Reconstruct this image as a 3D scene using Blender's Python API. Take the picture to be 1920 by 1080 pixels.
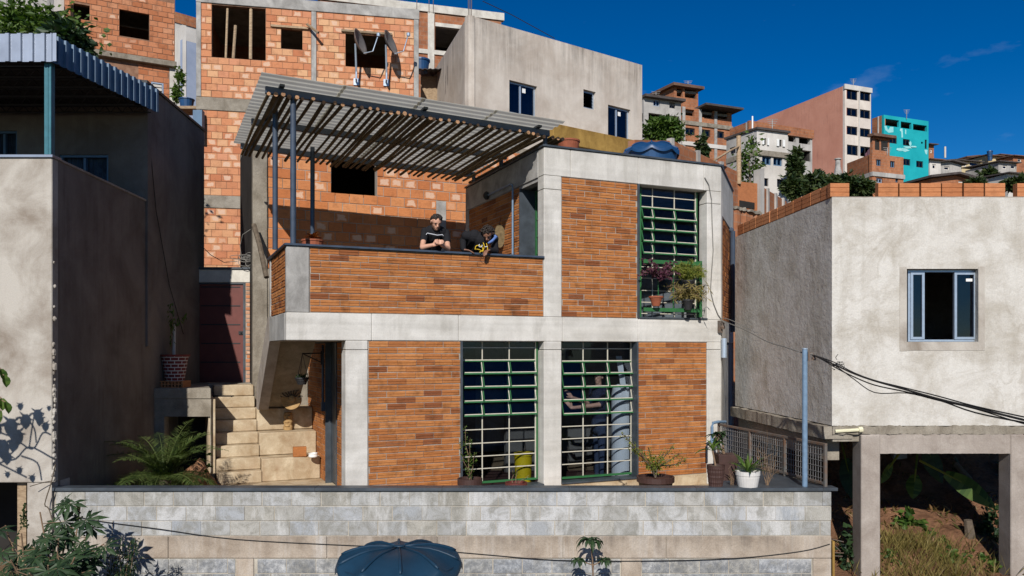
import bpy, bmesh, math, random
from mathutils import Vector, Matrix, noise as mnoise
R = math.radians
rng = random.Random(7)
scene = bpy.context.scene
for o in list(bpy.data.objects): bpy.data.objects.remove(o)

# ---------------------------------------------------------------- camera
FPX, CX, HY = 1493.0, 960.0, 655.0          # focal length and principal point of the photograph (1920 px wide)
cam_d = bpy.data.cameras.new('camera')
cam = bpy.data.objects.new('camera', cam_d); scene.collection.objects.link(cam)
cam.location = (0, 0, 0); cam.rotation_euler = (R(90), 0, 0)
cam_d.sensor_width = 36.0; cam_d.lens = FPX / 1920 * 36.0
cam_d.shift_y = (HY - 540) / 1920.0
cam_d.clip_start = 0.1; cam_d.clip_end = 3000
scene.camera = cam
# ---------------------------------------------------------------- light
SUN_TO = Vector((-0.125, -1.137, 0.715)).normalized()     # towards the sun
world = bpy.data.worlds.new('World'); scene.world = world; world.use_nodes = True
wn = world.node_tree.nodes; wl = world.node_tree.links
for n in list(wn): wn.remove(n)
w_out = wn.new('ShaderNodeOutputWorld'); w_bg = wn.new('ShaderNodeBackground'); sky = wn.new('ShaderNodeTexSky')
sky.sky_type = 'NISHITA'; sky.sun_disc = False
sky.sun_elevation = math.asin(SUN_TO.z)
sky.sun_rotation = math.atan2(SUN_TO.x, SUN_TO.y)
sky.altitude = 1400; sky.air_density = 1.0; sky.dust_density = 0.0; sky.ozone_density = 5.0
w_hs = wn.new('ShaderNodeHueSaturation'); w_hs.inputs['Saturation'].default_value = 1.35; w_hs.inputs['Value'].default_value = 0.8
w_g = wn.new('ShaderNodeGamma'); w_g.inputs[1].default_value = 1.15
# thin fair-weather wisps, laid out by direction all round the sky
w_tc = wn.new('ShaderNodeTexCoord'); w_mp = wn.new('ShaderNodeMapping'); w_mp.inputs['Scale'].default_value = (3.2, 3.2, 8.0)
w_mp.inputs['Location'].default_value = (0.35, 0.0, 0.42)
w_nz = wn.new('ShaderNodeTexNoise'); w_nz.inputs['Scale'].default_value = 2.3; w_nz.inputs['Detail'].default_value = 7; w_nz.inputs['Roughness'].default_value = 0.55
w_cr = wn.new('ShaderNodeValToRGB'); w_cr.color_ramp.elements[0].position = 0.60; w_cr.color_ramp.elements[1].position = 0.86
w_cr.color_ramp.elements[1].color = (0.30, 0.30, 0.30, 1)
w_mx = wn.new('ShaderNodeMixRGB'); w_mx.inputs[2].default_value = (6.0, 7.2, 9.0, 1)
wl.new(sky.outputs[0], w_hs.inputs['Color']); wl.new(w_hs.outputs[0], w_g.inputs[0])
wl.new(w_tc.outputs['Generated'], w_mp.inputs[0]); wl.new(w_mp.outputs[0], w_nz.inputs['Vector'])
wl.new(w_nz.outputs['Fac'], w_cr.inputs[0]); wl.new(w_cr.outputs[0], w_mx.inputs[0])
wl.new(w_g.outputs[0], w_mx.inputs[1]); wl.new(w_mx.outputs[0], w_bg.inputs[0])
w_bg.inputs[1].default_value = 0.062
wl.new(w_bg.outputs[0], w_out.inputs[0])
sun_d = bpy.data.lights.new('sun', 'SUN'); sun_d.energy = 4.3; sun_d.angle = R(0.5); sun_d.color = (1.0, 0.955, 0.89)
sun = bpy.data.objects.new('sun', sun_d); scene.collection.objects.link(sun)
sun.rotation_euler = SUN_TO.to_track_quat('Z', 'Y').to_euler(); sun.location = (0, -20, 30)
scene.view_settings.view_transform = 'Standard'; scene.view_settings.look = 'None'
scene.view_settings.exposure = 0.28; scene.view_settings.gamma = 1.0; scene.view_settings.use_curve_mapping = False
scene.render.engine = 'CYCLES'
scene.cycles.max_bounces = 6; scene.cycles.transparent_max_bounces = 16

# ---------------------------------------------------------------- geometry helpers
def px(x, y, Y): return Vector(((x - CX) / FPX * Y, Y, (HY - y) / FPX * Y))
def proj(p): return (CX + p[0] / p[1] * FPX, HY - p[2] / p[1] * FPX)
class Fr:
    """A vertical plane standing in the place: origin O, direction d along it, n pointing away behind it."""
    def __init__(s, O, d):
        s.O = Vector((O[0], O[1])); d = Vector((d[0], d[1])); s.d = d.normalized(); s.n = Vector((-s.d.y, s.d.x)); s.ang = math.atan2(s.d.y, s.d.x)
    def P(s, t, q, z): return Vector((s.O.x + s.d.x*t + s.n.x*q, s.O.y + s.d.y*t + s.n.y*q, z))
    def t(s, x, q=0.0):
        k = (x - CX) / FPX; ox = s.O.x + s.n.x*q; oy = s.O.y + s.n.y*q
        return (k*oy - ox) / (s.d.x - k*s.d.y)
    def Y(s, t, q=0.0): return s.O.y + s.d.y*t + s.n.y*q
    def z(s, x, y, q=0.0): return (HY - y) / FPX * s.Y(s.t(x, q), q)
    def rect(s, x0, y0, x1, y1, q=0.0):
        xm = (x0 + x1) / 2
        return (s.t(x0, q), s.t(x1, q), s.z(xm, y1, q), s.z(xm, y0, q))
    def side(s, t, q=0.0):      # frame running back from point t, seen from its -d side
        p = s.P(t, q, 0); f = Fr((p.x, p.y), s.n); return f
def vpdir(vx): return Vector((vx - CX, FPX)).normalized()

WL = {}
def link(o, parent=None, wloc=None):
    scene.collection.objects.link(o)
    w = Vector(wloc) if wloc is not None else Vector((0, 0, 0))
    WL[o.name] = w
    if parent is not None:
        o.parent = parent; o.location = w - WL[parent.name]
    else: o.location = w
    return o
def tag(o, label=None, cat=None, group=None, kind=None):
    if label: o['label'] = label
    if cat: o['category'] = cat
    if group: o['group'] = group
    if kind: o['kind'] = kind
    return o
def thing(name, loc, label, cat, group=None):
    o = bpy.data.objects.new(name, None); o.empty_display_size = 0.2
    link(o, None, loc); return tag(o, label, cat, group)

class MB:
    def __init__(s): s.v = []; s.f = []; s.uv = []; s.mi = []; s.has_uv = False; s.cur = 0
    def face(s, pts, uv=None):
        i = len(s.v); s.v.extend([Vector(p) for p in pts]); s.f.append(tuple(range(i, i + len(pts)))); s.uv.append(uv); s.mi.append(s.cur)
        if uv: s.has_uv = True
        return s
    def hexa(s, b, t, uvface=False):
        """eight corners: b and t are lists of four points, counter-clockwise seen from above"""
        i = len(s.v); s.v.extend([Vector(p) for p in list(b) + list(t)])
        for q in ((3, 2, 1, 0), (4, 5, 6, 7), (0, 1, 5, 4), (1, 2, 6, 5), (2, 3, 7, 6), (3, 0, 4, 7)):
            s.f.append(tuple(i + k for k in q)); s.uv.append(None); s.mi.append(s.cur)
        return s
    def box(s, F, t0, t1, q0, q1, z0, z1):
        P = F.P
        return s.hexa([P(t0, q0, z0), P(t1, q0, z0), P(t1, q1, z0), P(t0, q1, z0)], [P(t0, q0, z1), P(t1, q0, z1), P(t1, q1, z1), P(t0, q1, z1)])
    def aabb(s, x0, x1, y0, y1, z0, z1): return s.box(W0, x0, x1, y0, y1, z0, z1)
    def prism(s, pts, z0, z1):
        b = [Vector((p[0], p[1], z0)) for p in pts]; t = [Vector((p[0], p[1], z1)) for p in pts]; n = len(pts)
        area = sum(pts[i][0]*pts[(i+1) % n][1] - pts[(i+1) % n][0]*pts[i][1] for i in range(n))
        if area < 0: b.reverse(); t.reverse()
        i = len(s.v); s.v.extend(b + t)
        def add(f): s.f.append(f); s.uv.append(None); s.mi.append(s.cur)
        add(tuple(i + k for k in reversed(range(n)))); add(tuple(i + n + k for k in range(n)))
        for k in range(n): add((i + k, i + (k+1) % n, i + n + (k+1) % n, i + n + k))
        return s
    def tube(s, pts, r, n=8, cap=True):
        pts = [Vector(p) for p in pts]; m = len(pts)
        rr = r if isinstance(r, (list, tuple)) else [r]*m
        i0 = len(s.v); up = Vector((0.13, 0.21, 1)).normalized()
        for k in range(m):
            d = (pts[min(k+1, m-1)] - pts[max(k-1, 0)]); d = d.normalized() if d.length > 1e-9 else Vector((0, 0, 1))
            a = d.cross(up)
            if a.length < 1e-3: a = d.cross(Vector((1, 0, 0)))
            a.normalize(); b = d.cross(a)
            for j in range(n):
                th = 2*math.pi*j/n
                s.v.append(pts[k] + (a*math.cos(th) + b*math.sin(th))*rr[k])
        for k in range(m-1):
            for j in range(n):
                j2 = (j+1) % n
                s.f.append((i0+k*n+j, i0+k*n+j2, i0+(k+1)*n+j2, i0+(k+1)*n+j)); s.uv.append(None); s.mi.append(s.cur)
        if cap:
            s.f.append(tuple(i0 + j for j in reversed(range(n)))); s.uv.append(None); s.mi.append(s.cur)
            s.f.append(tuple(i0+(m-1)*n + j for j in range(n))); s.uv.append(None); s.mi.append(s.cur)
        return s
    def lathe(s, c, prof, n=24, sx=1, sy=1):
        c = Vector(c); i0 = len(s.v); m = len(prof)
        for (r, z) in prof:
            for j in range(n):
                th = 2*math.pi*j/n; s.v.append(c + Vector((r*sx*math.cos(th), r*sy*math.sin(th), z)))
        for k in range(m-1):
            for j in range(n):
                j2 = (j+1) % n
                s.f.append((i0+k*n+j, i0+k*n+j2, i0+(k+1)*n+j2, i0+(k+1)*n+j)); s.uv.append(None); s.mi.append(s.cur)
        if prof[0][0] > 1e-5: s.f.append(tuple(i0 + j for j in reversed(range(n)))); s.uv.append(None); s.mi.append(s.cur)
        if prof[-1][0] > 1e-5: s.f.append(tuple(i0+(m-1)*n + j for j in range(n))); s.uv.append(None); s.mi.append(s.cur)
        return s
    def ball(s, c, r, n=10, m=7, sq=(1, 1, 1), jit=0, seed=0):
        c = Vector(c); i0 = len(s.v); rg = random.Random(seed)
        for k in range(m+1):
            ph = math.pi*k/m
            for j in range(n):
                th = 2*math.pi*j/n; q = 1 + (rg.random()-.5)*jit
                s.v.append(c + Vector((r*sq[0]*math.sin(ph)*math.cos(th)*q, r*sq[1]*math.sin(ph)*math.sin(th)*q, -r*sq[2]*math.cos(ph)*q)))
        for k in range(m):
            for j in range(n):
                j2 = (j+1) % n
                s.f.append((i0+k*n+j, i0+k*n+j2, i0+(k+1)*n+j2, i0+(k+1)*n+j)); s.uv.append(None); s.mi.append(s.cur)
        return s
    def wall(s, F, t0, t1, z0, z1, q0, q1, holes=()):
        """a wall slab with real rectangular openings (reveals included)"""
        hs = [(max(a, t0), min(b, t1), max(c, z0), min(d, z1)) for (a, b, c, d) in holes]
        hs = [h for h in hs if h[1] - h[0] > 1e-4 and h[3] - h[2] > 1e-4]
        ts = sorted(set([round(t0, 5), round(t1, 5)] + [round(h[i], 5) for h in hs for i in (0, 1)]))
        zs = sorted(set([round(z0, 5), round(z1, 5)] + [round(h[i], 5) for h in hs for i in (2, 3)]))
        def solid(i, j):
            if i < 0 or j < 0 or i >= len(ts)-1 or j >= len(zs)-1: return False
            tm = (ts[i]+ts[i+1])/2; zm = (zs[j]+zs[j+1])/2
            return not any(h[0] < tm < h[1] and h[2] < zm < h[3] for h in hs)
        P = F.P
        for i in range(len(ts)-1):
            for j in range(len(zs)-1):
                if not solid(i, j): continue
                a, b, c, d = ts[i], ts[i+1], zs[j], zs[j+1]
                s.face([P(a, q0, c), P(b, q0, c), P(b, q0, d), P(a, q0, d)])
                s.face([P(b, q1, c), P(a, q1, c), P(a, q1, d), P(b, q1, d)])
                if not solid(i-1, j): s.face([P(a, q1, c), P(a, q0, c), P(a, q0, d), P(a, q1, d)])
                if not solid(i+1, j): s.face([P(b, q0, c), P(b, q1, c), P(b, q1, d), P(b, q0, d)])
                if not solid(i, j-1): s.face([P(a, q1, c), P(b, q1, c), P(b, q0, c), P(a, q0, c)])
                if not solid(i, j+1): s.face([P(a, q0, d), P(b, q0, d), P(b, q1, d), P(a, q1, d)])
        return s
    def build(s, name, mat, parent=None, smooth=False, bevel=0, weld=False, wloc=None, mats=None):
        lo = Vector((min(v.x for v in s.v), min(v.y for v in s.v), min(v.z for v in s.v)))
        hi = Vector((max(v.x for v in s.v), max(v.y for v in s.v), max(v.z for v in s.v)))
        c = Vector(wloc) if wloc is not None else Vector(((lo.x+hi.x)/2, (lo.y+hi.y)/2, lo.z))
        me = bpy.data.meshes.new(name); me.from_pydata([v - c for v in s.v], [], s.f)
        if s.has_uv:
            ul = me.uv_layers.new(name='UVMap'); li = 0
            for p, uv in zip(me.polygons, s.uv):
                for k in range(p.loop_total):
                    ul.data[p.loop_start + k].uv = uv[k] if uv else (0.5, 0.5)
        for m in (mats or [mat]): me.materials.append(m)
        if mats: me.polygons.foreach_set('material_index', s.mi)
        if bevel or weld:
            bm = bmesh.new(); bm.from_mesh(me)
            bmesh.ops.remove_doubles(bm, verts=bm.verts, dist=1e-4)
            if bevel:
                es = [e for e in bm.edges if len(e.link_faces) == 2 and e.calc_face_angle(0) > 0.5]
                bmesh.ops.bevel(bm, geom=es, offset=bevel, segments=1, profile=0.5, affect='EDGES')
            bm.to_mesh(me); bm.free()
        if smooth: me.polygons.foreach_set('use_smooth', [True]*len(me.polygons))
        me.update()
        o = bpy.data.objects.new(name, me)
        return link(o, parent, c)
W0 = Fr((0, 0), (1, 0))
def dup(o, parent, wloc, rotz=None, name=None):
    c = o.copy(); c.name = name or o.name.split('.')[0]
    link(c, parent, wloc)
    if rotz is not None: c.rotation_euler = (0, 0, rotz)
    return c
def copy_tree(root, dloc, parent=None):
    c = root.copy(); link(c, parent, WL[root.name] + Vector(dloc))
    for ch in root.children: copy_tree(ch, dloc, c)
    return c
# ---------------------------------------------------------------- materials (all procedural)
class NT:
    def __init__(s, name):
        s.m = bpy.data.materials.new(name); s.m.use_nodes = True; s.t = s.m.node_tree; s.n = s.t.nodes
        for x in list(s.n): s.n.remove(x)
        s.out = s.n.new('ShaderNodeOutputMaterial'); s.pos = None
    def l(s, a, b): s.t.links.new(a, b)
    def p(s):
        if not s.pos: s.pos = s.n.new('ShaderNodeNewGeometry').outputs['Position']
        return s.pos
    def noise(s, scale, detail=5, rough=0.6, stretch=None, off=(0, 0, 0), vec=None, dist=0.0):
        v = vec or s.p()
        if stretch or off != (0, 0, 0):
            m = s.n.new('ShaderNodeMapping'); m.inputs['Scale'].default_value = stretch or (1, 1, 1); m.inputs['Location'].default_value = off
            s.l(v, m.inputs[0]); v = m.outputs[0]
        x = s.n.new('ShaderNodeTexNoise'); x.inputs['Scale'].default_value = scale; x.inputs['Detail'].default_value = detail
        x.inputs['Roughness'].default_value = rough; x.inputs['Distortion'].default_value = dist; s.l(v, x.inputs['Vector']); return x.outputs['Fac']
    def ramp(s, f, stops):
        r = s.n.new('ShaderNodeValToRGB'); e = r.color_ramp.elements
        while len(e) < len(stops): e.new(0.5)
        for k, (pp, c) in enumerate(stops):
            e[k].position = pp; e[k].color = tuple(c) + (1,) if not isinstance(c, (int, float)) else (c, c, c, 1)
        s.l(f, r.inputs[0]); return r.outputs[0]
    def mix(s, f, a, b, mode='MIX'):
        x = s.n.new('ShaderNodeMixRGB'); x.blend_type = mode
        for k, q in enumerate((f, a, b)):
            if isinstance(q, (int, float)): x.inputs[k].default_value = q if k == 0 else (q, q, q, 1)
            elif isinstance(q, (tuple, list)): x.inputs[k].default_value = tuple(q) + (1,)
            else: s.l(q, x.inputs[k])
        return x.outputs[0]
    def math(s, op, a, b=None):
        x = s.n.new('ShaderNodeMath'); x.operation = op
        for k, q in enumerate((a, b)):
            if q is None: continue
            if isinstance(q, (int, float)): x.inputs[k].default_value = q
            else: s.l(q, x.inputs[k])
        return x.outputs[0]
    def bump(s, h, strength=0.3, dist=0.01, prev=None):
        b = s.n.new('ShaderNodeBump'); b.inputs['Strength'].default_value = strength; b.inputs['Distance'].default_value = dist
        s.l(h, b.inputs['Height'])
        if prev: s.l(prev, b.inputs['Normal'])
        return b.outputs[0]
    def bsdf(s, col, rough=0.85, nrm=None, spec=0.3, metal=0.0, **kw):
        b = s.n.new('ShaderNodeBsdfPrincipled')
        if isinstance(col, (tuple, list)): b.inputs['Base Color'].default_value = tuple(col) + (1,)
        else: s.l(col, b.inputs['Base Color'])
        if isinstance(rough, (int, float)): b.inputs['Roughness'].default_value = rough
        else: s.l(rough, b.inputs['Roughness'])
        b.inputs['Metallic'].default_value = metal; b.inputs['Specular IOR Level'].default_value = spec
        if nrm: s.l(nrm, b.inputs['Normal'])
        s.l(b.outputs[0], s.out.inputs[0]); return b

def surf(name, c1, c2, scale=1.5, c3=None, streak=0.5, grain=0.25, gscale=60, bump=0.25, bscale=45, bdist=0.01, rough=0.88, spec=0.25, pits=0.0, lo=0.35, hi=0.68, big_bump=0.0, drip=None, boards=0.0, veins=0.0):
    """weathered mineral surface: blotches, vertical run-off streaks, grain, fine relief"""
    s = NT(name)
    a = s.ramp(s.noise(scale, 7, 0.65, dist=0.4), [(lo, c1), (hi, c2)])
    if c3:
        st = s.ramp(s.noise(1.0, 5, 0.65, stretch=(5.5, 5.5, 0.55)), [(0.46, 0.0), (0.72, 1.0)])
        bl = s.ramp(s.noise(0.9, 4, 0.6, off=(7, 3, 1)), [(0.42, 0.0), (0.66, 1.0)])
        a = s.mix(s.math('MULTIPLY', s.math('MULTIPLY', st, bl), streak), a, c3)
    if drip:      # rain run-off below a top edge: (height of the edge, reach, colour, strength)
        sz = s.n.new('ShaderNodeSeparateXYZ'); s.l(s.p(), sz.inputs[0])
        near = s.ramp(s.math('DIVIDE', s.math('SUBTRACT', drip[0], sz.outputs[2]), drip[1]), [(0.0, 1.0), (1.0, 0.0)])
        run = s.ramp(s.noise(1.0, 6, 0.75, stretch=(6.5, 6.5, 0.35), off=(2, 8, 0)), [(0.38, 0.0), (0.66, 1.0)])
        pat = s.ramp(s.noise(0.8, 4, 0.6, off=(5, 1, 7)), [(0.36, 0.15), (0.62, 1.0)])
        a = s.mix(s.math('MULTIPLY', s.math('MULTIPLY', s.math('MULTIPLY', near, run), pat), drip[3]), a, drip[2])
    if veins:     # brownish tide lines where the render dried in patches
        vn = s.ramp(s.noise(1.15, 5, 0.6, off=(3, 6, 2), dist=0.9), [(0.42, 0.0), (0.49, 1.0), (0.515, 0.0)])
        vs = s.ramp(s.noise(0.7, 3, 0.6, off=(8, 2, 3)), [(0.40, 0.1), (0.62, 1.0)])
        a = s.mix(s.math('MULTIPLY', s.math('MULTIPLY', vn, vs), veins), a, (0.25, 0.205, 0.145))
    if boards:    # faint marks of the form boards
        bm = s.ramp(s.noise(1.0, 2, 0.5, stretch=(0.25, 0.25, 9.0), off=(0, 0, 4)), [(0.4, 1 - boards), (0.6, 1.0)])
        a = s.mix(1.0, a, bm, 'MULTIPLY')
    g = s.ramp(s.noise(gscale, 3, 0.7), [(0.25, 1 - grain), (0.75, 1 + 0.0)])
    a = s.mix(1.0, a, g, 'MULTIPLY')
    h = s.noise(bscale, 5, 0.65)
    if pits:
        v = s.n.new('ShaderNodeTexVoronoi'); v.inputs['Scale'].default_value = 22; s.l(s.p(), v.inputs['Vector'])
        pm = s.ramp(v.outputs['Distance'], [(0.03, 0.0), (0.10, 1.0)])
        sel = s.ramp(s.noise(2.7, 2, 0.5, off=(4, 9, 2)), [(0.52, 0.0), (0.6, 1.0)])
        pit = s.math('MULTIPLY', s.math('SUBTRACT', 1.0, pm), sel)
        a = s.mix(s.math('MULTIPLY', pit, pits), a, tuple(x*0.35 for x in c1))
    nr = s.bump(h, bump, bdist)
    if big_bump: nr = s.bump(s.noise(7, 4, 0.55), big_bump, 0.05, nr)
    s.bsdf(a, rough, nr, spec)
    return s.m
def plain(name, c, rough=0.6, var=0.15, scale=8, metal=0.0, spec=0.4, bump=0.0, c2=None, lo=0.3, hi=0.7):
    s = NT(name)
    c2 = c2 or tuple(x*(1-var*2) for x in c)
    a = s.ramp(s.noise(scale, 5, 0.6), [(lo, c2), (hi, c)])
    s.bsdf(a, rough, s.bump(s.noise(scale*6, 3), bump, 0.005) if bump else None, spec, metal)
    return s.m
def brick_mat(name, cols, patch=0.0, dark=0.5, rough=0.85, streaky=1.0, patch_col=(0.62, 0.42, 0.30)):
    """fired clay: tone by brick, burnt clouds, drawn streaks along the brick, pale centre patches on some"""
    s = NT(name)
    oi = s.n.new('ShaderNodeObjectInfo'); ge = s.n.new('ShaderNodeNewGeometry'); s.pos = ge.outputs['Position']
    rnd = s.math('FRACT', s.math('ADD', s.math('MULTIPLY', oi.outputs['Random'], 7.13), ge.outputs['Random Per Island']))
    a = s.ramp(rnd, [(k/(len(cols)-1), c) for k, c in enumerate(cols)])
    cl = s.ramp(s.noise(5.5, 5, 0.65, off=(1, 2, 3)), [(0.50, 0.0), (0.74, 1.0)])
    a = s.mix(s.math('MULTIPLY', cl, dark), a, tuple(x*0.36 for x in cols[0]))
    st = s.ramp(s.noise(1.0, 4, 0.7, stretch=(9, 9, 95)), [(0.3, 0.74), (0.7, 1.12)])
    a = s.mix(streaky, a, s.mix(1.0, a, st, 'MULTIPLY'))
    if patch:
        uv = s.n.new('ShaderNodeUVMap'); uv.uv_map = 'UVMap'
        sx = s.n.new('ShaderNodeSeparateXYZ'); s.l(uv.outputs[0], sx.inputs[0])
        nz = s.noise(9, 3, 0.6)
        du = s.math('ABSOLUTE', s.math('SUBTRACT', sx.outputs[0], 0.5)); dv = s.math('ABSOLUTE', s.math('SUBTRACT', sx.outputs[1], 0.5))
        dd = s.math('ADD', s.math('MAXIMUM', du, dv), s.math('MULTIPLY', s.math('SUBTRACT', nz, 0.5), 0.5))
        pm = s.ramp(dd, [(0.26, 1.0), (0.36, 0.0)])
        r2 = s.math('FRACT', s.math('MULTIPLY', rnd, 17.7))
        sel = s.ramp(r2, [(1 - patch - 0.02, 0.0), (1 - patch + 0.02, 0.85)])
        a = s.mix(s.math('MULTIPLY', pm, sel), a, patch_col)
    g = s.ramp(s.noise(55, 3, 0.7), [(0.25, 0.82), (0.75, 1.05)])
    a = s.mix(1.0, a, g, 'MULTIPLY')
    s.bsdf(a, rough, s.bump(s.noise(40, 4, 0.6), 0.35, 0.006), 0.2)
    return s.m
M = {}
M['concrete'] = surf('concrete', (0.50, 0.475, 0.43), (0.69, 0.665, 0.62), 1.6, c3=(0.20, 0.18, 0.145), streak=0.6, grain=0.18, bump=0.16, pits=0.9, boards=0.10, drip=(3.33, 0.55, (0.22, 0.205, 0.175), 0.7))
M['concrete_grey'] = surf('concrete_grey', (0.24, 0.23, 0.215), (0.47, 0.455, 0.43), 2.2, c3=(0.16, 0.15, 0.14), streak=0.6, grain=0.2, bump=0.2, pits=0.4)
M['concrete_stair'] = surf('concrete_stair', (0.36, 0.26, 0.155), (0.61, 0.51, 0.36), 3.2, c3=(0.34, 0.21, 0.12), streak=0.7, grain=0.22, bump=0.2, pits=0.6)
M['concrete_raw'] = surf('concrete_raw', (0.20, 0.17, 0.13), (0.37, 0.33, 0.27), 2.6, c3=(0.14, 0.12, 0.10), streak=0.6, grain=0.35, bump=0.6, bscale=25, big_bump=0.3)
M['concrete_white'] = surf('concrete_white', (0.46, 0.43, 0.38), (0.68, 0.65, 0.58), 2.0, c3=(0.25, 0.23, 0.2), streak=0.5, grain=0.2, bump=0.3)
M['mortar'] = surf('mortar', (0.28, 0.24, 0.20), (0.46, 0.41, 0.355), 4, grain=0.3, bump=0.5, bscale=60)
M['mortar_red'] = surf('mortar_red', (0.20, 0.10, 0.06), (0.34, 0.20, 0.13), 4, grain=0.3, bump=0.5, bscale=60)
M['plaster_right'] = surf('plaster_right', (0.44, 0.405, 0.35), (0.60, 0.575, 0.53), 2.1, c3=(0.33, 0.295, 0.24), streak=0.6, grain=0.22, gscale=45, bump=0.5, bscale=20, bdist=0.014, big_bump=0.22, lo=0.34, hi=0.58, veins=0.24, drip=(2.2, 0.9, (0.33, 0.30, 0.25), 0.6))
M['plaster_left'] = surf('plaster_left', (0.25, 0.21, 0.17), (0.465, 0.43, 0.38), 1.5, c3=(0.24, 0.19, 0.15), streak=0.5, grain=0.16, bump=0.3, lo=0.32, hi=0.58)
M['render_shaded'] = surf('render_shaded', (0.135, 0.112, 0.095), (0.235, 0.205, 0.18), 0.9, c3=(0.06, 0.048, 0.04), streak=0.6, grain=0.2, bump=0.3)  # left house plaster with the shade of its unlit walls in the colour
M['plaster_pink'] = surf('plaster_pink', (0.46, 0.395, 0.335), (0.60, 0.54, 0.475), 0.8, c3=(0.30, 0.25, 0.205), streak=0.35, grain=0.18, bump=0.35, lo=0.36, hi=0.6, drip=(10.1, 2.3, (0.13, 0.115, 0.10), 0.8))
M['brick_house'] = brick_mat('brick_house', [(0.36, 0.130, 0.040), (0.42, 0.160, 0.048), (0.39, 0.142, 0.044), (0.46, 0.185, 0.058), (0.40, 0.147, 0.045), (0.22, 0.072, 0.028), (0.43, 0.166, 0.051), (0.49, 0.205, 0.070), (0.36, 0.130, 0.041), (0.44, 0.172, 0.055)], 0.0, dark=0.7)
M['brick_a'] = brick_mat('brick_upper', [(0.50, 0.20, 0.095), (0.58, 0.27, 0.14), (0.55, 0.22, 0.105), (0.64, 0.37, 0.20), (0.47, 0.17, 0.08), (0.58, 0.26, 0.145)], 0.36, dark=0.45, streaky=0.5)
M['brick_b'] = brick_mat('brick_terrace', [(0.46, 0.16, 0.055), (0.53, 0.20, 0.075), (0.58, 0.25, 0.105), (0.44, 0.145, 0.05), (0.55, 0.215, 0.085)], 0.25, dark=0.4, streaky=0.7)
M['brick_l'] = brick_mat('brick_hill', [(0.46, 0.175, 0.08), (0.53, 0.22, 0.11), (0.40, 0.14, 0.06), (0.56, 0.26, 0.14)], 0.1, dark=0.6, streaky=0.6)
M['brick_new'] = brick_mat('brick_new', [(0.47, 0.185, 0.075), (0.54, 0.225, 0.10), (0.43, 0.16, 0.065), (0.50, 0.205, 0.088)], 0.0, dark=0.3, streaky=0.9)
M['brick_jamb'] = brick_mat('brick_jamb', [(0.42, 0.22, 0.13), (0.50, 0.30, 0.2), (0.50, 0.19, 0.08), (0.44, 0.27, 0.18)], 0.2, dark=0.4)
def far_brick_mat():
    s = NT('far_brickwork')
    b = s.n.new('ShaderNodeTexBrick'); b.inputs['Scale'].default_value = 1.0; b.inputs['Brick Width'].default_value = 0.32; b.inputs['Row Height'].default_value = 0.21; b.inputs['Mortar Size'].default_value = 0.018
    b.inputs['Color1'].default_value = (0.40, 0.155, 0.07, 1); b.inputs['Color2'].default_value = (0.27, 0.10, 0.048, 1); b.inputs['Mortar'].default_value = (0.27, 0.19, 0.14, 1)
    sx = s.n.new('ShaderNodeSeparateXYZ'); s.l(s.p(), sx.inputs[0])
    cb = s.n.new('ShaderNodeCombineXYZ'); s.l(s.math('ADD', sx.outputs[0], s.math('MULTIPLY', sx.outputs[1], 0.6)), cb.inputs[0]); s.l(sx.outputs[2], cb.inputs[1])
    s.l(cb.outputs[0], b.inputs['Vector'])
    a = s.mix(0.55, b.outputs[0], s.ramp(s.noise(0.8, 6, 0.7), [(0.35, (0.22, 0.085, 0.045)), (0.65, (0.48, 0.205, 0.10))]))
    a = s.mix(1.0, a, s.ramp(s.noise(5, 4, 0.7), [(0.3, 0.7), (0.7, 1.05)]), 'MULTIPLY')
    s.bsdf(a, 0.9, None, 0.15); return s.m
M['brick_far'] = far_brick_mat()
def block_mat():
    s = NT('concrete_block')
    oi = s.n.new('ShaderNodeObjectInfo'); ge = s.n.new('ShaderNodeNewGeometry'); s.pos = ge.outputs['Position']
    rnd = s.math('FRACT', s.math('ADD', s.math('MULTIPLY', oi.outputs['Random'], 5.3), ge.outputs['Random Per Island']))
    a = s.ramp(rnd, [(0.0, (0.35, 0.35, 0.34)), (0.25, (0.49, 0.49, 0.48)), (0.5, (0.40, 0.38, 0.335)), (0.75, (0.34, 0.36, 0.385)), (1.0, (0.54, 0.535, 0.525))])
    bl = s.ramp(s.noise(4.2, 6, 0.7, dist=0.6), [(0.44, 0.0), (0.60, 1.0)])
    a = s.mix(s.math('MULTIPLY', bl, 0.68), a, (0.225, 0.215, 0.185))
    wh = s.ramp(s.noise(1.0, 5, 0.7, stretch=(4, 4, 1.1), off=(3, 0, 5)), [(0.52, 0.0), (0.68, 0.8)])
    a = s.mix(wh, a, (0.58, 0.575, 0.56))
    # the lower courses are older: dark specks of lichen below the ring beam
    sz = s.n.new('ShaderNodeSeparateXYZ'); s.l(s.p(), sz.inputs[0])
    low = s.ramp(s.math('ADD', sz.outputs[2], 3.5), [(0.60, 1.0), (0.72, 0.0)])
    sp = s.ramp(s.noise(14, 5, 0.75), [(0.42, 1.0), (0.62, 0.0)])
    a = s.mix(s.math('MULTIPLY', s.math('MULTIPLY', low, sp), 0.6), a, (0.10, 0.11, 0.13))
    near = s.ramp(s.math('DIVIDE', s.math('SUBTRACT', -1.92, sz.outputs[2]), 0.32), [(0.0, 1.0), (1.0, 0.0)])
    run = s.ramp(s.noise(1.0, 6, 0.75, stretch=(7, 7, 0.6), off=(2, 8, 0)), [(0.42, 0.0), (0.66, 1.0)])
    a = s.mix(s.math('MULTIPLY', s.math('MULTIPLY', near, run), 0.7), a, (0.20, 0.19, 0.16))
    a = s.mix(1.0, a, s.ramp(s.noise(70, 3, 0.7), [(0.25, 0.66), (0.75, 1.06)]), 'MULTIPLY')
    s.bsdf(a, 0.92, s.bump(s.noise(60, 4, 0.7), 0.5, 0.006), 0.2); return s.m
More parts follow.
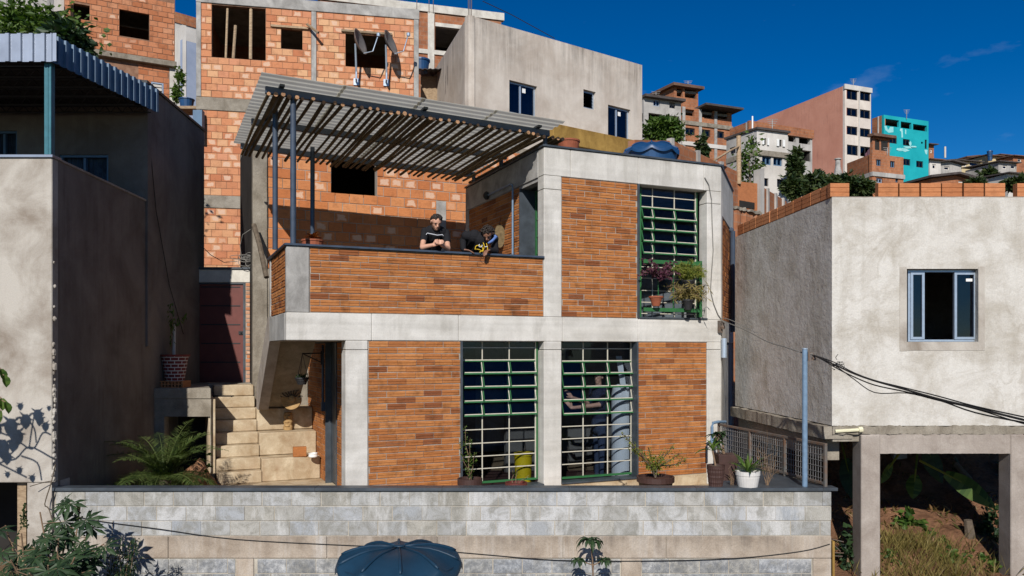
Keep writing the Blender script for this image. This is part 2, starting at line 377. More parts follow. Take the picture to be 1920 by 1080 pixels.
M['block'] = block_mat()
M['block_mortar'] = surf('block_mortar', (0.36, 0.32, 0.26), (0.52, 0.475, 0.40), 3, grain=0.25, bump=0.5)
M['ring_beam'] = surf('ring_beam', (0.30, 0.24, 0.185), (0.50, 0.425, 0.345), 2.6, c3=(0.62, 0.60, 0.57), streak=1.0, grain=0.3, bump=0.4, pits=0.4, drip=(-2.53, 0.26, (0.15, 0.125, 0.105), 0.85))
M['slate'] = plain('slate_metal', (0.060, 0.073, 0.088), 0.42, 0.25, 5, spec=0.5)
M['steel_blue'] = plain('steel_blue', (0.050, 0.070, 0.105), 0.38, 0.2, 6, spec=0.5)
M['post_blue'] = plain('post_blue', (0.16, 0.25, 0.36), 0.45, 0.15, 14, spec=0.5)
M['teal_steel'] = plain('teal_steel', (0.03, 0.15, 0.19), 0.5, 0.15, 9)
M['green'] = plain('green_paint', (0.030, 0.135, 0.045), 0.45, 0.12, 9, spec=0.4)
M['cream'] = plain('cream_bar', (0.56, 0.52, 0.42), 0.5, 0.1, 20, spec=0.4)
M['alu'] = plain('aluminium', (0.42, 0.50, 0.60), 0.35, 0.08, 20, metal=0.5)
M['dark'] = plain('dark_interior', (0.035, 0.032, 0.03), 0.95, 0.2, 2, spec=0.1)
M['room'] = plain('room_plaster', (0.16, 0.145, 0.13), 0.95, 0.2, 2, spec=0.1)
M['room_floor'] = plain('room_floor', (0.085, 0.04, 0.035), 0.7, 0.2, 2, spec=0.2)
def sheet_mat():
    s = NT('translucent_sheet')
    a = s.ramp(s.noise(1.2, 6, 0.6), [(0.3, (0.50, 0.48, 0.40)), (0.7, (0.66, 0.64, 0.55))])
    b = s.n.new('ShaderNodeBsdfPrincipled'); s.l(a, b.inputs['Base Color']); b.inputs['Roughness'].default_value = 0.7
    t = s.n.new('ShaderNodeBsdfTranslucent'); s.l(a, t.inputs[0])
    mx = s.n.new('ShaderNodeMixShader'); mx.inputs[0].default_value = 0.72; s.l(b.outputs[0], mx.inputs[1]); s.l(t.outputs[0], mx.inputs[2]); s.l(mx.outputs[0], s.out.inputs[0]); return s.m
M['fibro'] = sheet_mat()
M['zinc'] = plain('zinc_sheet', (0.31, 0.35, 0.42), 0.38, 0.12, 3, metal=0.55, spec=0.5)
M['zinc_blue'] = plain('zinc_blue', (0.08, 0.155, 0.25), 0.5, 0.15, 3, spec=0.4)
M['door_red'] = plain('door_red', (0.135, 0.036, 0.028), 0.5, 0.12, 6, spec=0.4)
M['soil'] = surf('red_soil', (0.26, 0.115, 0.055), (0.46, 0.25, 0.14), 2.5, grain=0.5, gscale=18, bump=1.0, bscale=9, bdist=0.06)
M['ground'] = surf('ground', (0.10, 0.075, 0.045), (0.20, 0.13, 0.075), 0.25, grain=0.4, gscale=6, bump=0.8, bscale=3, bdist=0.1)
def glass_mat(name, tint, gl=0.08, rough=0.03):
    s = NT(name)
    tr = s.n.new('ShaderNodeBsdfTransparent'); tr.inputs[0].default_value = tint + (1,)
    g = s.n.new('ShaderNodeBsdfGlossy'); g.inputs['Roughness'].default_value = rough; g.inputs[0].default_value = (0.75, 0.85, 1, 1)
    lw = s.n.new('ShaderNodeLayerWeight'); lw.inputs[0].default_value = 0.25
    f = s.math('ADD', s.math('MULTIPLY', lw.outputs['Fresnel'], 0.13), gl)
    mx = s.n.new('ShaderNodeMixShader'); s.l(f, mx.inputs[0]); s.l(tr.outputs[0], mx.inputs[1]); s.l(g.outputs[0], mx.inputs[2]); s.l(mx.outputs[0], s.out.inputs[0])
    s.l(s.bump(s.noise(1.3, 2, 0.5), 0.12, 0.05), g.inputs['Normal'])
    return s.m
M['glass'] = glass_mat('window_glass', (0.74, 0.78, 0.82), 0.02)
M['glass_dark'] = glass_mat('dark_glass', (0.30, 0.36, 0.46), 0.05)
def wood_mat(name, c1, c2, sc=(30, 30, 30)):
    s = NT(name); oi = s.n.new('ShaderNodeObjectInfo')
    tc = s.n.new('ShaderNodeTexCoord')
    a = s.ramp(s.noise(1.0, 5, 0.6, stretch=sc, vec=tc.outputs['Object']), [(0.3, c1), (0.7, c2)])
    a = s.mix(1.0, a, s.ramp(oi.outputs['Random'], [(0.0, 0.65), (1.0, 1.15)]), 'MULTIPLY')
    s.bsdf(a, 0.8, s.bump(s.noise(1.0, 4, 0.6, stretch=sc, vec=tc.outputs['Object']), 0.4, 0.004), 0.25); return s.m
M['pole'] = wood_mat('eucalyptus_pole', (0.085, 0.062, 0.03), (0.20, 0.145, 0.075), (14, 4, 30))
M['pole_end'] = wood_mat('pole_end', (0.24, 0.12, 0.06), (0.46, 0.27, 0.15), (60, 60, 60))
M['plank'] = wood_mat('plank', (0.22, 0.15, 0.09), (0.42, 0.31, 0.2), (12, 12, 40))
M['ochre_wood'] = surf('ochre_board', (0.22, 0.125, 0.03), (0.42, 0.26, 0.07), 2.0, c3=(0.12, 0.07, 0.02), streak=0.6, grain=0.3)
def leaf_mat(name, c1, c2, trans=0.35, rough=0.5, hue=0.0):
    s = NT(name); oi = s.n.new('ShaderNodeNewGeometry'); s.pos = oi.outputs['Position']
    rnd = s.math('FRACT', s.math('ADD', oi.outputs['Random Per Island'], s.math('MULTIPLY', s.noise(1.4, 2), 0.8)))
    a = s.ramp(rnd, [(0.1, c1), (0.9, c2)])
    b = s.n.new('ShaderNodeBsdfPrincipled'); s.l(a, b.inputs['Base Color']); b.inputs['Roughness'].default_value = rough; b.inputs['Specular IOR Level'].default_value = 0.3
    t = s.n.new('ShaderNodeBsdfTranslucent'); s.l(s.mix(1.0, a, (1.3, 1.5, 0.5), 'MULTIPLY'), t.inputs[0])
    mx = s.n.new('ShaderNodeMixShader'); mx.inputs[0].default_value = trans; s.l(b.outputs[0], mx.inputs[1]); s.l(t.outputs[0], mx.inputs[2]); s.l(mx.outputs[0], s.out.inputs[0])
    return s.m
M['leaf'] = leaf_mat('leaf_green', (0.03, 0.07, 0.012), (0.10, 0.16, 0.03))
M['leaf_dark'] = leaf_mat('leaf_dark', (0.012, 0.030, 0.012), (0.034, 0.066, 0.024), 0.22)
M['leaf_yellow'] = leaf_mat('leaf_yellowgreen', (0.10, 0.14, 0.02), (0.23, 0.24, 0.04))
M['leaf_far'] = leaf_mat('leaf_far', (0.014, 0.032, 0.010), (0.055, 0.075, 0.022), 0.2)
M['leaf_purple'] = leaf_mat('leaf_purple', (0.035, 0.010, 0.020), (0.10, 0.030, 0.052), 0.2)
M['leaf_palm'] = leaf_mat('leaf_palm', (0.045, 0.08, 0.022), (0.14, 0.18, 0.055), 0.3)
M['leaf_red'] = leaf_mat('leaf_red', (0.16, 0.03, 0.012), (0.34, 0.10, 0.02), 0.3)
M['straw'] = leaf_mat('dry_grass', (0.10, 0.085, 0.022), (0.27, 0.21, 0.07), 0.3)
M['bark'] = surf('bark', (0.09, 0.07, 0.05), (0.19, 0.15, 0.11), 9, grain=0.4, bump=0.8, bscale=30)
M['twig'] = plain('twig', (0.23, 0.15, 0.09), 0.9, 0.2, 12)
M['tank_blue'] = plain('tank_blue', (0.012, 0.06, 0.16), 0.42, 0.18, 2.5, spec=0.45)
M['tank_fade'] = plain('tank_faded', (0.010, 0.042, 0.082), 0.5, 0.22, 2.2, spec=0.3, bump=0.1)
M['terracotta'] = plain('terracotta', (0.30, 0.085, 0.04), 0.8, 0.15, 9)
M['pot_brown'] = plain('pot_brown', (0.062, 0.030, 0.024), 0.6, 0.15, 12)
M['pot_white'] = plain('pot_white', (0.62, 0.60, 0.57), 0.7, 0.1, 7, bump=0.2)
M['pot_black'] = plain('pot_black', (0.02, 0.02, 0.022), 0.6, 0.1, 7)
M['clay'] = surf('carved_clay', (0.36, 0.22, 0.09), (0.52, 0.34, 0.16), 9, grain=0.3, bump=0.5)
M['white'] = plain('white_enamel', (0.75, 0.75, 0.73), 0.35, 0.05, 7)
M['yellow'] = plain('yellow_plastic', (0.66, 0.47, 0.01), 0.45, 0.08, 5)
M['rubber'] = plain('cable_black', (0.028, 0.027, 0.026), 0.6, 0.2, 9)
M['cable_grey'] = plain('cable_grey', (0.22, 0.21, 0.19), 0.7, 0.2, 9)
M['concrete_pillar'] = surf('concrete_pillar', (0.28, 0.235, 0.20), (0.43, 0.38, 0.335), 2.2, c3=(0.2, 0.17, 0.15), streak=0.6, grain=0.25, bump=0.35)
M['wire'] = plain('galvanised_wire', (0.26, 0.255, 0.25), 0.7, 0.2, 9)
M['rust'] = plain('rusted_steel', (0.10, 0.105, 0.10), 0.7, 0.2, 9, c2=(0.13, 0.07, 0.04))
M['red_print'] = plain('painted_red', (0.20, 0.035, 0.03), 0.7, 0.15, 12)
M['white_print'] = plain('painted_white', (0.62, 0.60, 0.58), 0.8, 0.1, 12)
M['ivory'] = plain('ivory_pvc', (0.70, 0.66, 0.46), 0.5, 0.1, 12)
M['water_grey'] = plain('grey_plastic', (0.72, 0.72, 0.72), 0.5, 0.1, 2)
M['dish'] = plain('dish_grey', (0.17, 0.16, 0.155), 0.5, 0.12, 6, metal=0.2)
M['curtain'] = plain('curtain_blue', (0.045, 0.075, 0.12), 0.9, 0.3, 6)
M['pink'] = surf('pink_render', (0.50, 0.225, 0.155), (0.60, 0.29, 0.205), 0.35, c3=(0.22, 0.10, 0.075), streak=0.4, grain=0.1, bump=0.1)
M['teal'] = surf('teal_paint', (0.005, 0.30, 0.34), (0.012, 0.38, 0.42), 0.5, grain=0.1, bump=0.1)
M['teal_pale'] = surf('teal_worn', (0.22, 0.55, 0.56), (0.36, 0.66, 0.66), 1.2, grain=0.1, bump=0.1)
M['tile_white'] = surf('cladding_white', (0.56, 0.49, 0.43), (0.68, 0.62, 0.55), 0.8, c3=(0.4, 0.35, 0.3), streak=0.4, grain=0.15, bump=0.1)
M['house_grey'] = surf('render_grey', (0.30, 0.285, 0.265), (0.50, 0.48, 0.45), 0.6, c3=(0.14, 0.13, 0.12), streak=0.6, grain=0.12, bump=0.1)
M['house_white'] = surf('render_white', (0.48, 0.45, 0.41), (0.64, 0.61, 0.57), 0.6, c3=(0.28, 0.25, 0.22), streak=0.5, grain=0.12, bump=0.1)
M['house_cream'] = surf('render_cream', (0.46, 0.36, 0.2), (0.58, 0.47, 0.28), 0.5, grain=0.12, bump=0.1)
M['roof_brown'] = surf('roof_tile_brown', (0.10, 0.058, 0.042), (0.19, 0.11, 0.075), 1.5, grain=0.3, gscale=8, bump=0.3)
M['roof_dark'] = surf('roof_dark', (0.055, 0.045, 0.042), (0.10, 0.085, 0.08), 1.5, grain=0.3, gscale=8)
M['wall_shaded'] = surf('render_bluish_shade', (0.26, 0.31, 0.42), (0.36, 0.41, 0.52), 0.7, grain=0.1, bump=0.1)  # pale plaster, the bluish shade of one face put into its colour
# ---------------------------------------------------------------- bricks and blocks, laid one by one
_bm_cache = {}
def brick_mesh(w, h, dep, groove, var, mat):
    key = (round(w*200), round(h*500), dep, groove, var, mat.name)
    if key in _bm_cache: return _bm_cache[key]
    w = round(w*200)/200; rg = random.Random(hash(key[:5]) & 0xffff)
    b = MB(); j = lambda a: (rg.random()-.5)*a
    if groove == 3: prof = [(-h/2, 0.004), (-h/2+0.006, 0)] + [q for c in (-h/6, h/6) for q in ((c-.005, 0), (c, .007), (c+.005, 0))] + [(h/2-0.006, 0), (h/2, 0.004)]
    elif groove:
        prof = [(-h/2, 0.004), (-h/2+0.006, 0.0), (-0.008, 0.0), (-0.004, 0.011), (0.004, 0.011), (0.008, 0.0), (h/2-0.006, 0.0), (h/2, 0.004)] if groove == 2 else [(-h/2, 0.004), (-h/2+0.005, 0.0), (-0.004, 0), (0, 0.012), (0.004, 0), (h/2-0.005, 0.0), (h/2, 0.004)]
    else: prof = [(-h/2, 0.004), (-h/2+0.006, 0.0), (h/2-0.006, 0.0), (h/2, 0.004)]
    x0, x1 = -w/2 + j(.008), w/2 + j(.008); tz = j(.006)
    pts = [(z + (tz if z > 0 else 0)*0, q) for z, q in prof]
    def uvz(z): return (z + h/2)/h
    for k in range(len(pts)-1):
        (za, qa), (zb, qb) = pts[k], pts[k+1]
        s0 = j(.003); s1 = j(.003)
        b.face([(x0, qa, za), (x1, qa, za), (x1, qb, zb), (x0, qb, zb)], [(0, uvz(za)), (1, uvz(za)), (1, uvz(zb)), (0, uvz(zb))])
    zb_, zt_ = pts[0][0], pts[-1][0]
    b.face([(x0, dep, zb_), (x1, dep, zb_), (x1, pts[0][1], zb_), (x0, pts[0][1], zb_)])
    b.face([(x0, pts[-1][1], zt_), (x1, pts[-1][1], zt_), (x1, dep, zt_), (x0, dep, zt_)])
    b.face([(x0, dep, zb_)] + [(x0, q, z) for z, q in pts] + [(x0, dep, zt_)][:0] + [(x0, dep, zt_)])
    b.face([(x1, dep, zt_)] + [(x1, q, z) for z, q in reversed(pts)] + [(x1, dep, zb_)])
    me = bpy.data.meshes.new('brick')
    me.from_pydata(b.v, [], b.f); ul = me.uv_layers.new(name='UVMap')
    for p, uv in zip(me.polygons, b.uv):
        for k in range(p.loop_total): ul.data[p.loop_start+k].uv = uv[k] if uv else (0.02, 0.02)
    bm = bmesh.new(); bm.from_mesh(me); bmesh.ops.remove_doubles(bm, verts=bm.verts, dist=1e-5); bmesh.ops.recalc_face_normals(bm, faces=bm.faces); bm.to_mesh(me); bm.free()
    me.materials.append(mat); _bm_cache[key] = me
    return me
def lay(F, t0, t1, z0, z1, q, pt, pz, joint=0.012, holes=(), off=0.0, minw=0.05, seed=1, jq=0.004, rowskip=None):
    """positions of the bricks of a coursed wall: (F, t, q, z, w, h)"""
    rg = random.Random(seed); out = []
    n = max(1, round((z1-z0)/pz)); ph = (z1-z0)/n
    for r in range(n):
        zc = z0 + (r+.5)*ph
        o = off + (0.5*pt if r % 2 else 0) + rg.uniform(-.02, .02)
        spans = [(t0, t1)]
        for (a, b, c, d) in holes:
            if c + 0.25*ph < zc + ph*0.25 and zc - ph*0.25 < d - 0.0*ph and c < zc < d:
                ns = []
                for (s0, s1) in spans:
                    if b <= s0 or a >= s1: ns.append((s0, s1)); continue
                    if a > s0: ns.append((s0, a))
                    if b < s1: ns.append((b, s1))
                spans = ns
        for (s0, s1) in spans:
            k = math.floor((s0 - t0 - o)/pt) - 1
            while True:
                a = t0 + o + k*pt; b = a + pt; k += 1
                if a >= s1 - 1e-6: break
                a2, b2 = max(a, s0), min(b, s1)
                if b2 - a2 < minw: continue
                w = b2 - a2 - joint
                out.append((F, (a2+b2)/2, q + rg.uniform(-jq, jq), zc + rg.uniform(-.002, .002), w, ph - joint))
    return out
def place_bricks(items, root, mat, dep=0.05, groove=0, cap=300, name='brick', vis=None):
    """items: list of (parent, brick). The cap that show largest become objects; the rest one joined part of the thing"""
    sc = []
    for it in items:
        par, (F, t, q, z, w, h) = it
        p = F.P(t, q, z); x, y = proj(p)
        f = abs(Vector((p.x, p.y)).normalized().dot(F.n))
        a = w*h*f/(p.y**2)
        if x < -20 or x > 1940 or y < -20 or y > 1100: a *= 0.001
        if vis and not vis(x, y): a *= 0.01
        sc.append((a, it))
    sc.sort(key=lambda e: -e[0])
    rest = MB(); nr = 0
    for k, (a, (par, (F, t, q, z, w, h))) in enumerate(sc):
        me = brick_mesh(w, h, dep, groove, k % 3, mat)
        p = F.P(t, q, z)
        if k < cap:
            o = bpy.data.objects.new(name, me); o.rotation_euler = (0, 0, F.ang); link(o, par, p)
        else:
            mt = Matrix.Translation(p) @ Matrix.Rotation(F.ang, 4, 'Z')
            i0 = len(rest.v); rest.v.extend([mt @ v.co for v in me.vertices]); ul = me.uv_layers[0].data
            for pl in me.polygons:
                rest.f.append(tuple(i0 + i for i in pl.vertices)); rest.uv.append([tuple(ul[l].uv) for l in pl.loop_indices]); rest.mi.append(0)
            rest.has_uv = True; nr += 1
    if nr:
        o = rest.build(name + 's_remaining', mat, root); o['kind'] = 'stuff'
# ---------------------------------------------------------------- terrain
def hz(x, Y):
    """height of the hillside"""
    if Y < 12: base = -3.4
    elif Y < 15.5: base = -3.4 + (Y-12)*0.28
    elif Y < 20: base = -2.4 + (Y-15.5)*0.3
    else: base = -1.0 + (Y-20)*0.24
    if Y > 170: base = -1.0 + 150*0.24 - (Y-170)*0.1
    return base
b = MB(); ys = [-60, -20, 0, 6, 9, 12, 15.5, 20, 30, 45, 60, 80, 100, 130, 170, 230, 400, 900, 2000]
xs = [-1500, -600, -200, -100, -60, -30, -15, -7, 0, 7, 15, 30, 60, 100, 200, 600, 1500]
for i in range(len(xs)-1):
    for j in range(len(ys)-1):
        b.face([(xs[i], ys[j], hz(xs[i], ys[j])), (xs[i+1], ys[j], hz(xs[i+1], ys[j])), (xs[i+1], ys[j+1], hz(xs[i+1], ys[j+1])), (xs[i], ys[j+1], hz(xs[i], ys[j+1]))])
tag(b.build('ground', M['ground'], weld=True, smooth=True), kind='structure')

# ---------------------------------------------------------------- frames of the place
H = Fr((0.522, 13.0), (0.9173, 0.3981)); T = H.t          # facade of the main house
ZF, ZB0, ZB1, ZP, ZL, ZR = -2.42, 0.13, 0.53, 1.485, 2.85, 3.31
tL, tR = T(537), T(1352); tc1 = T(1053); tA0, tA1 = T(648), T(690); tr0 = T(1326)
w1a, w2b = T(864), T(1197)
FW = Fr((-6.21, 10.8), (1, 0))                            # garden wall in front
ZC = -1.874
# ---------------------------------------------------------------- patio floor
b = MB(); b.prism([(-6.2, 10.93), (4.30, 10.93), (3.62, 14.3), (2.0, 15.5), (-6.3, 15.5)], -2.75, ZF)
tag(b.build('patio_floor', M['concrete_stair']), kind='structure')

# ---------------------------------------------------------------- front garden wall of concrete blocks
fw = thing('block_wall', (-0.9, 10.9, -4.2), 'long grey concrete block wall with dark coping across the foreground', 'wall')
b = MB(); b.box(FW, 0, 10.535, 0.008, 0.14, -4.2, ZC-0.05); b.build('mortar_core', M['block_mortar'], fw)
b = MB(); b.box(FW, -0.02, 10.62, -0.035, 0.175, ZC-0.045, ZC); cp = b.build('coping', M['slate'], fw, bevel=0.006)
b = MB()
for k in range(1, 7): b.box(FW, k*1.72+0.1, k*1.72+0.106, -0.038, 0.177, ZC-0.043, ZC+0.0015)
b.build('coping_joint', M['rubber'], cp)
b = MB()
seg = [0, 1.55, 3.7, 5.2, 6.9, 8.3, 10.54]
for k in range(6): b.box(FW, seg[k]+.003, seg[k+1]-.003, -0.012, 0.03, -2.83, -2.535)
b.build('ring_beam', M['ring_beam'], fw, bevel=0.006)
for (x0, x1) in ((443, 476), (1165, 1202), (1524, 1558), (780, 812)):
    b = MB(); b.box(FW, FW.t(x0), FW.t(x1), -0.014, 0.03, -4.2, -2.836); b.build('pilaster', M['ring_beam'], fw, bevel=0.006)
it = [(fw, e) for e in lay(FW, 0.0, 10.54, -2.53, ZC-0.052, 0.0, 0.4, 0.2, 0.010, seed=3, jq=0.003)]
ph = [(FW.t(a)-.01, FW.t(c)+.01, -5, 0) for a, c in ((443, 476), (1165, 1202), (1524, 1558), (780, 812))]
it += [(fw, e) for e in lay(FW, 0.0, 10.54, -3.65, -2.84, 0.0, 0.4, 0.2, 0.012, holes=ph, seed=4, jq=0.004, off=.13)]
place_bricks(it, fw, M['block'], dep=0.03, groove=0, name='block')
# mortar drips under the coping
# ---------------------------------------------------------------- raised slate corner by the railing
b = MB(); b.prism([(2.78, 10.99), (4.31, 10.99), (3.64, 13.75), (3.52, 13.75)], -2.6, ZC-0.012)
tag(b.build('raised_bed_cap', M['slate'], bevel=0.004), 'dark slate topped corner of the patio under the mesh railing', 'ledge')
b = MB(); b.prism([(4.31, 10.94), (4.33, 10.94), (3.66, 13.9), (3.64, 13.9)], -3.8, ZC-0.014)
tag(b.build('patio_side_wall', M['block_mortar']), 'short rough side wall closing the patio below the mesh railing', 'wall')
# ---------------------------------------------------------------- main house
hb = H.P(0, 0, ZF)
house = thing('house', hb, 'two storey house of white concrete frame and thin orange brick with green windows', 'house')
def cbox(name, t0, t1, q0, q1, z0, z1, mat='concrete', bevel=0.009, F=H, parent=None):
    b = MB(); b.box(F, t0, t1, q0, q1, z0, z1); return b.build(name, M[mat], parent or house, bevel=bevel)
G = 0.0016
# floor beam in cast sections
seg = [tL, T(697), T(860), T(1055), T(1197), tR]
for k in range(5): cbox('floor_beam', seg[k] + (G if k else 0), seg[k+1] - (G if k < 4 else 0), 0, 0.22, ZB0, ZB1)
# columns, lower storey with a cast joint below the beam
for (a, c) in ((tA0, tA1), (0, tc1), (tr0, tR)):
    cbox('column', a, c, 0, 0.30, ZF, -0.012); cbox('column', a+.001, c-.001, 0.002, 0.30, -0.006, ZB0-G)
for (a, c) in ((0, tc1), (tr0, tR)):
    cbox('column', a, c, 0, 0.24, ZB1+G, 2.62); cbox('column', a+.001, c-.001, .002, 0.24, 2.626, ZL-G)
seg = [0, T(1070), T(1197), T(1320), tR]
for k in range(4): cbox('roof_beam', seg[k] + (G if k else 0), seg[k+1] - (G if k < 3 else 0), 0, 0.22, ZL, ZR)
# balcony corner pillar and left parapet strips
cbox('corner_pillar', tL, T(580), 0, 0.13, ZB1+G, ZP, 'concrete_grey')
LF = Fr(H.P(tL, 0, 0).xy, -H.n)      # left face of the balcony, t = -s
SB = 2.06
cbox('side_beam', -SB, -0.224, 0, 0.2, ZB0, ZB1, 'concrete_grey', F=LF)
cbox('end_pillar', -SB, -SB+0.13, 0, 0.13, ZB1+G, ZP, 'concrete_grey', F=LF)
# slabs
b = MB(); b.prism([H.P(tL+.2, .224, 0), H.P(tR-.2, .224, 0), H.P(tR-.2, 3.4, 0), H.P(tL+.2, 3.4, 0)], ZB0+.004, ZB1-.05); b.build('floor_slab', M['concrete_grey'], house)
b = MB(); b.prism([H.P(tL+.2, 3.405, 0), H.P(-0.3, 3.405, 0), H.P(-0.3, 4.8, 0), H.P(-3.1, 4.8, 0), H.P(-3.1, 3.405, 0)][::1], ZB0+.01, ZB1-.06); b.build('terrace_slab', M['concrete_grey'], house)
# right flank, slightly splayed
pR = H.P(tR, 0, 0); wdir = vpdir(1511); RF = Fr(pR.xy, wdir)    # faces right
LR = 2.5
b = MB(); b.box(RF, 0.245, LR, 0.0, 0.18, 2.45, ZR); b.build('flank_beam', M['concrete'], house, bevel=.008)
b = MB(); b.box(RF, 0.02, 0.24, 0.0, 0.12, ZF, ZR-.004); b.build('flank_column', M['concrete'], house, bevel=.008)
b = MB(); b.box(RF, 0.245, LR, 0.0, 0.18, ZB0, ZB1); b.build('flank_beam', M['concrete'], house, bevel=.008)
b = MB(); b.box(RF, 0.245, LR, 0.02, 0.17, ZB1, 2.45); flank = b.build('brick_panel', M['mortar'], house)
b = MB(); b.box(RF, 0.245, LR, 0.02, 0.17, ZF, ZB0); b.build('flank_wall', M['concrete_grey'], house)
pRe = RF.P(LR, 0, 0)
# roof slab and copings
D_ = H.P(0, 3.71, 0)
b = MB(); b.prism([H.P(.05, .05, 0), H.P(tR-.05, .05, 0), pRe, D_], ZL+.1, ZR-.12); b.build('roof_slab', M['concrete_grey'], house)
b = MB(); b.box(H, -.025, tR+.02, -.025, .2, ZR+.002, ZR+.035); b.build('coping', M['slate'], house, bevel=.004)
b = MB(); b.box(RF, -.0, LR, -.02, .2, ZR+.003, ZR+.036); b.build('coping', M['slate'], house, bevel=.004)
UF = Fr(H.P(0, 0, 0).xy, -H.n)       # left flank of the upper storey, t = -s
b = MB(); b.box(UF, -3.73, -.19, -.025, .2, ZR+.003, ZR+.036); b.build('coping', M['slate'], house, bevel=.004)
b = MB(); b.box(H, tL-.03, -.002, -.03, .15, ZP+.002, ZP+.034); b.build('coping', M['steel_blue'], house, bevel=.004)
b = MB(); b.box(LF, -SB-.03, -.15, -.03, .15, ZP+.003, ZP+.035); b.build('coping', M['steel_blue'], house, bevel=.004)
# upper storey flank towards the terrace
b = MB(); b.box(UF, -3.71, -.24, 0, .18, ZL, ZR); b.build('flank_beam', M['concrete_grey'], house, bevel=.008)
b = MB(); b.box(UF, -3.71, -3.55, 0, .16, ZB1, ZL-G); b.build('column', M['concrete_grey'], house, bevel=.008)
b = MB(); b.box(UF, -3.545, -1.02, 0.02, .17, ZB1-.05, ZL-G); uside = b.build('brick_panel', M['mortar'], house)
b = MB(); b.box(UF, -1.02, -.245, 0.02, .17, ZL-.055, ZL-G); b.build('lintel', M['concrete_grey'], house)
# back walls closing the volume
b = MB(); b.prism([D_, D_ + Vector((.1, .16, 0)), pRe + Vector((.05, .15, 0)), pRe], ZF, ZR-.1); b.build('rear_wall', M['concrete_grey'], house)
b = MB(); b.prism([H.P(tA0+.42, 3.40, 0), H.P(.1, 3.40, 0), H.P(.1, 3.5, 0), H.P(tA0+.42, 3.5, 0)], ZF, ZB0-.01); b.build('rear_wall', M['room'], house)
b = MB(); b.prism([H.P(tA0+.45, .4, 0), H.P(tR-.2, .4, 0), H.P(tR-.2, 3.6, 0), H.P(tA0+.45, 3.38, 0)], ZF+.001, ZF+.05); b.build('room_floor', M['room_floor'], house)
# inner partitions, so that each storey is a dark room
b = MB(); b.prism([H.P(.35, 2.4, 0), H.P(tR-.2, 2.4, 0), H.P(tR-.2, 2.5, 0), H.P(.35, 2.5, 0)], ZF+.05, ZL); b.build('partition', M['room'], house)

items = []
def panel(t0, t1, z0, z1, F=H, thick=.15, seed=0, holes=(), mat='mortar', q=0.012, back=None):
    if back is None:
        b = MB(); b.wall(F, t0, t1, z0, z1, q+.010, q+.010+thick, holes); back = b.build('brick_panel', M[mat], house)
    items.extend((back, e) for e in lay(F, t0+.004, t1-.004, z0+.004, z1-.004, q, 0.29, 0.0955, 0.0115, holes, seed=seed, jq=.0035))
    return back
panel(T(580)+.005, -.004, ZB1+.004, ZP-.002, thick=.11, seed=11)
panel(tA1+.004, w1a, -2.225, ZB0-.003, seed=12)
panel(tc1+.004, T(1196), ZB1+.004, ZL-.004, seed=13)
panel(w2b, tr0-.004, -2.225, ZB0-.003, seed=14)
panel(-SB+.135, -.135, ZB1+.004, ZP-.002, F=LF, thick=.10, seed=15)
panel(-3.545, -1.02, ZB1-.04, ZL-.006, F=UF, seed=16, back=uside)
panel(.245, LR, ZB1+.004, 2.445, F=RF, seed=17, back=flank)
SF = Fr(H.P(tA0, 0, 0).xy, -H.n)     # left flank of the lower storey, t = -s
panel(-4.85, -2.84, ZF, ZB0-.01, F=SF, seed=18, q=.235)
panel(-1.86, -.305, ZF, ZB0-.01, F=SF, seed=19, q=.235)
place_bricks(items, house, M['brick_house'], dep=0.03, groove=1)
# plinth and sills
b = MB(); b.box(H, tA1+.003, -.003, 0.004, .2, ZF, -2.228); b.build('plinth', M['concrete_stair'], house, bevel=.006)
b = MB(); b.box(H, tc1+.003, tr0-.003, 0.004, .2, ZF, -2.228); b.build('plinth', M['concrete_stair'], house, bevel=.006)

# ---- lower flank door
b = MB(); b.box(SF, -2.835, -1.865, .32, .37, ZF+.04, ZB0-.01); dr = b.build('door', M['slate'], house)
b = MB(); b.tube([SF.P(-1.95, .29, -1.35), SF.P(-1.95, .29, -1.15)], .012, 6); b.build('handle', M['alu'], dr)
b = MB(); b.box(SF, -2.86, -2.837, .22, .38, ZF, ZB0-.01); b.box(SF, -1.884, -1.862, .22, .38, ZF, ZB0-.012); b.build('door_frame', M['slate'], dr)
b = MB(); b.tube([SF.P(-2.93, .19, ZB0-.05), SF.P(-2.93, .19, -1.0)], .022, 8); b.box(SF, -2.97, -2.89, .16, .225, -1.12, -.96); b.build('downpipe', M['steel_blue'], house)

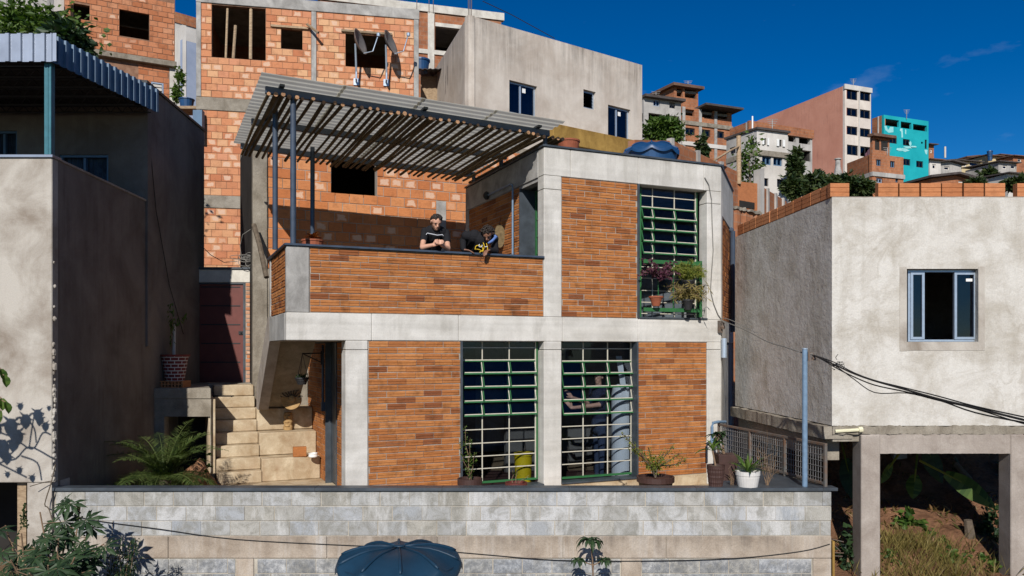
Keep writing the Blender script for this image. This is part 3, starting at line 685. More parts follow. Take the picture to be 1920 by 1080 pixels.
# ---- windows
def rect_frame(b, F, t0, t1, q0, q1, z0, z1, wt, wz=None):
    wz = wz or wt
    b.box(F, t0, t0+wt, q0, q1, z0, z1); b.box(F, t1-wt, t1, q0, q1, z0, z1)
    b.box(F, t0+wt+.0005, t1-wt-.0005, q0+.001, q1-.001, z0, z0+wz); b.box(F, t0+wt+.0005, t1-wt-.0005, q0+.001, q1-.001, z1-wz, z1)
def grid_window(F, q, tl, tr, cols, rows, tilt, parent, green_right=True):
    """rows: z of the horizontal bars from top to bottom; tilt: indices of the rows of open awning sashes"""
    z1, z0 = rows[0], rows[-1]
    b = MB()
    b.box(F, tr, tr+.035, q-.02, q+.03, z0-.03, z1); b.box(F, tl-.03, tl, q-.02, q+.03, z0-.03, z1); b.box(F, tl+.0005, tr-.0005, q-.025, q+.03, z0-.035, z0-.002)
    win = b.build('window', M['green'], parent, bevel=.003)
    edges = [tl] + cols + [tr]
    zt1, zt0 = rows[tilt[0]], rows[tilt[-1]+1]
    # thin cream bars
    for c in cols:
        for (za, zb) in ((zt1, z1), (z0, zt0)):
            b = MB(); b.box(F, c-.008, c+.008, q-.008, q+.012, za, zb); b.build('bar', M['cream'], win)
        b = MB(); b.box(F, c-.016, c+.016, q+.004, q+.03, zt0, zt1); b.build('mullion', M['green'], win)
    b = MB(); b.box(F, tr-.014, tr-.0006, q-.024, q+.01, z0, z1); b.build('bar', M['cream'], win)
    for k, z in enumerate(rows[1:-1], 1):
        if k in tilt or k-1 in tilt:
            if k == tilt[0]:
                b = MB(); b.box(F, tl, tr-.015, q-.022, q+.012, z-.004, z+.012); b.build('bar', M['cream'], win)
                b = MB(); b.box(F, tl, tr-.016, q-.03, q+.012, z-.022, z-.0045); b.build('bar', M['green'], win)
            continue
        b = MB(); b.box(F, tl, tr-.015, q-.010, q+.008, z-.007, z+.007); b.build('bar', M['cream'], win)
    ang = R(17)
    for k in range(len(rows)-1):
        for c in range(len(edges)-1):
            a, e = edges[c]+.012, edges[c+1]-.012; zt, zb = rows[k]-.006, rows[k+1]+.006
            if k in tilt:
                hh = zt - zb; dq, dz = math.sin(ang), math.cos(ang)
                def pt(t, u, n): # u down the sash from its hinge, n outward
                    return F.P(t, q - dq*u - dz*n + .002, zt - dz*u + dq*n*0 - dq*(-n)*0)
                def bar(bb, t0, t1, u0, u1, n0, n1):
                    bb.hexa([pt(t0, u1, n1), pt(t1, u1, n1), pt(t1, u1, n0), pt(t0, u1, n0)], [pt(t0, u0, n1), pt(t1, u0, n1), pt(t1, u0, n0), pt(t0, u0, n0)])
                L = hh*1.0
                b = MB(); b.cur = 0
                bar(b, e-.013, e, 0.0, L, 0.0, .012); bar(b, a+.0125, e-.0135, L-.013, L-.0005, 0, .018)
                b.cur = 1; bar(b, a-.006, e+.004, L+.0005, L+.024, -.004, .022); bar(b, a-.008, a+.006, 0.0, L, 0, .012); bar(b, a+.0125, e-.0135, 0, .01, 0, .012)
                b.build('sash', None, win, mats=[M['cream'], M['green']])
                b = MB(); bar(b, a+.012, e-.013, .01, L-.012, .003, .006); b.build('pane', M['glass'], win)
            else:
                b = MB(); b.box(F, a-.005, e+.005, q, q+.004, zb, zt); b.build('pane', M['glass'], win)
    return win
q_ = .20
def zr(x, ys): return [H.z(x, y, q_) for y in ys]
grid_window(H, q_, w1a+.09, H.t(1004, q_), [H.t(904, q_), H.t(954.5, q_)], [ZB0-.005] + zr(975, [652, 675, 699.5, 725, 751, 776, 802, 827, 851, 874]) + [H.z(975, 897, q_)], [2, 3, 4, 5], house)
grid_window(H, q_, tc1+.09, H.t(1183, q_), [H.t(1093, q_), H.t(1139, q_)], [ZB0-.005] + zr(1100, [654, 677, 701, 726, 750, 775.5, 798, 821, 845, 868]) + [H.z(1100, 891, q_)], [2, 3, 4, 5], house)
w3 = grid_window(H, q_, H.t(1199, q_)+.03, H.t(1303.6, q_), [H.t(1223, q_), H.t(1264, q_)], [ZL-.006] + zr(1223, [368.5, 389.5, 411, 432.5, 454.5, 476.5, 501, 522, 545, 567, 588]) + [H.z(1223, 597, q_)], [2, 3, 4, 5], house)
# flashings beside the openings
for (a, z0, z1) in ((w1a, -2.225, ZB0), (T(1196)+.001, ZB1, ZL)):
    b = MB(); b.box(H, a+.001, a+.030, -.012, .19, z0, z1-.004); b.build('flashing', M['slate'], house, bevel=.002)
b = MB(); b.box(H, w2b-.030, w2b-.001, -.012, .23, -2.225, ZB0-.004); b.build('flashing', M['slate'], house, bevel=.002)
for (a, c, z) in ((w1a+.03, -.003, -2.225), (tc1+.003, w2b-.031, -2.225), (T(1196)+.031, tr0-.003, ZB1)):
    b = MB(); b.box(H, a, c, -.02, .26, z-.001, z+.03); b.build('sill', M['slate'], house, bevel=.003)
# terrace window in the flank: slate reveal and green frame
b = MB(); b.box(UF, -1.015, -.99, .005, .34, ZB1-.04, ZL-.06); b.build('reveal_panel', M['slate'], house)
SW = Fr(UF.P(0, .30, 0).xy, UF.d)
b = MB(); rect_frame(b, SW, -.985, -.25, 0, .04, ZB1-.03, ZL-.07, .045); sw = b.build('side_window', M['green'], house)
for k in range(7):
    z = ZB1 + .25 + k*.30
    b = MB(); b.box(SW, -.935, -.30, .005, .03, z-.012, z+.012); b.build('bar', M['green'], sw)
    b = MB(); b.box(SW, -.935, -.30, .015, .019, z-.27, z-.014); b.build('pane', M['glass'], sw)
# conduit, round lamp, and bolt-hole knocks on the terrace flank
b = MB()
pa = [UF.P(-2.62, -.05, 2.55), UF.P(-1.30, -.05, 2.98), UF.P(-1.20, -.05, 2.97), UF.P(-1.17, -.05, 2.88), UF.P(-1.17, -.05, .53)]
pl = [H.z(917, 350, 0), 0]
b.tube([UF.P(-2.35, -.05, 2.93), UF.P(-1.27, -.05, 2.93), UF.P(-1.19, -.05, 2.90), UF.P(-1.165, -.05, 2.82), UF.P(-1.165, -.05, .55)], .018, 8)
b.build('conduit', M['post_blue'], house)
b = MB(); b.lathe((0, 0, 0), [(0, -.0), (.07, 0), (.085, .03), (.07, .06), (.03, .09), (0, .09)], 14)
rot = Matrix.Rotation(math.pi/2, 4, 'Y')
for i, v in enumerate(b.v):
    w = Vector((v.z, v.x, v.y)); b.v[i] = UF.P(-2.40 + w.y, -.03 - w.x, 2.93 + w.z)
b.build('wall_lamp', M['pot_black'], house, smooth=True)
# downpipe at the right flank
b = MB(); b.tube([RF.P(1.75, -.06, 2.38), RF.P(1.75, -.06, .35)], .05, 10); b.tube([RF.P(1.75, .0, 2.42), RF.P(1.75, -.06, 2.38)], .05, 10); b.build('downpipe', M['steel_blue'], house)
# loose flex hanging down the facade beside the upper window
b = MB(); rx = [(1320, 333), (1328, 347), (1333, 375), (1334, 420), (1336, 470), (1333, 510), (1331, 545), (1337, 570), (1345, 590), (1352, 600)]
b.tube([H.P(T(x), -.02, H.z(x, y)) for x, y in rx], .008, 6); b.build('hanging_flex', M['cable_grey'], house)
# service bracket with insulators at the corner
b = MB(); p = H.P(tR-.02, -.05, .42)
b.box(H, tR-.08, tR-.01, -.06, -.001, .30, .52); b.lathe(H.P(tR-.03, -.09, .36), [(0, 0), (.03, 0), (.04, .04), (.03, .08), (.04, .12), (0, .13)], 10); b.build('service_bracket', M['rust'], house)
b = MB(); b.tube([H.P(tR+.02, -.06, .2), H.P(tR+.02, -.06, -.15)], .05, 8); b.build('meter_tube', M['alu'], house)
# ---------------------------------------------------------------- pergola over the terrace
FL = Vector((-3.43, 10.91, 3.80)); FR_ = Vector((0.875, 12.80, 3.66)); BL = Vector((-5.13, 14.66, 3.80))
pu = (FR_ - FL); plen = pu.length; pu.normalize(); pv = (BL - FL); pdep = pv.length; pv.normalize()
perg = thing('pergola', H.P(tL+.12, .06, ZP+.035), 'terrace pergola of round wooden poles under a corrugated grey roof on dark steel posts', 'pergola')
def pp(a, b_, dz): return FL + pu*a + pv*b_ + Vector((0, 0, dz))
# corrugated sheet: waves run along the facade
b = MB(); nw = 23; per = 8; n = nw*per; am = .011; rows = []
nsh = 4
for sh in range(nsh):
    a0, a1 = plen*sh/nsh - (.05 if sh else 0), plen*(sh+1)/nsh; dz0 = .006*(sh % 2)
    prev = None
    for k in range(n+1):
        w = pdep*k/n; z = am*math.sin(2*math.pi*k/per)
        cur = (pp(a0, w, z+dz0), pp(a1, w, z+dz0), pp(a0, w, z+dz0-.007), pp(a1, w, z+dz0-.007))
        if prev:
            b.face([prev[0], prev[1], cur[1], cur[0]])
        prev = cur
b.build('roof_sheet', M['fibro'], perg, smooth=False)
def pbar(name, a0, a1, b0, b1, z0, z1, mat):
    b = MB(); b.hexa([pp(a0, b0, z0), pp(a1, b0, z0), pp(a1, b1, z0), pp(a0, b1, z0)], [pp(a0, b0, z1), pp(a1, b0, z1), pp(a1, b1, z1), pp(a0, b1, z1)])
    return b.build(name, M[mat], perg, bevel=.004)
beams = (.42, 2.15, 3.85)
for bb in beams: pbar('beam', .10, plen-.10, bb-.035, bb+.035, -.155, -.055, 'steel_blue')
for aa in (.32, 2.45, plen-.32): pbar('rafter', aa-.035, aa+.035, .30, 4.0, -.055, -.018, 'slate')
# posts
for (x, y, Y, zt, r) in ((551, 452, None, None, .042), (516, 468, 12.08, None, .040), (586, 430, 14.35, None, .040)):
    if Y is None: p = H.P(T(551), .06, ZP+.03); ztop = 3.66
    else: p = px(x, y, Y); p.z = ZP+.03 if x == 516 else ZB1-.06; ztop = 3.64
    b = MB(); b.tube([p, Vector((p.x, p.y, ztop))], r, 14); b.build('post', M['steel_blue'], perg, smooth=False)
for s_ in (.12, 2.0, 3.45):
    p = UF.P(-s_, .08, ZR+.036); b = MB(); b.tube([p, Vector((p.x, p.y, 3.60))], .038, 12); b.build('post', M['slate'], perg)
# round poles hung below the beams, none of them straight
fx = [504, 517, 530, 542.5, 556, 568, 586, 608, 628, 642, 663, 679, 693, 706.5, 719, 733, 745, 757, 768, 781, 794, 806, 815, 825, 840, 856, 868, 883, 897, 915, 927, 942.5, 957.5, 972, 988, 998, 1009, 1022, 1037.5, 1047, 1057]
rg = random.Random(21)
Pf = Fr(pp(0, .30, 0).xy, pu.xy)
for x in fx:
    a = Pf.t(x); r = rg.uniform(.024, .033); L0 = .28 + rg.uniform(-.05, .05); L1 = 4.12 + rg.uniform(-.06, .10)
    ph = rg.uniform(0, 6); amp = rg.uniform(.006, .02); drift = rg.uniform(-.022, .022); pts = []; rs = []
    for k in range(9):
        f = k/8; w = L0 + (L1-L0)*f
        pts.append(pp(a + amp*math.sin(ph + f*4.4) - amp*math.sin(ph) + drift*f, w, -.158 - r + .008*math.sin(ph*2 + f*7))); rs.append(r*(1 - .18*f + .05*math.sin(f*9 + ph)))
    b = MB(); b.tube(pts, rs, 9, cap=False)
    b.cur = 1
    e = [b.v[j] for j in range(9)]; b.face(list(reversed(e))); e = [b.v[8*9 + j] for j in range(9)]; b.face(e)
    b.build('pole', None, perg, smooth=False, mats=[M['pole'], M['pole_end']], weld=True)
# ---------------------------------------------------------------- stairs, seats and landing left of the house
st = thing('concrete_staircase', H.P(-4.8, 3.38, ZF), 'worn beige concrete stairs with wide sitting steps beside the brick flank', 'stairs')
hh, g = .2142, .215; s0 = 3.38
tS0, tS1 = -4.83, -2.995
for i in range(8):
    z1 = ZF + hh*(i+1); a = s0 + g*i
    b = MB(); b.box(H, tS0 + .004*i, -4.06, a, 5.4, z1 - hh + (.002 if i else 0), z1 - (.0 if i % 2 else .003)); b.build('step', M['concrete_stair'], st, bevel=.012)
for k in range(3):
    z1 = ZF + hh*2*(k+1); a = s0 + .02 + g*2*k
    b = MB(); b.box(H, -4.056, tS1 - .015 + .012*k*0, a, 5.0, z1 - hh*2 + .002, z1 - .006); b.build('seat', M['concrete_stair'], st, bevel=.014)
# raking stair up to the terrace: stringer and soffit
def slab(name, t0, t1, pts, mat):
    b = MB(); n = len(pts)
    A = [H.P(t0, s_, z) for s_, z in pts]; B = [H.P(t1, s_, z) for s_, z in pts]
    b.face(A); b.face(list(reversed(B)))
    for k in range(n):
        b.face([A[k], B[k], B[(k+1) % n], A[(k+1) % n]][::-1])
    return b.build(name, M[mat], st)
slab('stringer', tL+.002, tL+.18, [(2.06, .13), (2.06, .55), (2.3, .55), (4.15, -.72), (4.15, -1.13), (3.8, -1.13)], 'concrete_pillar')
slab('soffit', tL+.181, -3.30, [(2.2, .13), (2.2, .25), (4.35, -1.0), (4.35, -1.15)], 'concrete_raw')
# landing
ld = thing('landing', (-6.0, 14.5, ZF), 'dark block landing with an opening below, in the shade of the left house', 'landing')
LN = Fr((-6.75, 14.3), (1, .0)); ztop = -.70
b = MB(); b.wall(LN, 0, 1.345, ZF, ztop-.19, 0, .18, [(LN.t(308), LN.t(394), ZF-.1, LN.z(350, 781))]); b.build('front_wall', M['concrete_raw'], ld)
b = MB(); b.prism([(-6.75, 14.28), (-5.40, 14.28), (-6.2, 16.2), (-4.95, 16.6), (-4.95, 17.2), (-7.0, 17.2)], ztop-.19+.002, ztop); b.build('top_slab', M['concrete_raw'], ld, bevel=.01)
b = MB(); b.box(LN, -.1, 1.3, 1.2, 1.3, ZF, ztop-.2); b.build('rear_wall', M['dark'], ld)
b = MB(); b.box(H, -4.96, -4.845, 3.62, 5.3, ZF, ztop-.2); b.build('side_wall', M['concrete_stair'], ld)
# ---------------------------------------------------------------- gate wall with the red door at the top of the stairs
DW = Fr((px(345, 0, 16.7).x, 16.7), (1, 0.03))
dw = thing('entrance_wall', DW.P(.7, .1, -.71), 'small entrance wall with pale lintel and ribbed brick jambs around a dark red door', 'wall')
d0, d1, dz0, dz1 = DW.rect(367, 530, 456, 719)
b = MB(); b.box(DW, -.2, DW.t(474), 0, .2, dz1+.005, DW.z(410, 505)); b.build('lintel', M['concrete_white'], dw, bevel=.01)
b = MB(); b.box(DW, -.2, DW.t(475), -.03, .25, DW.z(410, 505)+.002, DW.z(410, 501)); b.build('coping', M['slate'], dw)
it = []
for (a, c) in ((-.2, d0-.045), (d1+.045, DW.t(474))):
    b = MB(); b.box(DW, a, c, .012, .2, -.72, dz1); jb = b.build('jamb', M['mortar'], dw)
    it += [(jb, e) for e in lay(DW, a, c, -.70, dz1, 0, .30, .085, .018, seed=int(a*10)+9)]
place_bricks(it, dw, M['brick_jamb'], dep=.03)
b = MB(); b.box(DW, d0-.04, d0, -.005, .15, -.7, dz1); b.box(DW, d1, d1+.04, -.005, .15, -.7, dz1); b.box(DW, d0+.001, d1-.001, -.004, .15, dz1-.03, dz1-.001); b.build('door_frame', M['slate'], dw)
b = MB(); b.box(DW, d0+.004, d1-.004, .03, .07, -.69, dz1-.032); dd = b.build('door', M['door_red'], dw)
for k in range(5):
    z = dz1 - .09 - k*.395
    b = MB(); b.box(DW, d0+.10, d1-.07, .022, .031, z-.012, z+.012); b.build('ledge', M['pot_black'], dd)
b = MB(); zz = DW.z(447, 624); b.box(DW, d1-.10, d1-.005, .005, .031, zz-.035, zz+.035); b.ball(DW.P(d1-.045, .0, zz), .02, 8, 6); b.build('lock', M['pot_black'], dd)
# coil of cables above the gate
for k in range(1):
    cb = MB(); rg = random.Random(5)
    for m in range(9):
        c = px(456 + rg.uniform(-14, 14), 488 + rg.uniform(-6, 6), 16.62); rx_, rz_ = rg.uniform(.07, .17), rg.uniform(.03, .10); w = rg.uniform(0, 3)
        cb.tube([c + Vector((rx_*math.cos(q*.5+w), .03*math.sin(q), rz_*math.sin(q*.5+w))) for q in range(14)], .007, 5)
    cb.tube([px(372, 455, 16.7), px(395, 478, 16.6), px(420, 492, 16.6), px(445, 490, 16.6)], .008, 5)
    cb.tube([px(470, 430, 16.6), px(455, 440, 16.6), px(450, 460, 16.6), px(453, 485, 16.6)], .007, 5)
    tag(cb.build('cable_coil', M['cable_grey']), 'tangled coil of grey cables lying on top of the entrance wall', 'cable')
# ---------------------------------------------------------------- left house
LW = Fr((-6.207, 10.75), (1, 0.0))                    # lit front
LS = Fr((-6.207, 10.75), -vpdir(870)); LS = Fr((-6.207, 10.75), vpdir(870))   # right flank (faces right), t = distance back
lh = thing('left_house', (-8.0, 12.0, -1.8), 'grey plastered house with a covered veranda at the left edge of the picture', 'house')
zt = 2.585; zb = -1.80
b = MB(); b.box(LW, -6, -.003, 0, .15, zb, zt); b.build('front_wall', M['plaster_left'], lh, bevel=.01)
b = MB(); b.box(LW, -6, .02, -.03, .19, zt+.002, zt+.04); b.build('coping', M['zinc'], lh, bevel=.004)
b = MB(); b.box(LS, .152, 3.2, 0, .15, -2.9, zt); b.build('flank_parapet', M['render_shaded'], lh)
b = MB(); b.box(LS, 3.2, 6.3, 0, .15, -2.9, 4.65); b.build('flank_wall', M['render_shaded'], lh)
b = MB(); b.box(LS, 3.15, 6.35, -.03, .3, 4.652, 4.70); b.build('roof_edge', M['rubber'], lh)
b = MB(); b.box(LS, .2, 3.18, -.015, .17, zt+.002, zt+.03); b.build('flank_coping', M['mortar'], lh)
pv_ = [(-12.2, 10.91), LS.P(.17, .155, 0), LS.P(6.2, .155, 0), (-12.2, 16.9)]
b = MB(); b.prism(pv_, -.1, .05); b.build('veranda_floor', M['dark'], lh)
b = MB(); b.prism(pv_, zb+.02, zb+.2); b.build('floor_slab', M['concrete_raw'], lh)
VB = Fr((-12.0, 13.9), (1, 0)); hw = [VB.rect(111, 290, 203, 344), VB.rect(-20, 245, 32, 330)]
b = MB(); b.wall(VB, 0, 5.64, .05, 4.6, 0, .15, hw); b.build('veranda_wall', M['render_shaded'], lh)
for r in hw:
    b = MB(); rect_frame(b, VB, r[0], r[1], .03, .09, r[2], r[3], .04); b.box(VB, (r[0]+r[1])/2-.02, (r[0]+r[1])/2+.02, .03, .09, r[2]+.05, r[3]-.05); wnd = b.build('window', M['zinc_blue'], lh)
    b = MB()
    n = 22
    for k in range(n):
        a = r[0] + (r[1]-r[0])*k/n; c = r[0] + (r[1]-r[0])*(k+1)/n
        b.face([VB.P(a, .13 + .03*(k % 2), r[2]), VB.P(c, .13 + .03*((k+1) % 2), r[2]), VB.P(c, .13 + .03*((k+1) % 2), r[3]), VB.P(a, .13 + .03*(k % 2), r[3])])
    b.build('curtain', M['curtain'], wnd)
b = MB(); b.aabb(-12.2, -6.6, 13.7, 17.0, 4.55, 4.65); b.build('roof_slab', M['concrete_raw'], lh)
b = MB(); b.aabb(-12.2, -6.9, 16.9, 17.0, -2.9, 4.6); b.aabb(-12.3, -12.2, 10.8, 17, -2.9, 4.6); b.build('rear_wall', M['concrete_raw'], lh)
# supports below the front
b = MB(); b.aabb(-6.55, -6.22, 10.76, 11.2, -3.6, zb-.004); b.build('pier', M['plaster_left'], lh)
b = MB(); b.aabb(-6.74, -6.62, 10.85, 10.97, -3.6, zb); b.build('timber_prop', M['plank'], lh)
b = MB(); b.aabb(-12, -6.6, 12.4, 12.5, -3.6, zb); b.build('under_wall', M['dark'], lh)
# ragged plaster edge at the front corner
b = MB(); rg = random.Random(3)
for k in range(46):
    z = -1.75 + k*.075 + rg.uniform(-.02, .02)
    if z < .1 or (z < 1.2 and rg.random() < .35):
        b.ball((-6.20 + rg.uniform(-.01, .012), 10.76 + rg.uniform(-.005, .03), z), rg.uniform(.012, .035), 6, 4, (1, 1, 1.5), .4, k)
b.build('plaster_chips', M['plaster_left'], lh)['kind'] = 'stuff'
# veranda canopy
cz0, cz1 = 4.11, 4.51
cn = thing('veranda_canopy', (-6.67, 11.48, .05), 'veranda canopy with a corrugated zinc fascia and teal post on the left house', 'canopy')
CF = Fr((-6.585, 11.38), (1, 0)); CS = Fr((-6.585, 11.38), (0.42, 2.42))
def fascia(F, t0, t1, mat, nm, rib=.17, step=0.0):
    b = MB(); t = t0; pts = []
    while t < t1:
        pts += [(t, 0), (t+rib*.55, 0), (t+rib*.62, -.028), (t+rib*.93, -.028)]; t += rib
    pts.append((t1, 0))
    for (a, c) in zip(pts[:-1], pts[1:]):
        b.face([F.P(a[0], a[1], cz0), F.P(c[0], c[1], cz0), F.P(c[0], c[1], cz1), F.P(a[0], a[1], cz1)])
        b.face([F.P(c[0], c[1]+.006, cz0), F.P(a[0], a[1]+.006, cz0), F.P(a[0], a[1]+.006, cz1), F.P(c[0], c[1]+.006, cz1)])
        b.face([F.P(a[0], a[1], cz1), F.P(c[0], c[1], cz1), F.P(c[0], c[1]+.006, cz1), F.P(a[0], a[1]+.006, cz1)])
    return b.build(nm, M[mat], cn)
fascia(CF, -5.0, -.004, 'zinc', 'front_fascia'); fascia(CS, .01, 2.456, 'zinc_blue', 'side_fascia', .155)
b = MB(); b.aabb(-6.593, -6.577, 11.372, 11.384, cz0, cz1+.01); b.build('corner_trim', M['zinc'], cn)
b = MB(); e0 = CS.P(2.456, 0, 0); e1 = CS.P(0, 0, 0)
b.prism([(-12, 11.41), (e1.x-.02, 11.41), (e0.x-.02, e0.y), (-6.4, 13.93), (-12, 13.93)], cz0+.12, cz0+.15); b.build('roof_deck', M['dark'], cn)
for k in range(6):
    y = 11.5 + k*.45
    b = MB(); xr = e1.x + (e0.x-e1.x)*(y-11.38)/2.42 - .06
    b.tube([(-12, y, cz0+.1), (xr, y, cz0+.1)], .018, 5); b.tube([(-12, y, cz0-.02), (xr, y, cz0-.02)], .014, 5)
    for m in range(24):
        xa = xr - m*.2; b.tube([(xa, y, cz0+.1), (xa-.1, y, cz0-.02), (xa-.2, y, cz0+.1)], .009, 4, cap=False)
    b.build('truss', M['pot_black'], cn)
b = MB(); pz = px(93, 290, 11.5); b.aabb(pz.x-.05, pz.x+.05, 11.45, 11.55, .05, cz0+.02); b.aabb(pz.x-.012, pz.x+.012, 11.442, 11.451, .05, cz0); b.build('post', M['teal_steel'], cn, bevel=.004)
# flex hanging from the canopy end down the flank
b = MB(); b.tube([LS.P(3.2, -.03, 3.9), LS.P(3.55, -.03, 2.5), LS.P(4.2, -.03, 1.2), LS.P(4.95, -.03, .3)], .008, 5)
tag(b.build('wall_cable', M['rubber']), 'thin dark cable hanging down the shaded flank of the left house', 'cable')
# grey shutter board on the roof corner of the left house
# ---------------------------------------------------------------- right house on pillars
RW = Fr((4.501, 11.2), (1, 0.0)); RS = Fr((4.501, 11.2), -vpdir(862))      # left flank (faces left): t = -distance back
rh = thing('right_house', (6.0, 12.6, -4), 'grey unpainted plaster house raised on concrete pillars at the right', 'house')
zt2 = 2.135; zb2 = -1.075
wr = RW.rect(1700, 504, 1834, 641)
b = MB(); b.wall(RW, 0, 4.5, zb2, zt2, 0, .2, [wr]); b.build('front_wall', M['plaster_right'], rh)
b = MB(); b.wall(RS, -3.95, -.003, zb2+.004, zt2-.002, .0, .15); b.build('flank_wall', M['plaster_right'], rh)
b = MB(); b.aabb(4.6, 9, 14.9, 15.0, zb2, zt2-.004); b.aabb(8.9, 9.0, 11.5, 14.9, zb2, zt2-.004); b.build('rear_wall', M['plaster_right'], rh)
b = MB(); b.aabb(4.55, 8.9, 11.3, 14.9, zt2-.15, zt2-.02); b.build('roof_slab', M['concrete_raw'], rh)
b = MB(); b.aabb(4.7, 8.8, 11.41, 14.8, zb2+.006, zb2+.02); b.build('room_floor', M['dark'], rh)
# smoothed band round the window and its sliding sashes
b = MB()
for (a, c, d, e) in ((wr[0]-.10, wr[0]+.0, wr[2]-.13, wr[3]+.03), (wr[1], wr[1]+.09, wr[2]-.12, wr[3]+.03), (wr[0]+.001, wr[1]-.001, wr[2]-.12, wr[2]-.001)): b.box(RW, a, c, -.006, .05, d, e)
b.build('window_surround', M['plaster_left'], rh)
m0, m1, m2, m3 = [RW.t(x, .1) for x in (1702, 1728, 1788, 1829)]
b = MB(); rect_frame(b, RW, m0, m3+.03, .09, .15, wr[2]+.005, wr[3]-.01, .028); win = b.build('window', M['alu'], rh)
for (a, c) in ((m0+.03, m1+.03), (m2, m3)):
    b = MB(); rect_frame(b, RW, a, c, .075, .12, wr[2]+.036, wr[3]-.04, .035); b.build('sash', M['alu'], win)
    b = MB(); b.box(RW, a+.035, c-.035, .095, .10, wr[2]+.07, wr[3]-.075); b.build('pane', M['glass_dark'], win)
b = MB(); b.box(RW, m3-.14, m3-.05, .090, .094, wr[3]-.17, wr[3]-.13); b.build('sticker', M['white'], win)
b = MB(); pA = RW.P(m1+.14, .9, wr[2]-.1); b.hexa([pA, pA+Vector((.03, 0, 0)), pA+Vector((.03, .03, 0)), pA+Vector((0, .03, 0))], [p_+Vector((.16, 0, 1.0)) for p_ in (pA, pA+Vector((.03, 0, 0)), pA+Vector((.03, .03, 0)), pA+Vector((0, .03, 0)))])
tag(b.build('leaning_lath', M['plank']), 'thin wooden lath leaning inside the open window of the right house', 'lath')
# ragged slab edge, ring beam and pillars
def ragged(name, F, t0, t1, q0, q1, z0, z1, mat, parent, seed, n=60, a=.012):
    b = MB(); rg = random.Random(seed); pr = None
    for k in range(n+1):
        t = t0 + (t1-t0)*k/n; zz1 = z1 + rg.uniform(-a, a*.3); zz0 = z0 + rg.uniform(-a*.4, a*.4); qq = q0 + rg.uniform(-a*.5, a*.5)
        c = (F.P(t, qq, zz0), F.P(t, qq + rg.uniform(-.004, .004), zz1), F.P(t, q1, zz1), F.P(t, q1, zz0))
        if pr:
            for i in range(4): b.face([pr[i], c[i], c[(i+1) % 4], pr[(i+1) % 4]][::-1])
        else: b.face([c[0], c[1], c[2], c[3]])
        pr = c
    b.face([pr[3], pr[2], pr[1], pr[0]]); return b.build(name, M[mat], parent)
ragged('slab_edge', RW, -.0, 4.5, -.02, .3, -1.19, -1.068, 'concrete_raw', rh, 4, 90, .022)
ragged('ring_beam', RW, .53, 2.68, -.012, .25, -1.465, -1.19, 'concrete_pillar', rh, 5, 60, .006)
ragged('ring_beam', RW, 2.95, 4.5, -.012, .25, -1.465, -1.19, 'concrete_pillar', rh, 6, 60, .006)
for x0 in (1613, 1893):
    b = MB(); t0 = RW.t(x0); b.box(RW, t0, t0+.27, -.03, .26, -4.2, -1.2); b.build('pillar', M['concrete_pillar'], rh, bevel=.012)
b = MB(); b.aabb(4.6, 4.85, 14.4, 14.65, -4.2, -1.3); b.build('pillar', M['concrete_grey'], rh, bevel=.01)
b = MB(); b.aabb(6.9, 7.15, 14.4, 14.65, -4.2, -1.3); b.build('pillar', M['concrete_grey'], rh, bevel=.01)
ragged('slab_ledge', RS, -3.9, -.0, -.11, .3, -1.26, -1.078, 'concrete_raw', rh, 7, 36, .016)
b = MB(); b.box(RS, -3.9, -.02, .02, 4.3, -1.30, -1.2); b.build('floor_slab', M['concrete_raw'], rh)
b = MB(); b.box(RS, -3.9, -.3, .05, .25, -1.6, -1.31); b.build('side_beam', M['concrete_raw'], rh)
b = MB(); b.tube([RW.P(.03, -.035, -1.15), RW.P(.36, -.035, -1.13)], .026, 8); b.tube([RW.P(.355, -.035, -1.13), RW.P(.41, -.035, -1.125)], .042, 8); b.build('drain_pipe', M['ivory'], rh)
# course of bricks on the roof edge
it = []
zz = zt2 + .012
b = MB(); b.box(RW, 0, 4.5, .0, .17, zt2, zt2+.012); bed = b.build('mortar_bed', M['mortar'], rh)
for (x0, x1, n) in ((1555, 1594, 1), (1645, 1886, 6), (1906, 2030, 3)):
    a, c = RW.t(x0), RW.t(x1); w = (c-a)/n
    for k in range(n): it.append((bed, (RW, a + w*(k+.5), -.0 + rng.uniform(-.006, .006), zz + .095, w-.022, .19)))
place_bricks(it, rh, M['brick_new'], dep=.10, groove=3, cap=40, name='brick')
it = []
for k in range(12): it.append((bed, (RS, -.18 - .315*k - .02, 0.0 + rng.uniform(-.006, .006), zz + .095 + rng.uniform(-.004, .004), .292, .19)))
place_bricks(it, rh, M['brick_new'], dep=.10, groove=3, cap=40, name='brick')
# ---------------------------------------------------------------- buildings behind
# ---- unfinished brick building above the pergola
A = Fr((px(369, 0, 23.0).x, 23.0), vpdir(8500))
bA = thing('brick_building', A.P(3, 1, 0), 'tall unfinished orange brick building with black window holes behind the pergola', 'building')
tA_ = A.t(785)
hA = [A.rect(397, 5, 498, 110), A.rect(527, 54, 567, 92), A.rect(648, 62, 725, 127)]
hA[0] = (hA[0][0], hA[0][1], hA[0][2], 10.0)
b = MB(); b.wall(A, 0, tA_, -0.6, 10.32, .012, .2, hA); wA = b.build('wall', M['mortar_red'], bA)
b = MB(); b.prism([A.P(.05, .2, 0), A.P(tA_-.05, .2, 0), A.P(tA_-.05, 3.6, 0), A.P(.05, 3.6, 0)], 10.1, 10.3); b.build('roof_slab', M['concrete_raw'], bA)
b = MB(); b.prism([A.P(.02, 3.4, 0), A.P(tA_, 3.4, 0), A.P(tA_, 3.6, 0), A.P(.02, 3.6, 0)], 0.5, 10.1); b.box(A, 0.01, .15, .2, 3.4, .5, 10.1); b.box(A, tA_-.15, tA_-.01, .2, 3.4, .5, 10.1); b.build('rear_wall', M['brick_far'], bA)
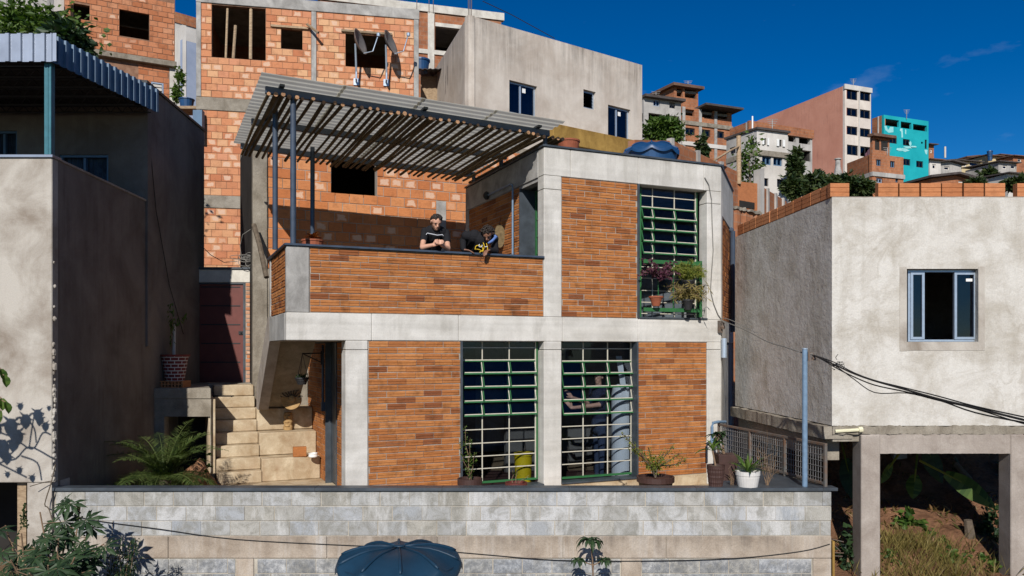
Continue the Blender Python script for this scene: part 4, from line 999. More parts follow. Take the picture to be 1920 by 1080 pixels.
b = MB(); b.prism([A.P(.05, .2, 0), A.P(tA_-.05, .2, 0), A.P(tA_-.05, 3.4, 0), A.P(.05, 3.4, 0)], 7.0, 7.2); b.build('floor_slab', M['concrete_raw'], bA)
b = MB(); b.box(A, -.02, tA_+.02, -.03, .2, 10.03, 10.34); b.build('ring_beam', M['concrete_grey'], bA, bevel=.01)
for (z0, z1, x1) in ((6.93, 7.30, 620), (4.10, 4.46, 490)):
    b = MB(); b.box(A, -.02, A.t(x1), -.02, .2, z0, z1); b.build('ring_beam', M['concrete_raw'], bA, bevel=.01)
for (x0, x1, z0) in ((368, 377, 7.31), (584, 593, 7.31), (776, 785, 7.31)):
    b = MB(); b.box(A, A.t(x0), A.t(x1), -.02, .2, z0, 10.025); b.build('column', M['concrete_grey'], bA, bevel=.008)
b = MB(); b.box(A, -.0, A.t(375), -.02, .2, .5, 6.92); b.build('column', M['concrete_raw'], bA)
it = []
ex = [(A.t(x0)-.005, A.t(x1)+.005, 7.3, 10.1) for (x0, x1) in ((584, 593),)]
it += lay(A, A.t(377), A.t(776), 7.31, 10.02, 0, .30, .2, .014, holes=hA + ex, seed=31, jq=.006)
it += lay(A, A.t(375), A.t(480), 4.47, 6.92, 0, .30, .2, .012, seed=32, jq=.006)
it += lay(A, A.t(375), A.t(480), 1.2, 4.09, 0, .30, .2, .012, seed=33, jq=.006)
def visA(x, y): return not (x > 480 and y > 135 + (x-490)*.166) and y < 505
place_bricks([(wA, e) for e in it], bA, M['brick_a'], dep=.05, vis=visA)
for (x0, x1, y0, y1, r) in ((426, 423, 14, 108, .035), (441, 437, 46, 109, .045), (470, 469.5, 15, 110, .05)):
    b = MB(); b.tube([A.P(A.t(x0), .08, A.z(x0, y0)), A.P(A.t(x1), .05, A.z(x1, y1))], r, 8); b.build('timber_prop', M['plank'], bA)
for (x0, x1, y) in ((508, 578, 52), (640, 735, 62)):
    b = MB(); b.box(A, A.t(x0), A.t(x1), -.06, .01, A.z((x0+x1)/2, y)-.02, A.z((x0+x1)/2, y)+.04); b.build('lintel_board', M['plank'], bA)
b = MB(); b.tube([A.P(A.t(576), -.1, A.z(576, 48)), A.P(A.t(598), -.35, A.z(598, 70))], .04, 6); b.build('stub_pipe', M['plank'], bA)
for (x, y0) in ((782, -20), (805, -14), (813, -14)):
    b = MB(); b.tube([A.P(A.t(x), .1, 10.3), A.P(A.t(x), .1, 10.95)], .012, 5); b.build('rebar', M['rust'], bA)
# satellite dishes on that wall
def dish(x, y, r, turn, label):
    t = A.t(x); z = A.z(x, y); d = thing('satellite_dish', A.P(t, -.05, z - .75), label, 'satellite dish', 'satellite dishes on the brick wall')
    c = A.P(t, -.55, z); nrm = Vector((turn, -.35, .42)).normalized(); q = nrm.to_track_quat('Z', 'Y')
    b = MB(); b.lathe((0, 0, 0), [(0, 0), (r*.3, .012), (r*.6, .05), (r*.85, .10), (r, .14), (r+.012, .145), (r, .15), (r*.85, .115), (r*.6, .065), (0, .02)], 26)
    b.v = [c + q @ v for v in b.v]; b.build('reflector', M['dish'], d, smooth=True)
    b = MB(); m = A.P(t, -.30, z-.75)
    b.tube([A.P(t, -.0, z-.95), A.P(t, -.30, z-.95), m, c - nrm*.03], .03, 8); b.box(A, t-.08, t+.08, -.04, .0, z-1.06, z-.86); b.build('mast', M['alu'], d)
    f = c + nrm*.72 + q @ Vector((0, .0, 0)); low = c + q @ Vector((0, -r*.98, .14)); lo = min((c + q @ Vector((r*math.cos(a_), r*math.sin(a_), .14)) for a_ in [k*.1 for k in range(63)]), key=lambda v: v.z)
    b = MB(); b.tube([lo, lo + nrm*.3 + Vector((0, 0, -.04)), f], .018, 6); b.lathe(f, [(0, -.05), (.05, -.05), (.06, .03), (0, .06)], 10); b.build('feed_arm', M['alu'], d)
dish(668, 94, .37, 1.5, 'left satellite dish in front of the dark upper window hole')
dish(724, 96, .37, 1.25, 'right satellite dish beside the dark upper window hole')

# ---- brick building directly behind the terrace
B = Fr((px(474, 0, 15.95).x, 15.95), H.d)
bB = thing('brick_annex', B.P(2.5, .5, ZF), 'orange hollow brick wall of the neighbour right behind the terrace', 'building')
hB = [B.rect(621, 285, 707, 369)]; tB = 8.0
b = MB(); b.wall(B, .02, tB, -2.4, 4.5, .012, .2, hB); wB = b.build('wall', M['mortar'], bB)
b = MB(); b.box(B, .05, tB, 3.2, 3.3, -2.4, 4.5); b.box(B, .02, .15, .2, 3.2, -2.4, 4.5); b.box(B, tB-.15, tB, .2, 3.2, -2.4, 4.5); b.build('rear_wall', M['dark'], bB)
b = MB(); b.box(B, .02, tB, .01, 3.3, 4.5, 4.62); b.build('roof_slab', M['concrete_raw'], bB)
b = MB(); b.box(B, 0.0, B.t(501), -.05, .21, -2.4, 4.52); b.build('column', M['concrete_raw'], bB, bevel=.012)
b = MB(); b.box(B, B.t(818), B.t(836), -.012, .1, -2.4, 3.25); b.build('column', M['concrete_grey'], bB)
b = MB(); b.box(B, B.t(501)+.01, tB, -.03, .1, -2.4, 1.62); b.build('base_beam', M['concrete_raw'], bB)
ex = [(B.t(818), B.t(836), -5, 3.25)]
it = lay(B, B.t(501)+.01, tB-.05, 1.63, 4.5, 0, .298, .2, .014, holes=hB + ex, seed=41, jq=.006)
def visB(x, y): return y > 255 and x < 1010
place_bricks([(wB, e) for e in it], bB, M['brick_b'], dep=.05, vis=visB)
# timber stub at its corner, its shadow built in as a dark tube
b = MB(); b.tube([px(476, 422, 15.75), px(486, 455, 15.45), px(500, 520, 15.1)], .05, 7)
tag(b.build('timber_with_shadow', M['bark']), 'short dark timber jutting from the concrete column left of the terrace', 'timber')

# ---- plastered house above the pergola on the right
C = Fr((px(878, 0, 24.0).x, 24.0), vpdir(3050)); CL = Fr((px(878, 0, 24.0).x, 24.0), -vpdir(495))
bC = thing('plastered_house', C.P(3.5, 2, 3), 'stained beige plastered house with blue curtained windows above the pergola', 'house')
tC = C.t(1204); zC = 10.08; hC = [C.rect(955, 156, 1007, 216), C.rect(1094, 170, 1117, 204), C.rect(1140, 201, 1182, 259)]
b = MB(); b.wall(C, 0, tC, -.4, zC, 0, .2, hC); b.build('front_wall', M['plaster_pink'], bC)
b = MB(); b.box(CL, -5.65, -.003, 0, .2, -.4, zC-.003); b.build('side_wall', M['plaster_pink'], bC)
pb = [C.P(.1, .2, 0), C.P(tC, .2, 0), C.P(tC, 4.5, 0), CL.P(-5.6, .1, 0)]
b = MB(); b.prism(pb, zC-.5, zC-.35); b.build('roof_slab', M['concrete_raw'], bC)
b = MB(); b.prism([C.P(tC, .2, 0), C.P(tC, 4.5, 0), C.P(tC-.2, 4.5, 0), C.P(tC-.2, .2, 0)], 2, zC-.004); b.prism([C.P(tC-.2, 4.5, 0), CL.P(-5.6, .1, 0), CL.P(-5.4, .3, 0), C.P(tC-.3, 4.3, 0)], 2, zC-.36); b.build('rear_wall', M['plaster_pink'], bC)
b = MB(); b.prism(pb, 6.2, 6.4); b.build('floor_slab', M['dark'], bC)
for k, r in enumerate(hC):
    b = MB(); rect_frame(b, C, r[0]+.01, r[1]-.01, .10, .16, r[2]+.01, r[3]-.01, .05)
    if k != 1: b.box(C, (r[0]*.55+r[1]*.45)-.03, (r[0]*.55+r[1]*.45)+.03, .10, .16, r[2]+.07, r[3]-.07)
    w = b.build('window', M['alu'], bC)
    if k == 1:
        for j in range(5):
            b = MB(); z = r[2] + .08 + j*(r[3]-r[2]-.1)/5; b.hexa([C.P(r[0]+.06, .08, z), C.P(r[1]-.06, .08, z), C.P(r[1]-.06, .1, z), C.P(r[0]+.06, .1, z)], [C.P(r[0]+.06, .16, z+.09), C.P(r[1]-.06, .16, z+.09), C.P(r[1]-.06, .18, z+.09), C.P(r[0]+.06, .18, z+.09)]); b.build('louvre', M['glass_dark'], w)
        continue
    for (a, c) in ((r[0]+.06, r[0]*.55+r[1]*.45-.03), (r[0]*.55+r[1]*.45+.03, r[1]-.06)):
        b = MB(); b.box(C, a, c, .125, .13, r[2]+.06, r[3]-.06); b.build('pane', M['glass_dark'], w)
    b = MB(); n = 16
    for j in range(n):
        a = r[0] + (r[1]-r[0])*j/n; c = r[0] + (r[1]-r[0])*(j+1)/n
        b.face([C.P(a, .24 + .04*(j % 2), r[2]), C.P(c, .24 + .04*((j+1) % 2), r[2]), C.P(c, .24 + .04*((j+1) % 2), r[3]), C.P(a, .24 + .04*(j % 2), r[3])])
    b.build('curtain', M['curtain'], w)
    b = MB(); xm = r[0]*.5 + r[1]*.5 + .04; b.box(C, xm, xm+.13, .119, .123, r[3]-.26, r[3]-.12); b.build('sticker', M['white'], w)
b = MB(); b.box(C, C.t(1025), C.t(1184), -.35, -.04, C.z(1105, 285), C.z(1105, 252)); b.build('ochre_beam', M['ochre_wood'], bC, bevel=.01)
for k in range(3):
    b = MB(); b.tube([C.P(.06 + k*.05, .08, zC-.1), C.P(.05 + k*.06, .08, zC+.75 - .1*k)], .012, 5); b.build('rebar', M['rust'], bC)
b = MB(); b.tube([px(905, 2, 24.2), px(960, 28, 25), px(1040, 72, 26.3)], .012, 5); tag(b.build('roof_wire', M['rubber']), 'thin wire slanting over the roof of the plastered house', 'wire')

# ---- white framed brick building behind the dishes
A2 = Fr((px(600, 0, 36).x, 36.0), vpdir(6200))
b2 = thing('framed_building', A2.P(6, 2, 8), 'brick infill building with white concrete frame right of the satellite dishes', 'building')
h2 = [A2.rect(816, 52, 884, 97)]
b = MB(); b.wall(A2, 0, A2.t(940), 2.4, A2.z(850, 30), .02, .2, h2); b.build('wall', M['brick_far'], b2)
b = MB(); b.prism([A2.P(0, .2, 0), A2.P(A2.t(940), .2, 0), A2.P(A2.t(940), 4, 0), A2.P(0, 4, 0)], A2.z(850, 32), A2.z(850, 22)); b.build('roof_slab', M['concrete_white'], b2)
b = MB(); b.box(A2, 0, A2.t(940), 3.9, 4.0, 6, A2.z(850, 32)); b.box(A2, A2.t(940), A2.t(940)+.1, .2, 4.0, 6, A2.z(850, 32)); b.build('rear_wall', M['dark'], b2)
b = MB(); b.box(A2, -.1, A2.t(945), -.05, .2, A2.z(850, 28), A2.z(850, 14)); b.build('ring_beam', M['concrete_white'], b2)
b = MB(); b.box(A2, -.1, A2.t(945), -.04, .2, A2.z(850, 106), A2.z(850, 98)); b.build('ring_beam', M['concrete_white'], b2)
b = MB(); b.box(A2, A2.t(802), A2.t(814), -.05, .2, 6, A2.z(808, 24)); b.build('column', M['concrete_white'], b2)
b = MB(); b.box(A2, A2.t(816), A2.t(890), -.03, .2, A2.z(850, 53), A2.z(850, 46)); b.build('lintel', M['concrete_white'], b2)
b = MB(); b.lathe(px(789, 135, 28), [(0, 0), (.26, 0), (.30, .35), (.33, .36), (.33, .42), (0, .46)], 18); tag(b.build('water_tank', M['tank_blue'], smooth=False), 'small blue water tank beside the right end of the brick building', 'water tank')
b = MB()
for k in range(14): 
    x = px(785, 0, 28).x + k*.09; b.hexa([(x, 27.6, 9.70+.03*(k % 2)), (x+.09, 27.6, 9.70+.03*((k+1) % 2)), (x+.09, 29, 9.9+.03*((k+1) % 2)), (x, 29, 9.9+.03*(k % 2))], [(x, 27.6, 9.72+.03*(k % 2)), (x+.09, 27.6, 9.72+.03*((k+1) % 2)), (x+.09, 29, 9.92+.03*((k+1) % 2)), (x, 29, 9.92+.03*(k % 2))])
lt = thing('lean_to', (px(795, 0, 28).x, 28, 6.5), 'dark lean-to under a wavy sheet roof between the brick building and plastered house', 'shed')
b.build('roof_sheet', M['roof_dark'], lt); b = MB(); x0 = px(787, 0, 28).x; b.aabb(x0, x0+1.2, 28.3, 28.5, 6.5, 9.7); b.build('wall', M['plank'], lt)

# ---- brick building at the upper left
L2 = Fr((px(120, 0, 26.0).x, 26.0), vpdir(3790))
bL = thing('hill_brick_building', L2.P(4, 2, 6), 'two storey orange brick building on the hill above the zinc canopy', 'building')
tl = L2.t(328); hL = [L2.rect(138, 8, 168, 36), L2.rect(224, 20, 280, 71)]; zs = L2.z(245, 112); 
lz = L2.rect(284, 153, 307, 177)
b = MB(); b.wall(L2, 0, tl, zs, L2.z(240, -30), .012, .2, hL); wL = b.build('wall', M['mortar_red'], bL)
b = MB(); b.wall(L2, 0, tl, 0.2, zs, .14, .3, [lz]); wL2 = b.build('wall', M['mortar_red'], bL)
b = MB(); b.box(L2, -.5, tl+.05, -.05, 4, zs-.02, L2.z(245, 103)); b.build('floor_slab', M['concrete_raw'], bL, bevel=.01)
b = MB(); b.box(L2, 0, tl, 3.9, 4.0, .2, L2.z(240, -28)); b.box(L2, tl-.15, tl-.01, .3, 3.9, .2, L2.z(240, -28)); b.box(L2, 0, .15, .3, 3.9, .2, L2.z(240, -28)); b.build('rear_wall', M['brick_far'], bL)
b = MB(); b.box(L2, 0, tl, .2, 4.0, L2.z(240, -30), L2.z(240, -34)); b.build('roof_slab', M['concrete_raw'], bL)
b = MB(); b.box(L2, tl-.16, tl+.02, .12, .3, .2, zs-.03); b.build('column', M['concrete_white'], bL)
it = [(wL, e) for e in lay(L2, .01, tl-.01, L2.z(245, 102), L2.z(240, -10), 0, .31, .19, .02, holes=hL, seed=51, jq=.006)]
it += [(wL2, e) for e in lay(L2, 2.2, tl-.17, zs-1.9, zs-.03, .13, .31, .19, .02, holes=[lz], seed=52, jq=.006)]
place_bricks(it, bL, M['brick_l'], dep=.05)
b = MB(); rect_frame(b, L2, lz[0], lz[1], .12, .2, lz[2], lz[3], .04); wv = b.build('window', M['alu'], bL)
for j in range(4):
    b = MB(); z = lz[2] + .06 + j*.12; b.box(L2, lz[0]+.05, lz[1]-.05, .15, .17, z, z+.09); b.build('louvre', M['house_white'], wv)
# concrete terrace frame left of it
tf = thing('concrete_terrace', px(80, 100, 25), 'bare concrete terrace frame behind the bush at the upper left', 'building')
Q = Fr((px(-40, 0, 24).x, 24), vpdir(3790))
for (x, w) in ((2, .14), (88, .18), (62, .1)):
    b = MB(); b.box(Q, Q.t(x), Q.t(x)+w, 0, w, 6, 12); b.build('column', M['concrete_grey'], tf)
b = MB(); b.box(Q, Q.t(36), Q.t(125), -.05, .15, Q.z(80, 33), Q.z(80, 26)); b.build('rail', M['concrete_grey'], tf)
b = MB(); b.box(Q, -3, Q.t(125), 1.6, 1.75, 5, 14); b.build('rear_wall', M['house_grey'], tf)
b = MB(); b.box(Q, -3, Q.t(125), -.2, 1.7, 6.6, 6.8); b.build('floor_slab', M['concrete_raw'], tf)
# ---- pale sliver of houses in the gap
L3 = Fr((px(341, 0, 38).x, 38), vpdir(2500)); L3l = Fr((px(341, 0, 38).x, 38), -vpdir(-200))
bS = thing('pale_house', L3.P(1, 1, 8), 'pale blue and white plaster house glimpsed in the gap between two brick buildings', 'house')
b = MB(); b.box(L3, 0, 3.5, 0, .2, 3, L3.z(345, 75)); b.build('front_wall', M['wall_shaded'], bS)
b = MB(); b.box(L3l, -4, -.003, 0, .2, 3, 15.5); b.build('side_wall', M['house_white'], bS)
b = MB(); b.box(L3, -.1, 4, 1.2, 1.4, 6, 16.0); b.build('upper_wall', M['house_white'], bS)
b = MB(); b.box(L3, -.1, 4, 1.15, 1.5, 16.0, 16.5); b.build('brick_parapet', M['brick_far'], bS)
b = MB(); b.lathe(px(350, 206, 24), [(0, 0), (.17, 0), (.21, .28), (.23, .29), (.23, .32), (0, .35)], 16); tag(b.build('water_tank', M['tank_blue']), 'small dark blue water tank in the gap above the left house', 'water tank')
b = MB(); p = px(330, 206, 24.2); b.aabb(p.x-.1, p.x+.8, 23.8, 24.5, p.z-.08, p.z); b.aabb(p.x+.1, p.x+.2, 24, 24.1, p.z-4, p.z-.08); tag(b.build('timber_platform', M['plank']), 'rough timber platform carrying the small tank in the gap', 'platform')
b = MB(); p = px(376, 235, 22.9); b.aabb(p.x-.16, p.x+.1, 22.75, 22.95, p.z-.4, p.z+.4); tag(b.build('meter_box', M['zinc_blue']), 'grey blue board fixed on the left edge of the brick building', 'board')

# ---------------------------------------------------------------- hillside to the right
def far_house(name, label, xc, D, xl, xr, ytop, zbase, mL, mR, wL=(), wR=(), vpl=363, vpr=4680, slab=None, cat='house', group='houses on the far hillside', roof=None, open_=()):
    c = px(xc, 0, D); Rf = Fr((c.x, c.y), vpdir(vpr)); Lf = Fr((c.x, c.y), -vpdir(vpl))
    zt_ = (HY - ytop)/FPX*D; tr_ = Rf.t(xr); tl_ = Lf.t(xl)
    th = thing(name, Rf.P(tr_/2, 1, zbase), label, cat, group)
    hr = [Rf.rect(*r[:4]) for r in wR]; hl = [Lf.rect(*r[:4]) for r in wL]
    b = MB(); b.wall(Rf, 0, tr_, zbase, zt_, 0, .25, hr); b.build('wall', M[mR], th)
    b = MB(); b.wall(Lf, tl_, -.004, zbase, zt_-.003, 0, .25, hl); b.build('wall', M[mL], th)
    far = [Rf.P(0.1, .3, 0), Rf.P(tr_, .01, 0), Rf.P(tr_, -tl_, 0), Lf.P(tl_, .01, 0)]
    b = MB(); b.prism(far, zt_-.3, zt_-.12); b.build('roof_slab', M['concrete_raw'], th)
    b = MB(); b.prism([far[1], far[2], Rf.P(tr_-.2, -tl_, 0), Rf.P(tr_-.2, .26, 0)], zbase, zt_-.32); b.prism([far[2], far[3], Lf.P(tl_+.2, .2, 0), Rf.P(tr_-.2, -tl_-.2, 0)], zbase, zt_-.32); b.build('rear_wall', M['dark'], th)
    if roof:
        b = MB(); b.prism([Rf.P(-.3, -.4, 0), Rf.P(tr_+.3, -.4, 0), Rf.P(tr_+.2, -tl_, 0), Lf.P(tl_, -.3, 0)], zt_+.01, zt_+.22); b.build('roof', M[roof], th)
    for (F, hs, ws) in ((Rf, hr, wR), (Lf, hl, wL)):
        for r, w in zip(hs, ws):
            kind = w[4] if len(w) > 4 else 'g'
            if kind == 'o': continue
            a, c_, d, e = r; fw_ = min(.09, (c_-a)*.12)
            b = MB(); rect_frame(b, F, a, c_, .08, .18, d, e, fw_); b.box(F, (a+c_)/2-fw_*.5, (a+c_)/2+fw_*.5, .08, .18, d+fw_*1.1, e-fw_*1.1); wd = b.build('window', M['zinc_blue' if kind == 'b' else 'alu' if kind == 'a' else 'pot_black'], th)
            b = MB(); b.box(F, a+fw_, c_-fw_, .12, .14, d+fw_, e-fw_); b.build('pane', M['glass_dark'], wd)
            if kind == 's':
                for (u, v) in ((a-(c_-a)*.75, a-.02), (c_+.02, c_+(c_-a)*.75)):
                    b = MB(); b.box(F, u, v, -.08, -.01, d, e); b.build('shutter', M['white'], wd)
    for (z, ma) in (slab or ()):
        b = MB(); zz_ = (HY - z)/FPX*D; b.box(Rf, -.05, tr_+.05, -.1, .1, zz_-.15, zz_+.15); b.box(Lf, tl_, -.11, -.05, .1, zz_-.15, zz_+.15); b.build('floor_band', M[ma], th)
    return th, Rf, Lf, zt_
# pink tower block
pk, Rf, Lf, z_ = far_house('apartment_block', 'tall pink walled apartment block with a white clad window front', 1584, 75, 1412, 1633, 160, 8, 'pink', 'tile_white',
    (), [(1587, 165, 1608, 187), (1612, 169, 1632, 189), (1587, 203, 1608, 218), (1612, 206, 1632, 222), (1587, 237, 1608, 253), (1612, 241, 1632, 257), (1588, 272, 1609, 291), (1613, 275, 1633, 294)], cat='building')
b = MB(); b.box(Rf, -.1, Rf.t(1634), -.12, .0, z_-.35, z_+.1); b.build('cornice', M['house_white'], pk)
b = MB(); b.box(Rf, Rf.t(1609.5), Rf.t(1611), -.1, 0, 9, z_-.3); b.build('pilaster', M['house_white'], pk)
b = MB(); p = px(1571, 332, 70); b.tube([p, p+Vector((0, 0, .9)), p+Vector((0, 0, 1.5))], [.42, .22, .2], 10); b.lathe(p+Vector((0, 0, 1.5)), [(.1, 0), (.3, .03), (.3, .12), (0, .2)], 10); tag(b.build('chimney_pot', M['concrete_grey']), 'small grey chimney at the foot of the pink apartment block', 'chimney')
b = MB(); p = Rf.P(Rf.t(1624), -.15, 0); zc_ = Rf.z(1624, 292)
for k in range(6):
    a = Rf.t(1619 + k*2.4); c = Rf.t(1619 + (k+1)*2.4); b.hexa([Rf.P(a, -.2-.1*(k % 2), zc_-.5), Rf.P(c, -.2-.1*((k+1) % 2), zc_-.5), Rf.P(c, -.15-.1*((k+1) % 2), zc_-.5), Rf.P(a, -.15-.1*(k % 2), zc_-.5)], [Rf.P(a, -.2-.1*(k % 2), zc_+.1+k*.18), Rf.P(c, -.2-.1*((k+1) % 2), zc_+.1+(k+1)*.18), Rf.P(c, -.15-.1*((k+1) % 2), zc_+.1+(k+1)*.18), Rf.P(a, -.15-.1*(k % 2), zc_+.1+k*.18)])
tag(b.build('drying_blanket', M['leaf_purple']), 'purple blanket drying over a low window of the apartment block', 'blanket')
# teal building
te, Rf, Lf, z_ = far_house('teal_building', 'teal painted building with pale worn patches and dark openings', 1657, 80, 1635, 1741, 215, 12, 'brick_far', 'teal',
    [], [(1659, 224, 1686, 237, 'o'), (1689, 229, 1709, 241, 'o'), (1712, 234, 1738, 245, 'o'), (1668, 257, 1682, 269), (1693, 261, 1706, 273), (1727, 266, 1731, 270, 'o'), (1734, 262, 1738, 279), (1693, 298, 1707, 310), (1718, 302, 1731, 314), (1670, 295, 1683, 303, 'o')], cat='building')
rg = random.Random(8)
def patch(F, pts, th, mat, q=-.012):
    b = MB(); b.face([F.P(F.t(x), q, F.z(x, y)) for x, y in pts]); b.face([F.P(F.t(x), q+.008, F.z(x, y)) for x, y in reversed(pts)]); b.build('worn_patch', M[mat], th)
for (cx_, cy_, rx_, ry_, sd_) in ((1694, 281, 13, 4, 1), (1703, 276, 9, 3, 2), (1686, 280, 6, 3, 3), (1706, 270, 3, 5, 4), (1712, 275, 6, 2, 5)):
    r9 = random.Random(sd_); patch(Rf, [(cx_ + rx_*math.cos(a_)*r9.uniform(.55, 1.15), cy_ + ry_*math.sin(a_)*r9.uniform(.5, 1.2)) for a_ in [k*.449 for k in range(14)]], te, 'teal_pale', -.012 - .01*sd_)
patch(Rf, [(1658, 236), (1662, 236), (1665, 244), (1669, 238), (1675, 238), (1675, 248), (1666, 249), (1660, 244)], te, 'teal_pale')
patch(Rf, [(1688, 241), (1692, 241), (1693, 258), (1690, 258), (1690, 247), (1687, 245)], te, 'teal_pale'); patch(Rf, [(1697, 243), (1699, 243), (1699, 252), (1697, 251)], te, 'teal_pale')
patch(Rf, [(1733, 281), (1739, 281), (1738, 290), (1735, 288)], te, 'teal_pale')
b = MB(); b.box(Lf, Lf.t(1646), Lf.t(1648), -.05, 0, 16, z_); b.build('column', M['house_white'], te)
# grey and white house
gh, Rf, Lf, z_ = far_house('grey_house', 'three storey pale grey house with white shutters and blue windows', 1419, 45, 1362, 1477, 243, 3, 'house_grey', 'house_white',
    [(1368, 276, 1379, 288), (1404, 260, 1416, 274), (1385, 267, 1388, 271, 'o')], [(1432, 259, 1437, 272, 's'), (1460, 262, 1466, 275, 's'), (1429, 292, 1446, 309, 'b'), (1450, 294, 1467, 311, 'b'), (1428, 334, 1441, 349), (1457, 336, 1469, 351)], slab=[(286, 'concrete_raw')], vpl=150)
b = MB(); b.box(Rf, -.1, Rf.t(1479), -.15, .1, z_, z_+.12); b.box(Lf, Lf.t(1360), -.16, -.1, .1, z_, z_+.12); b.build('roof_edge', M['roof_dark'], gh)
b = MB(); p = Rf.P(.1, .5, z_); b.tube([p, p+Vector((0, 0, .9))], .045, 8); b.build('vent_pipe', M['white'], gh)
# unfinished top floor behind it
uf, Rf, Lf, z_ = far_house('unfinished_house', 'unfinished house with brick parapet and open balcony behind the shuttered grey house', 1403, 54, 1368, 1523, 228, 6, 'brick_far', 'house_grey',
    [(1374, 253, 1383, 261)], [(1478, 251, 1492, 266, 'o'), (1498, 253, 1519, 270, 'o'), (1500, 282, 1521, 302, 'o')], vpl=300, vpr=4200)
b = MB(); b.box(Rf, 0, Rf.t(1524), -.12, .1, z_-.55, z_+.05); b.build('brick_parapet', M['brick_far'], uf)
# brick house with open top floors
bh, Rf, Lf, z_ = far_house('stepped_brick_house', 'orange brick house with stepped open floors on the hill right of the plastered house', 1279, 60, 1262, 1372, 200, 8, 'brick_far', 'brick_far',
    (), [(1283, 205, 1302, 217, 'o'), (1315, 203, 1337, 221, 'o'), (1343, 207, 1364, 223, 'o'), (1285, 240, 1303, 253), (1314, 243, 1332, 256), (1340, 246, 1358, 259)], slab=[(229, 'concrete_raw'), (268, 'house_white')], vpr=4600)
b = MB(); b.box(Rf, Rf.t(1309), Rf.t(1379), -1.0, 4, z_+.05, z_+.2); b.build('sheet_roof', M['roof_dark'], bh)
for x in (1279, 1310, 1339):
    b = MB(); b.box(Rf, Rf.t(x), Rf.t(x)+.25, -.06, .0, 9, z_); b.build('column', M['concrete_grey'], bh)
tp, Rf, Lf, z_ = far_house('rooftop_room', 'small brick rooftop room with a slanting red roof', 1264, 61, 1224, 1309, 163, 17.6, 'brick_far', 'brick_far',
    (), [(1267, 165, 1280, 181, 'o'), (1284, 167, 1306, 184, 'o')], roof='roof_brown', vpl=200)
# concrete building with two openings
cg, Rf, Lf, z_ = far_house('concrete_house', 'grey concrete house with two open bays behind the bush', 1207, 57, 1180, 1277, 183, 7, 'house_grey', 'house_grey',
    (), [(1225, 187, 1237, 199, 'a'), (1255, 192, 1266, 203), (1216, 213, 1242, 232, 'o'), (1249, 217, 1274, 236, 'o'), (1206, 212, 1209, 226)])
b = MB(); b.box(Rf, -.1, Rf.t(1280), -.4, .3, z_, z_+.18); b.build('roof_edge', M['roof_dark'], cg)
# low brick house in front of the teal building
lb, Rf, Lf, z_ = far_house('low_brick_house', 'small brick house with blue windows below the teal building', 1635, 56, 1588, 1694, 288, 6, 'brick_far', 'brick_far',
    [(1616, 328, 1627, 341)], [(1643, 299, 1652, 311, 'b'), (1669, 302, 1678, 314, 'b'), (1643, 334, 1655, 343, 'a'), (1679, 334, 1684, 342, 'b')], slab=[(326, 'house_grey')], vpl=700)
ob, Rf, Lf, z_ = far_house('open_brick_room', 'open sided brick room with white posts between pink block and teal building', 1636, 62, 1632, 1668, 257, 12, 'brick_far', 'brick_far', (), [(1637, 261, 1649, 281, 'o'), (1652, 263, 1665, 283, 'o')], roof='roof_brown')
# hillside brick wall right behind the roof
R10 = Fr((px(1200, 0, 20).x, 20), vpdir(2300))
rw = thing('brick_boundary_wall', R10.P(2, .2, 0), 'long sloping brick boundary wall with grey posts behind the roof tank', 'wall')
def slopewall(F, xa, ya, xb, yb, zb_, mat, par, nm='wall', q0=0, q1=.2):
    ta, tb_ = F.t(xa), F.t(xb); za, zb1 = F.z(xa, ya), F.z(xb, yb)
    b = MB(); b.hexa([F.P(ta, q0, zb_), F.P(tb_, q0, zb_), F.P(tb_, q1, zb_), F.P(ta, q1, zb_)], [F.P(ta, q0, za), F.P(tb_, q0, zb1), F.P(tb_, q1, zb1), F.P(ta, q1, za)]); return b.build(nm, M[mat], par)
slopewall(R10, 1190, 262, 1262, 264, -1, 'brick_far', rw); slopewall(R10, 1262.4, 264, 1383, 322, -1, 'brick_far', rw)
for x, y in ((1256, 261), (1305, 284), (1349, 305)): slopewall(R10, x, y-2, x+5, y-1, -1, 'house_grey', rw, 'post', -.06, .1)
b = MB(); b.tube([px(1350, 315, 20.5), px(1368, 345, 20.3)], .03, 6); b.build('leaning_bar', M['rust'], rw)
R11 = Fr((px(1384, 0, 24).x, 24), vpdir(3000)); R12 = Fr((px(1428, 0, 25).x, 25), vpdir(1900))
rk = thing('brick_yard', R11.P(1, .5, 1), 'half built orange brick yard walls with grey posts beyond the right house roof', 'wall')
slopewall(R11, 1384, 340, 1420, 344, 0, 'brick_new', rk); slopewall(R11, 1420.5, 318, 1428, 316, 0, 'house_grey', rk, 'post', -.1, .15)
slopewall(R11, 1366, 344, 1384, 344, 0, 'brick_far', rk); slopewall(R12, 1429, 350, 1475, 378, 0, 'brick_far', rk)
for x, y in ((1437, 353), (1452, 362), (1466, 371)): slopewall(R12, x, y, x+2.4, y+1, 0, 'house_grey', rk, 'post', -.06, .1)
b = MB(); b.box(R11, R11.t(1386), R11.t(1414), -.02, .01, R11.z(1400, 390), R11.z(1400, 378)); b.build('opening_dark_panel', M['dark'], rk)  # flat dark panel painted as the shade inside an opening
b = MB(); b.tube([px(1385, 255, 24), px(1385.5, 345, 24)], .07, 8); tag(b.build('wooden_pole', M['plank']), 'bare wooden pole standing before the grey shuttered house', 'pole')
b = MB(); p = px(1410, 268, 24); b.tube([px(1340, 300, 22), px(1368, 283, 23), px(1386, 274, 24)], .03, 6); tag(b.build('slanting_bamboo', M['plank']), 'thin bamboo stick slanting over the brick boundary wall', 'pole')
R13 = Fr((px(1368, 0, 19.5).x, 19.5), vpdir(2600))
b = MB(); rb = thing('rubble_wall', R13.P(.5, .2, 0), 'ragged broken brick wall just left of the right house roof', 'wall')
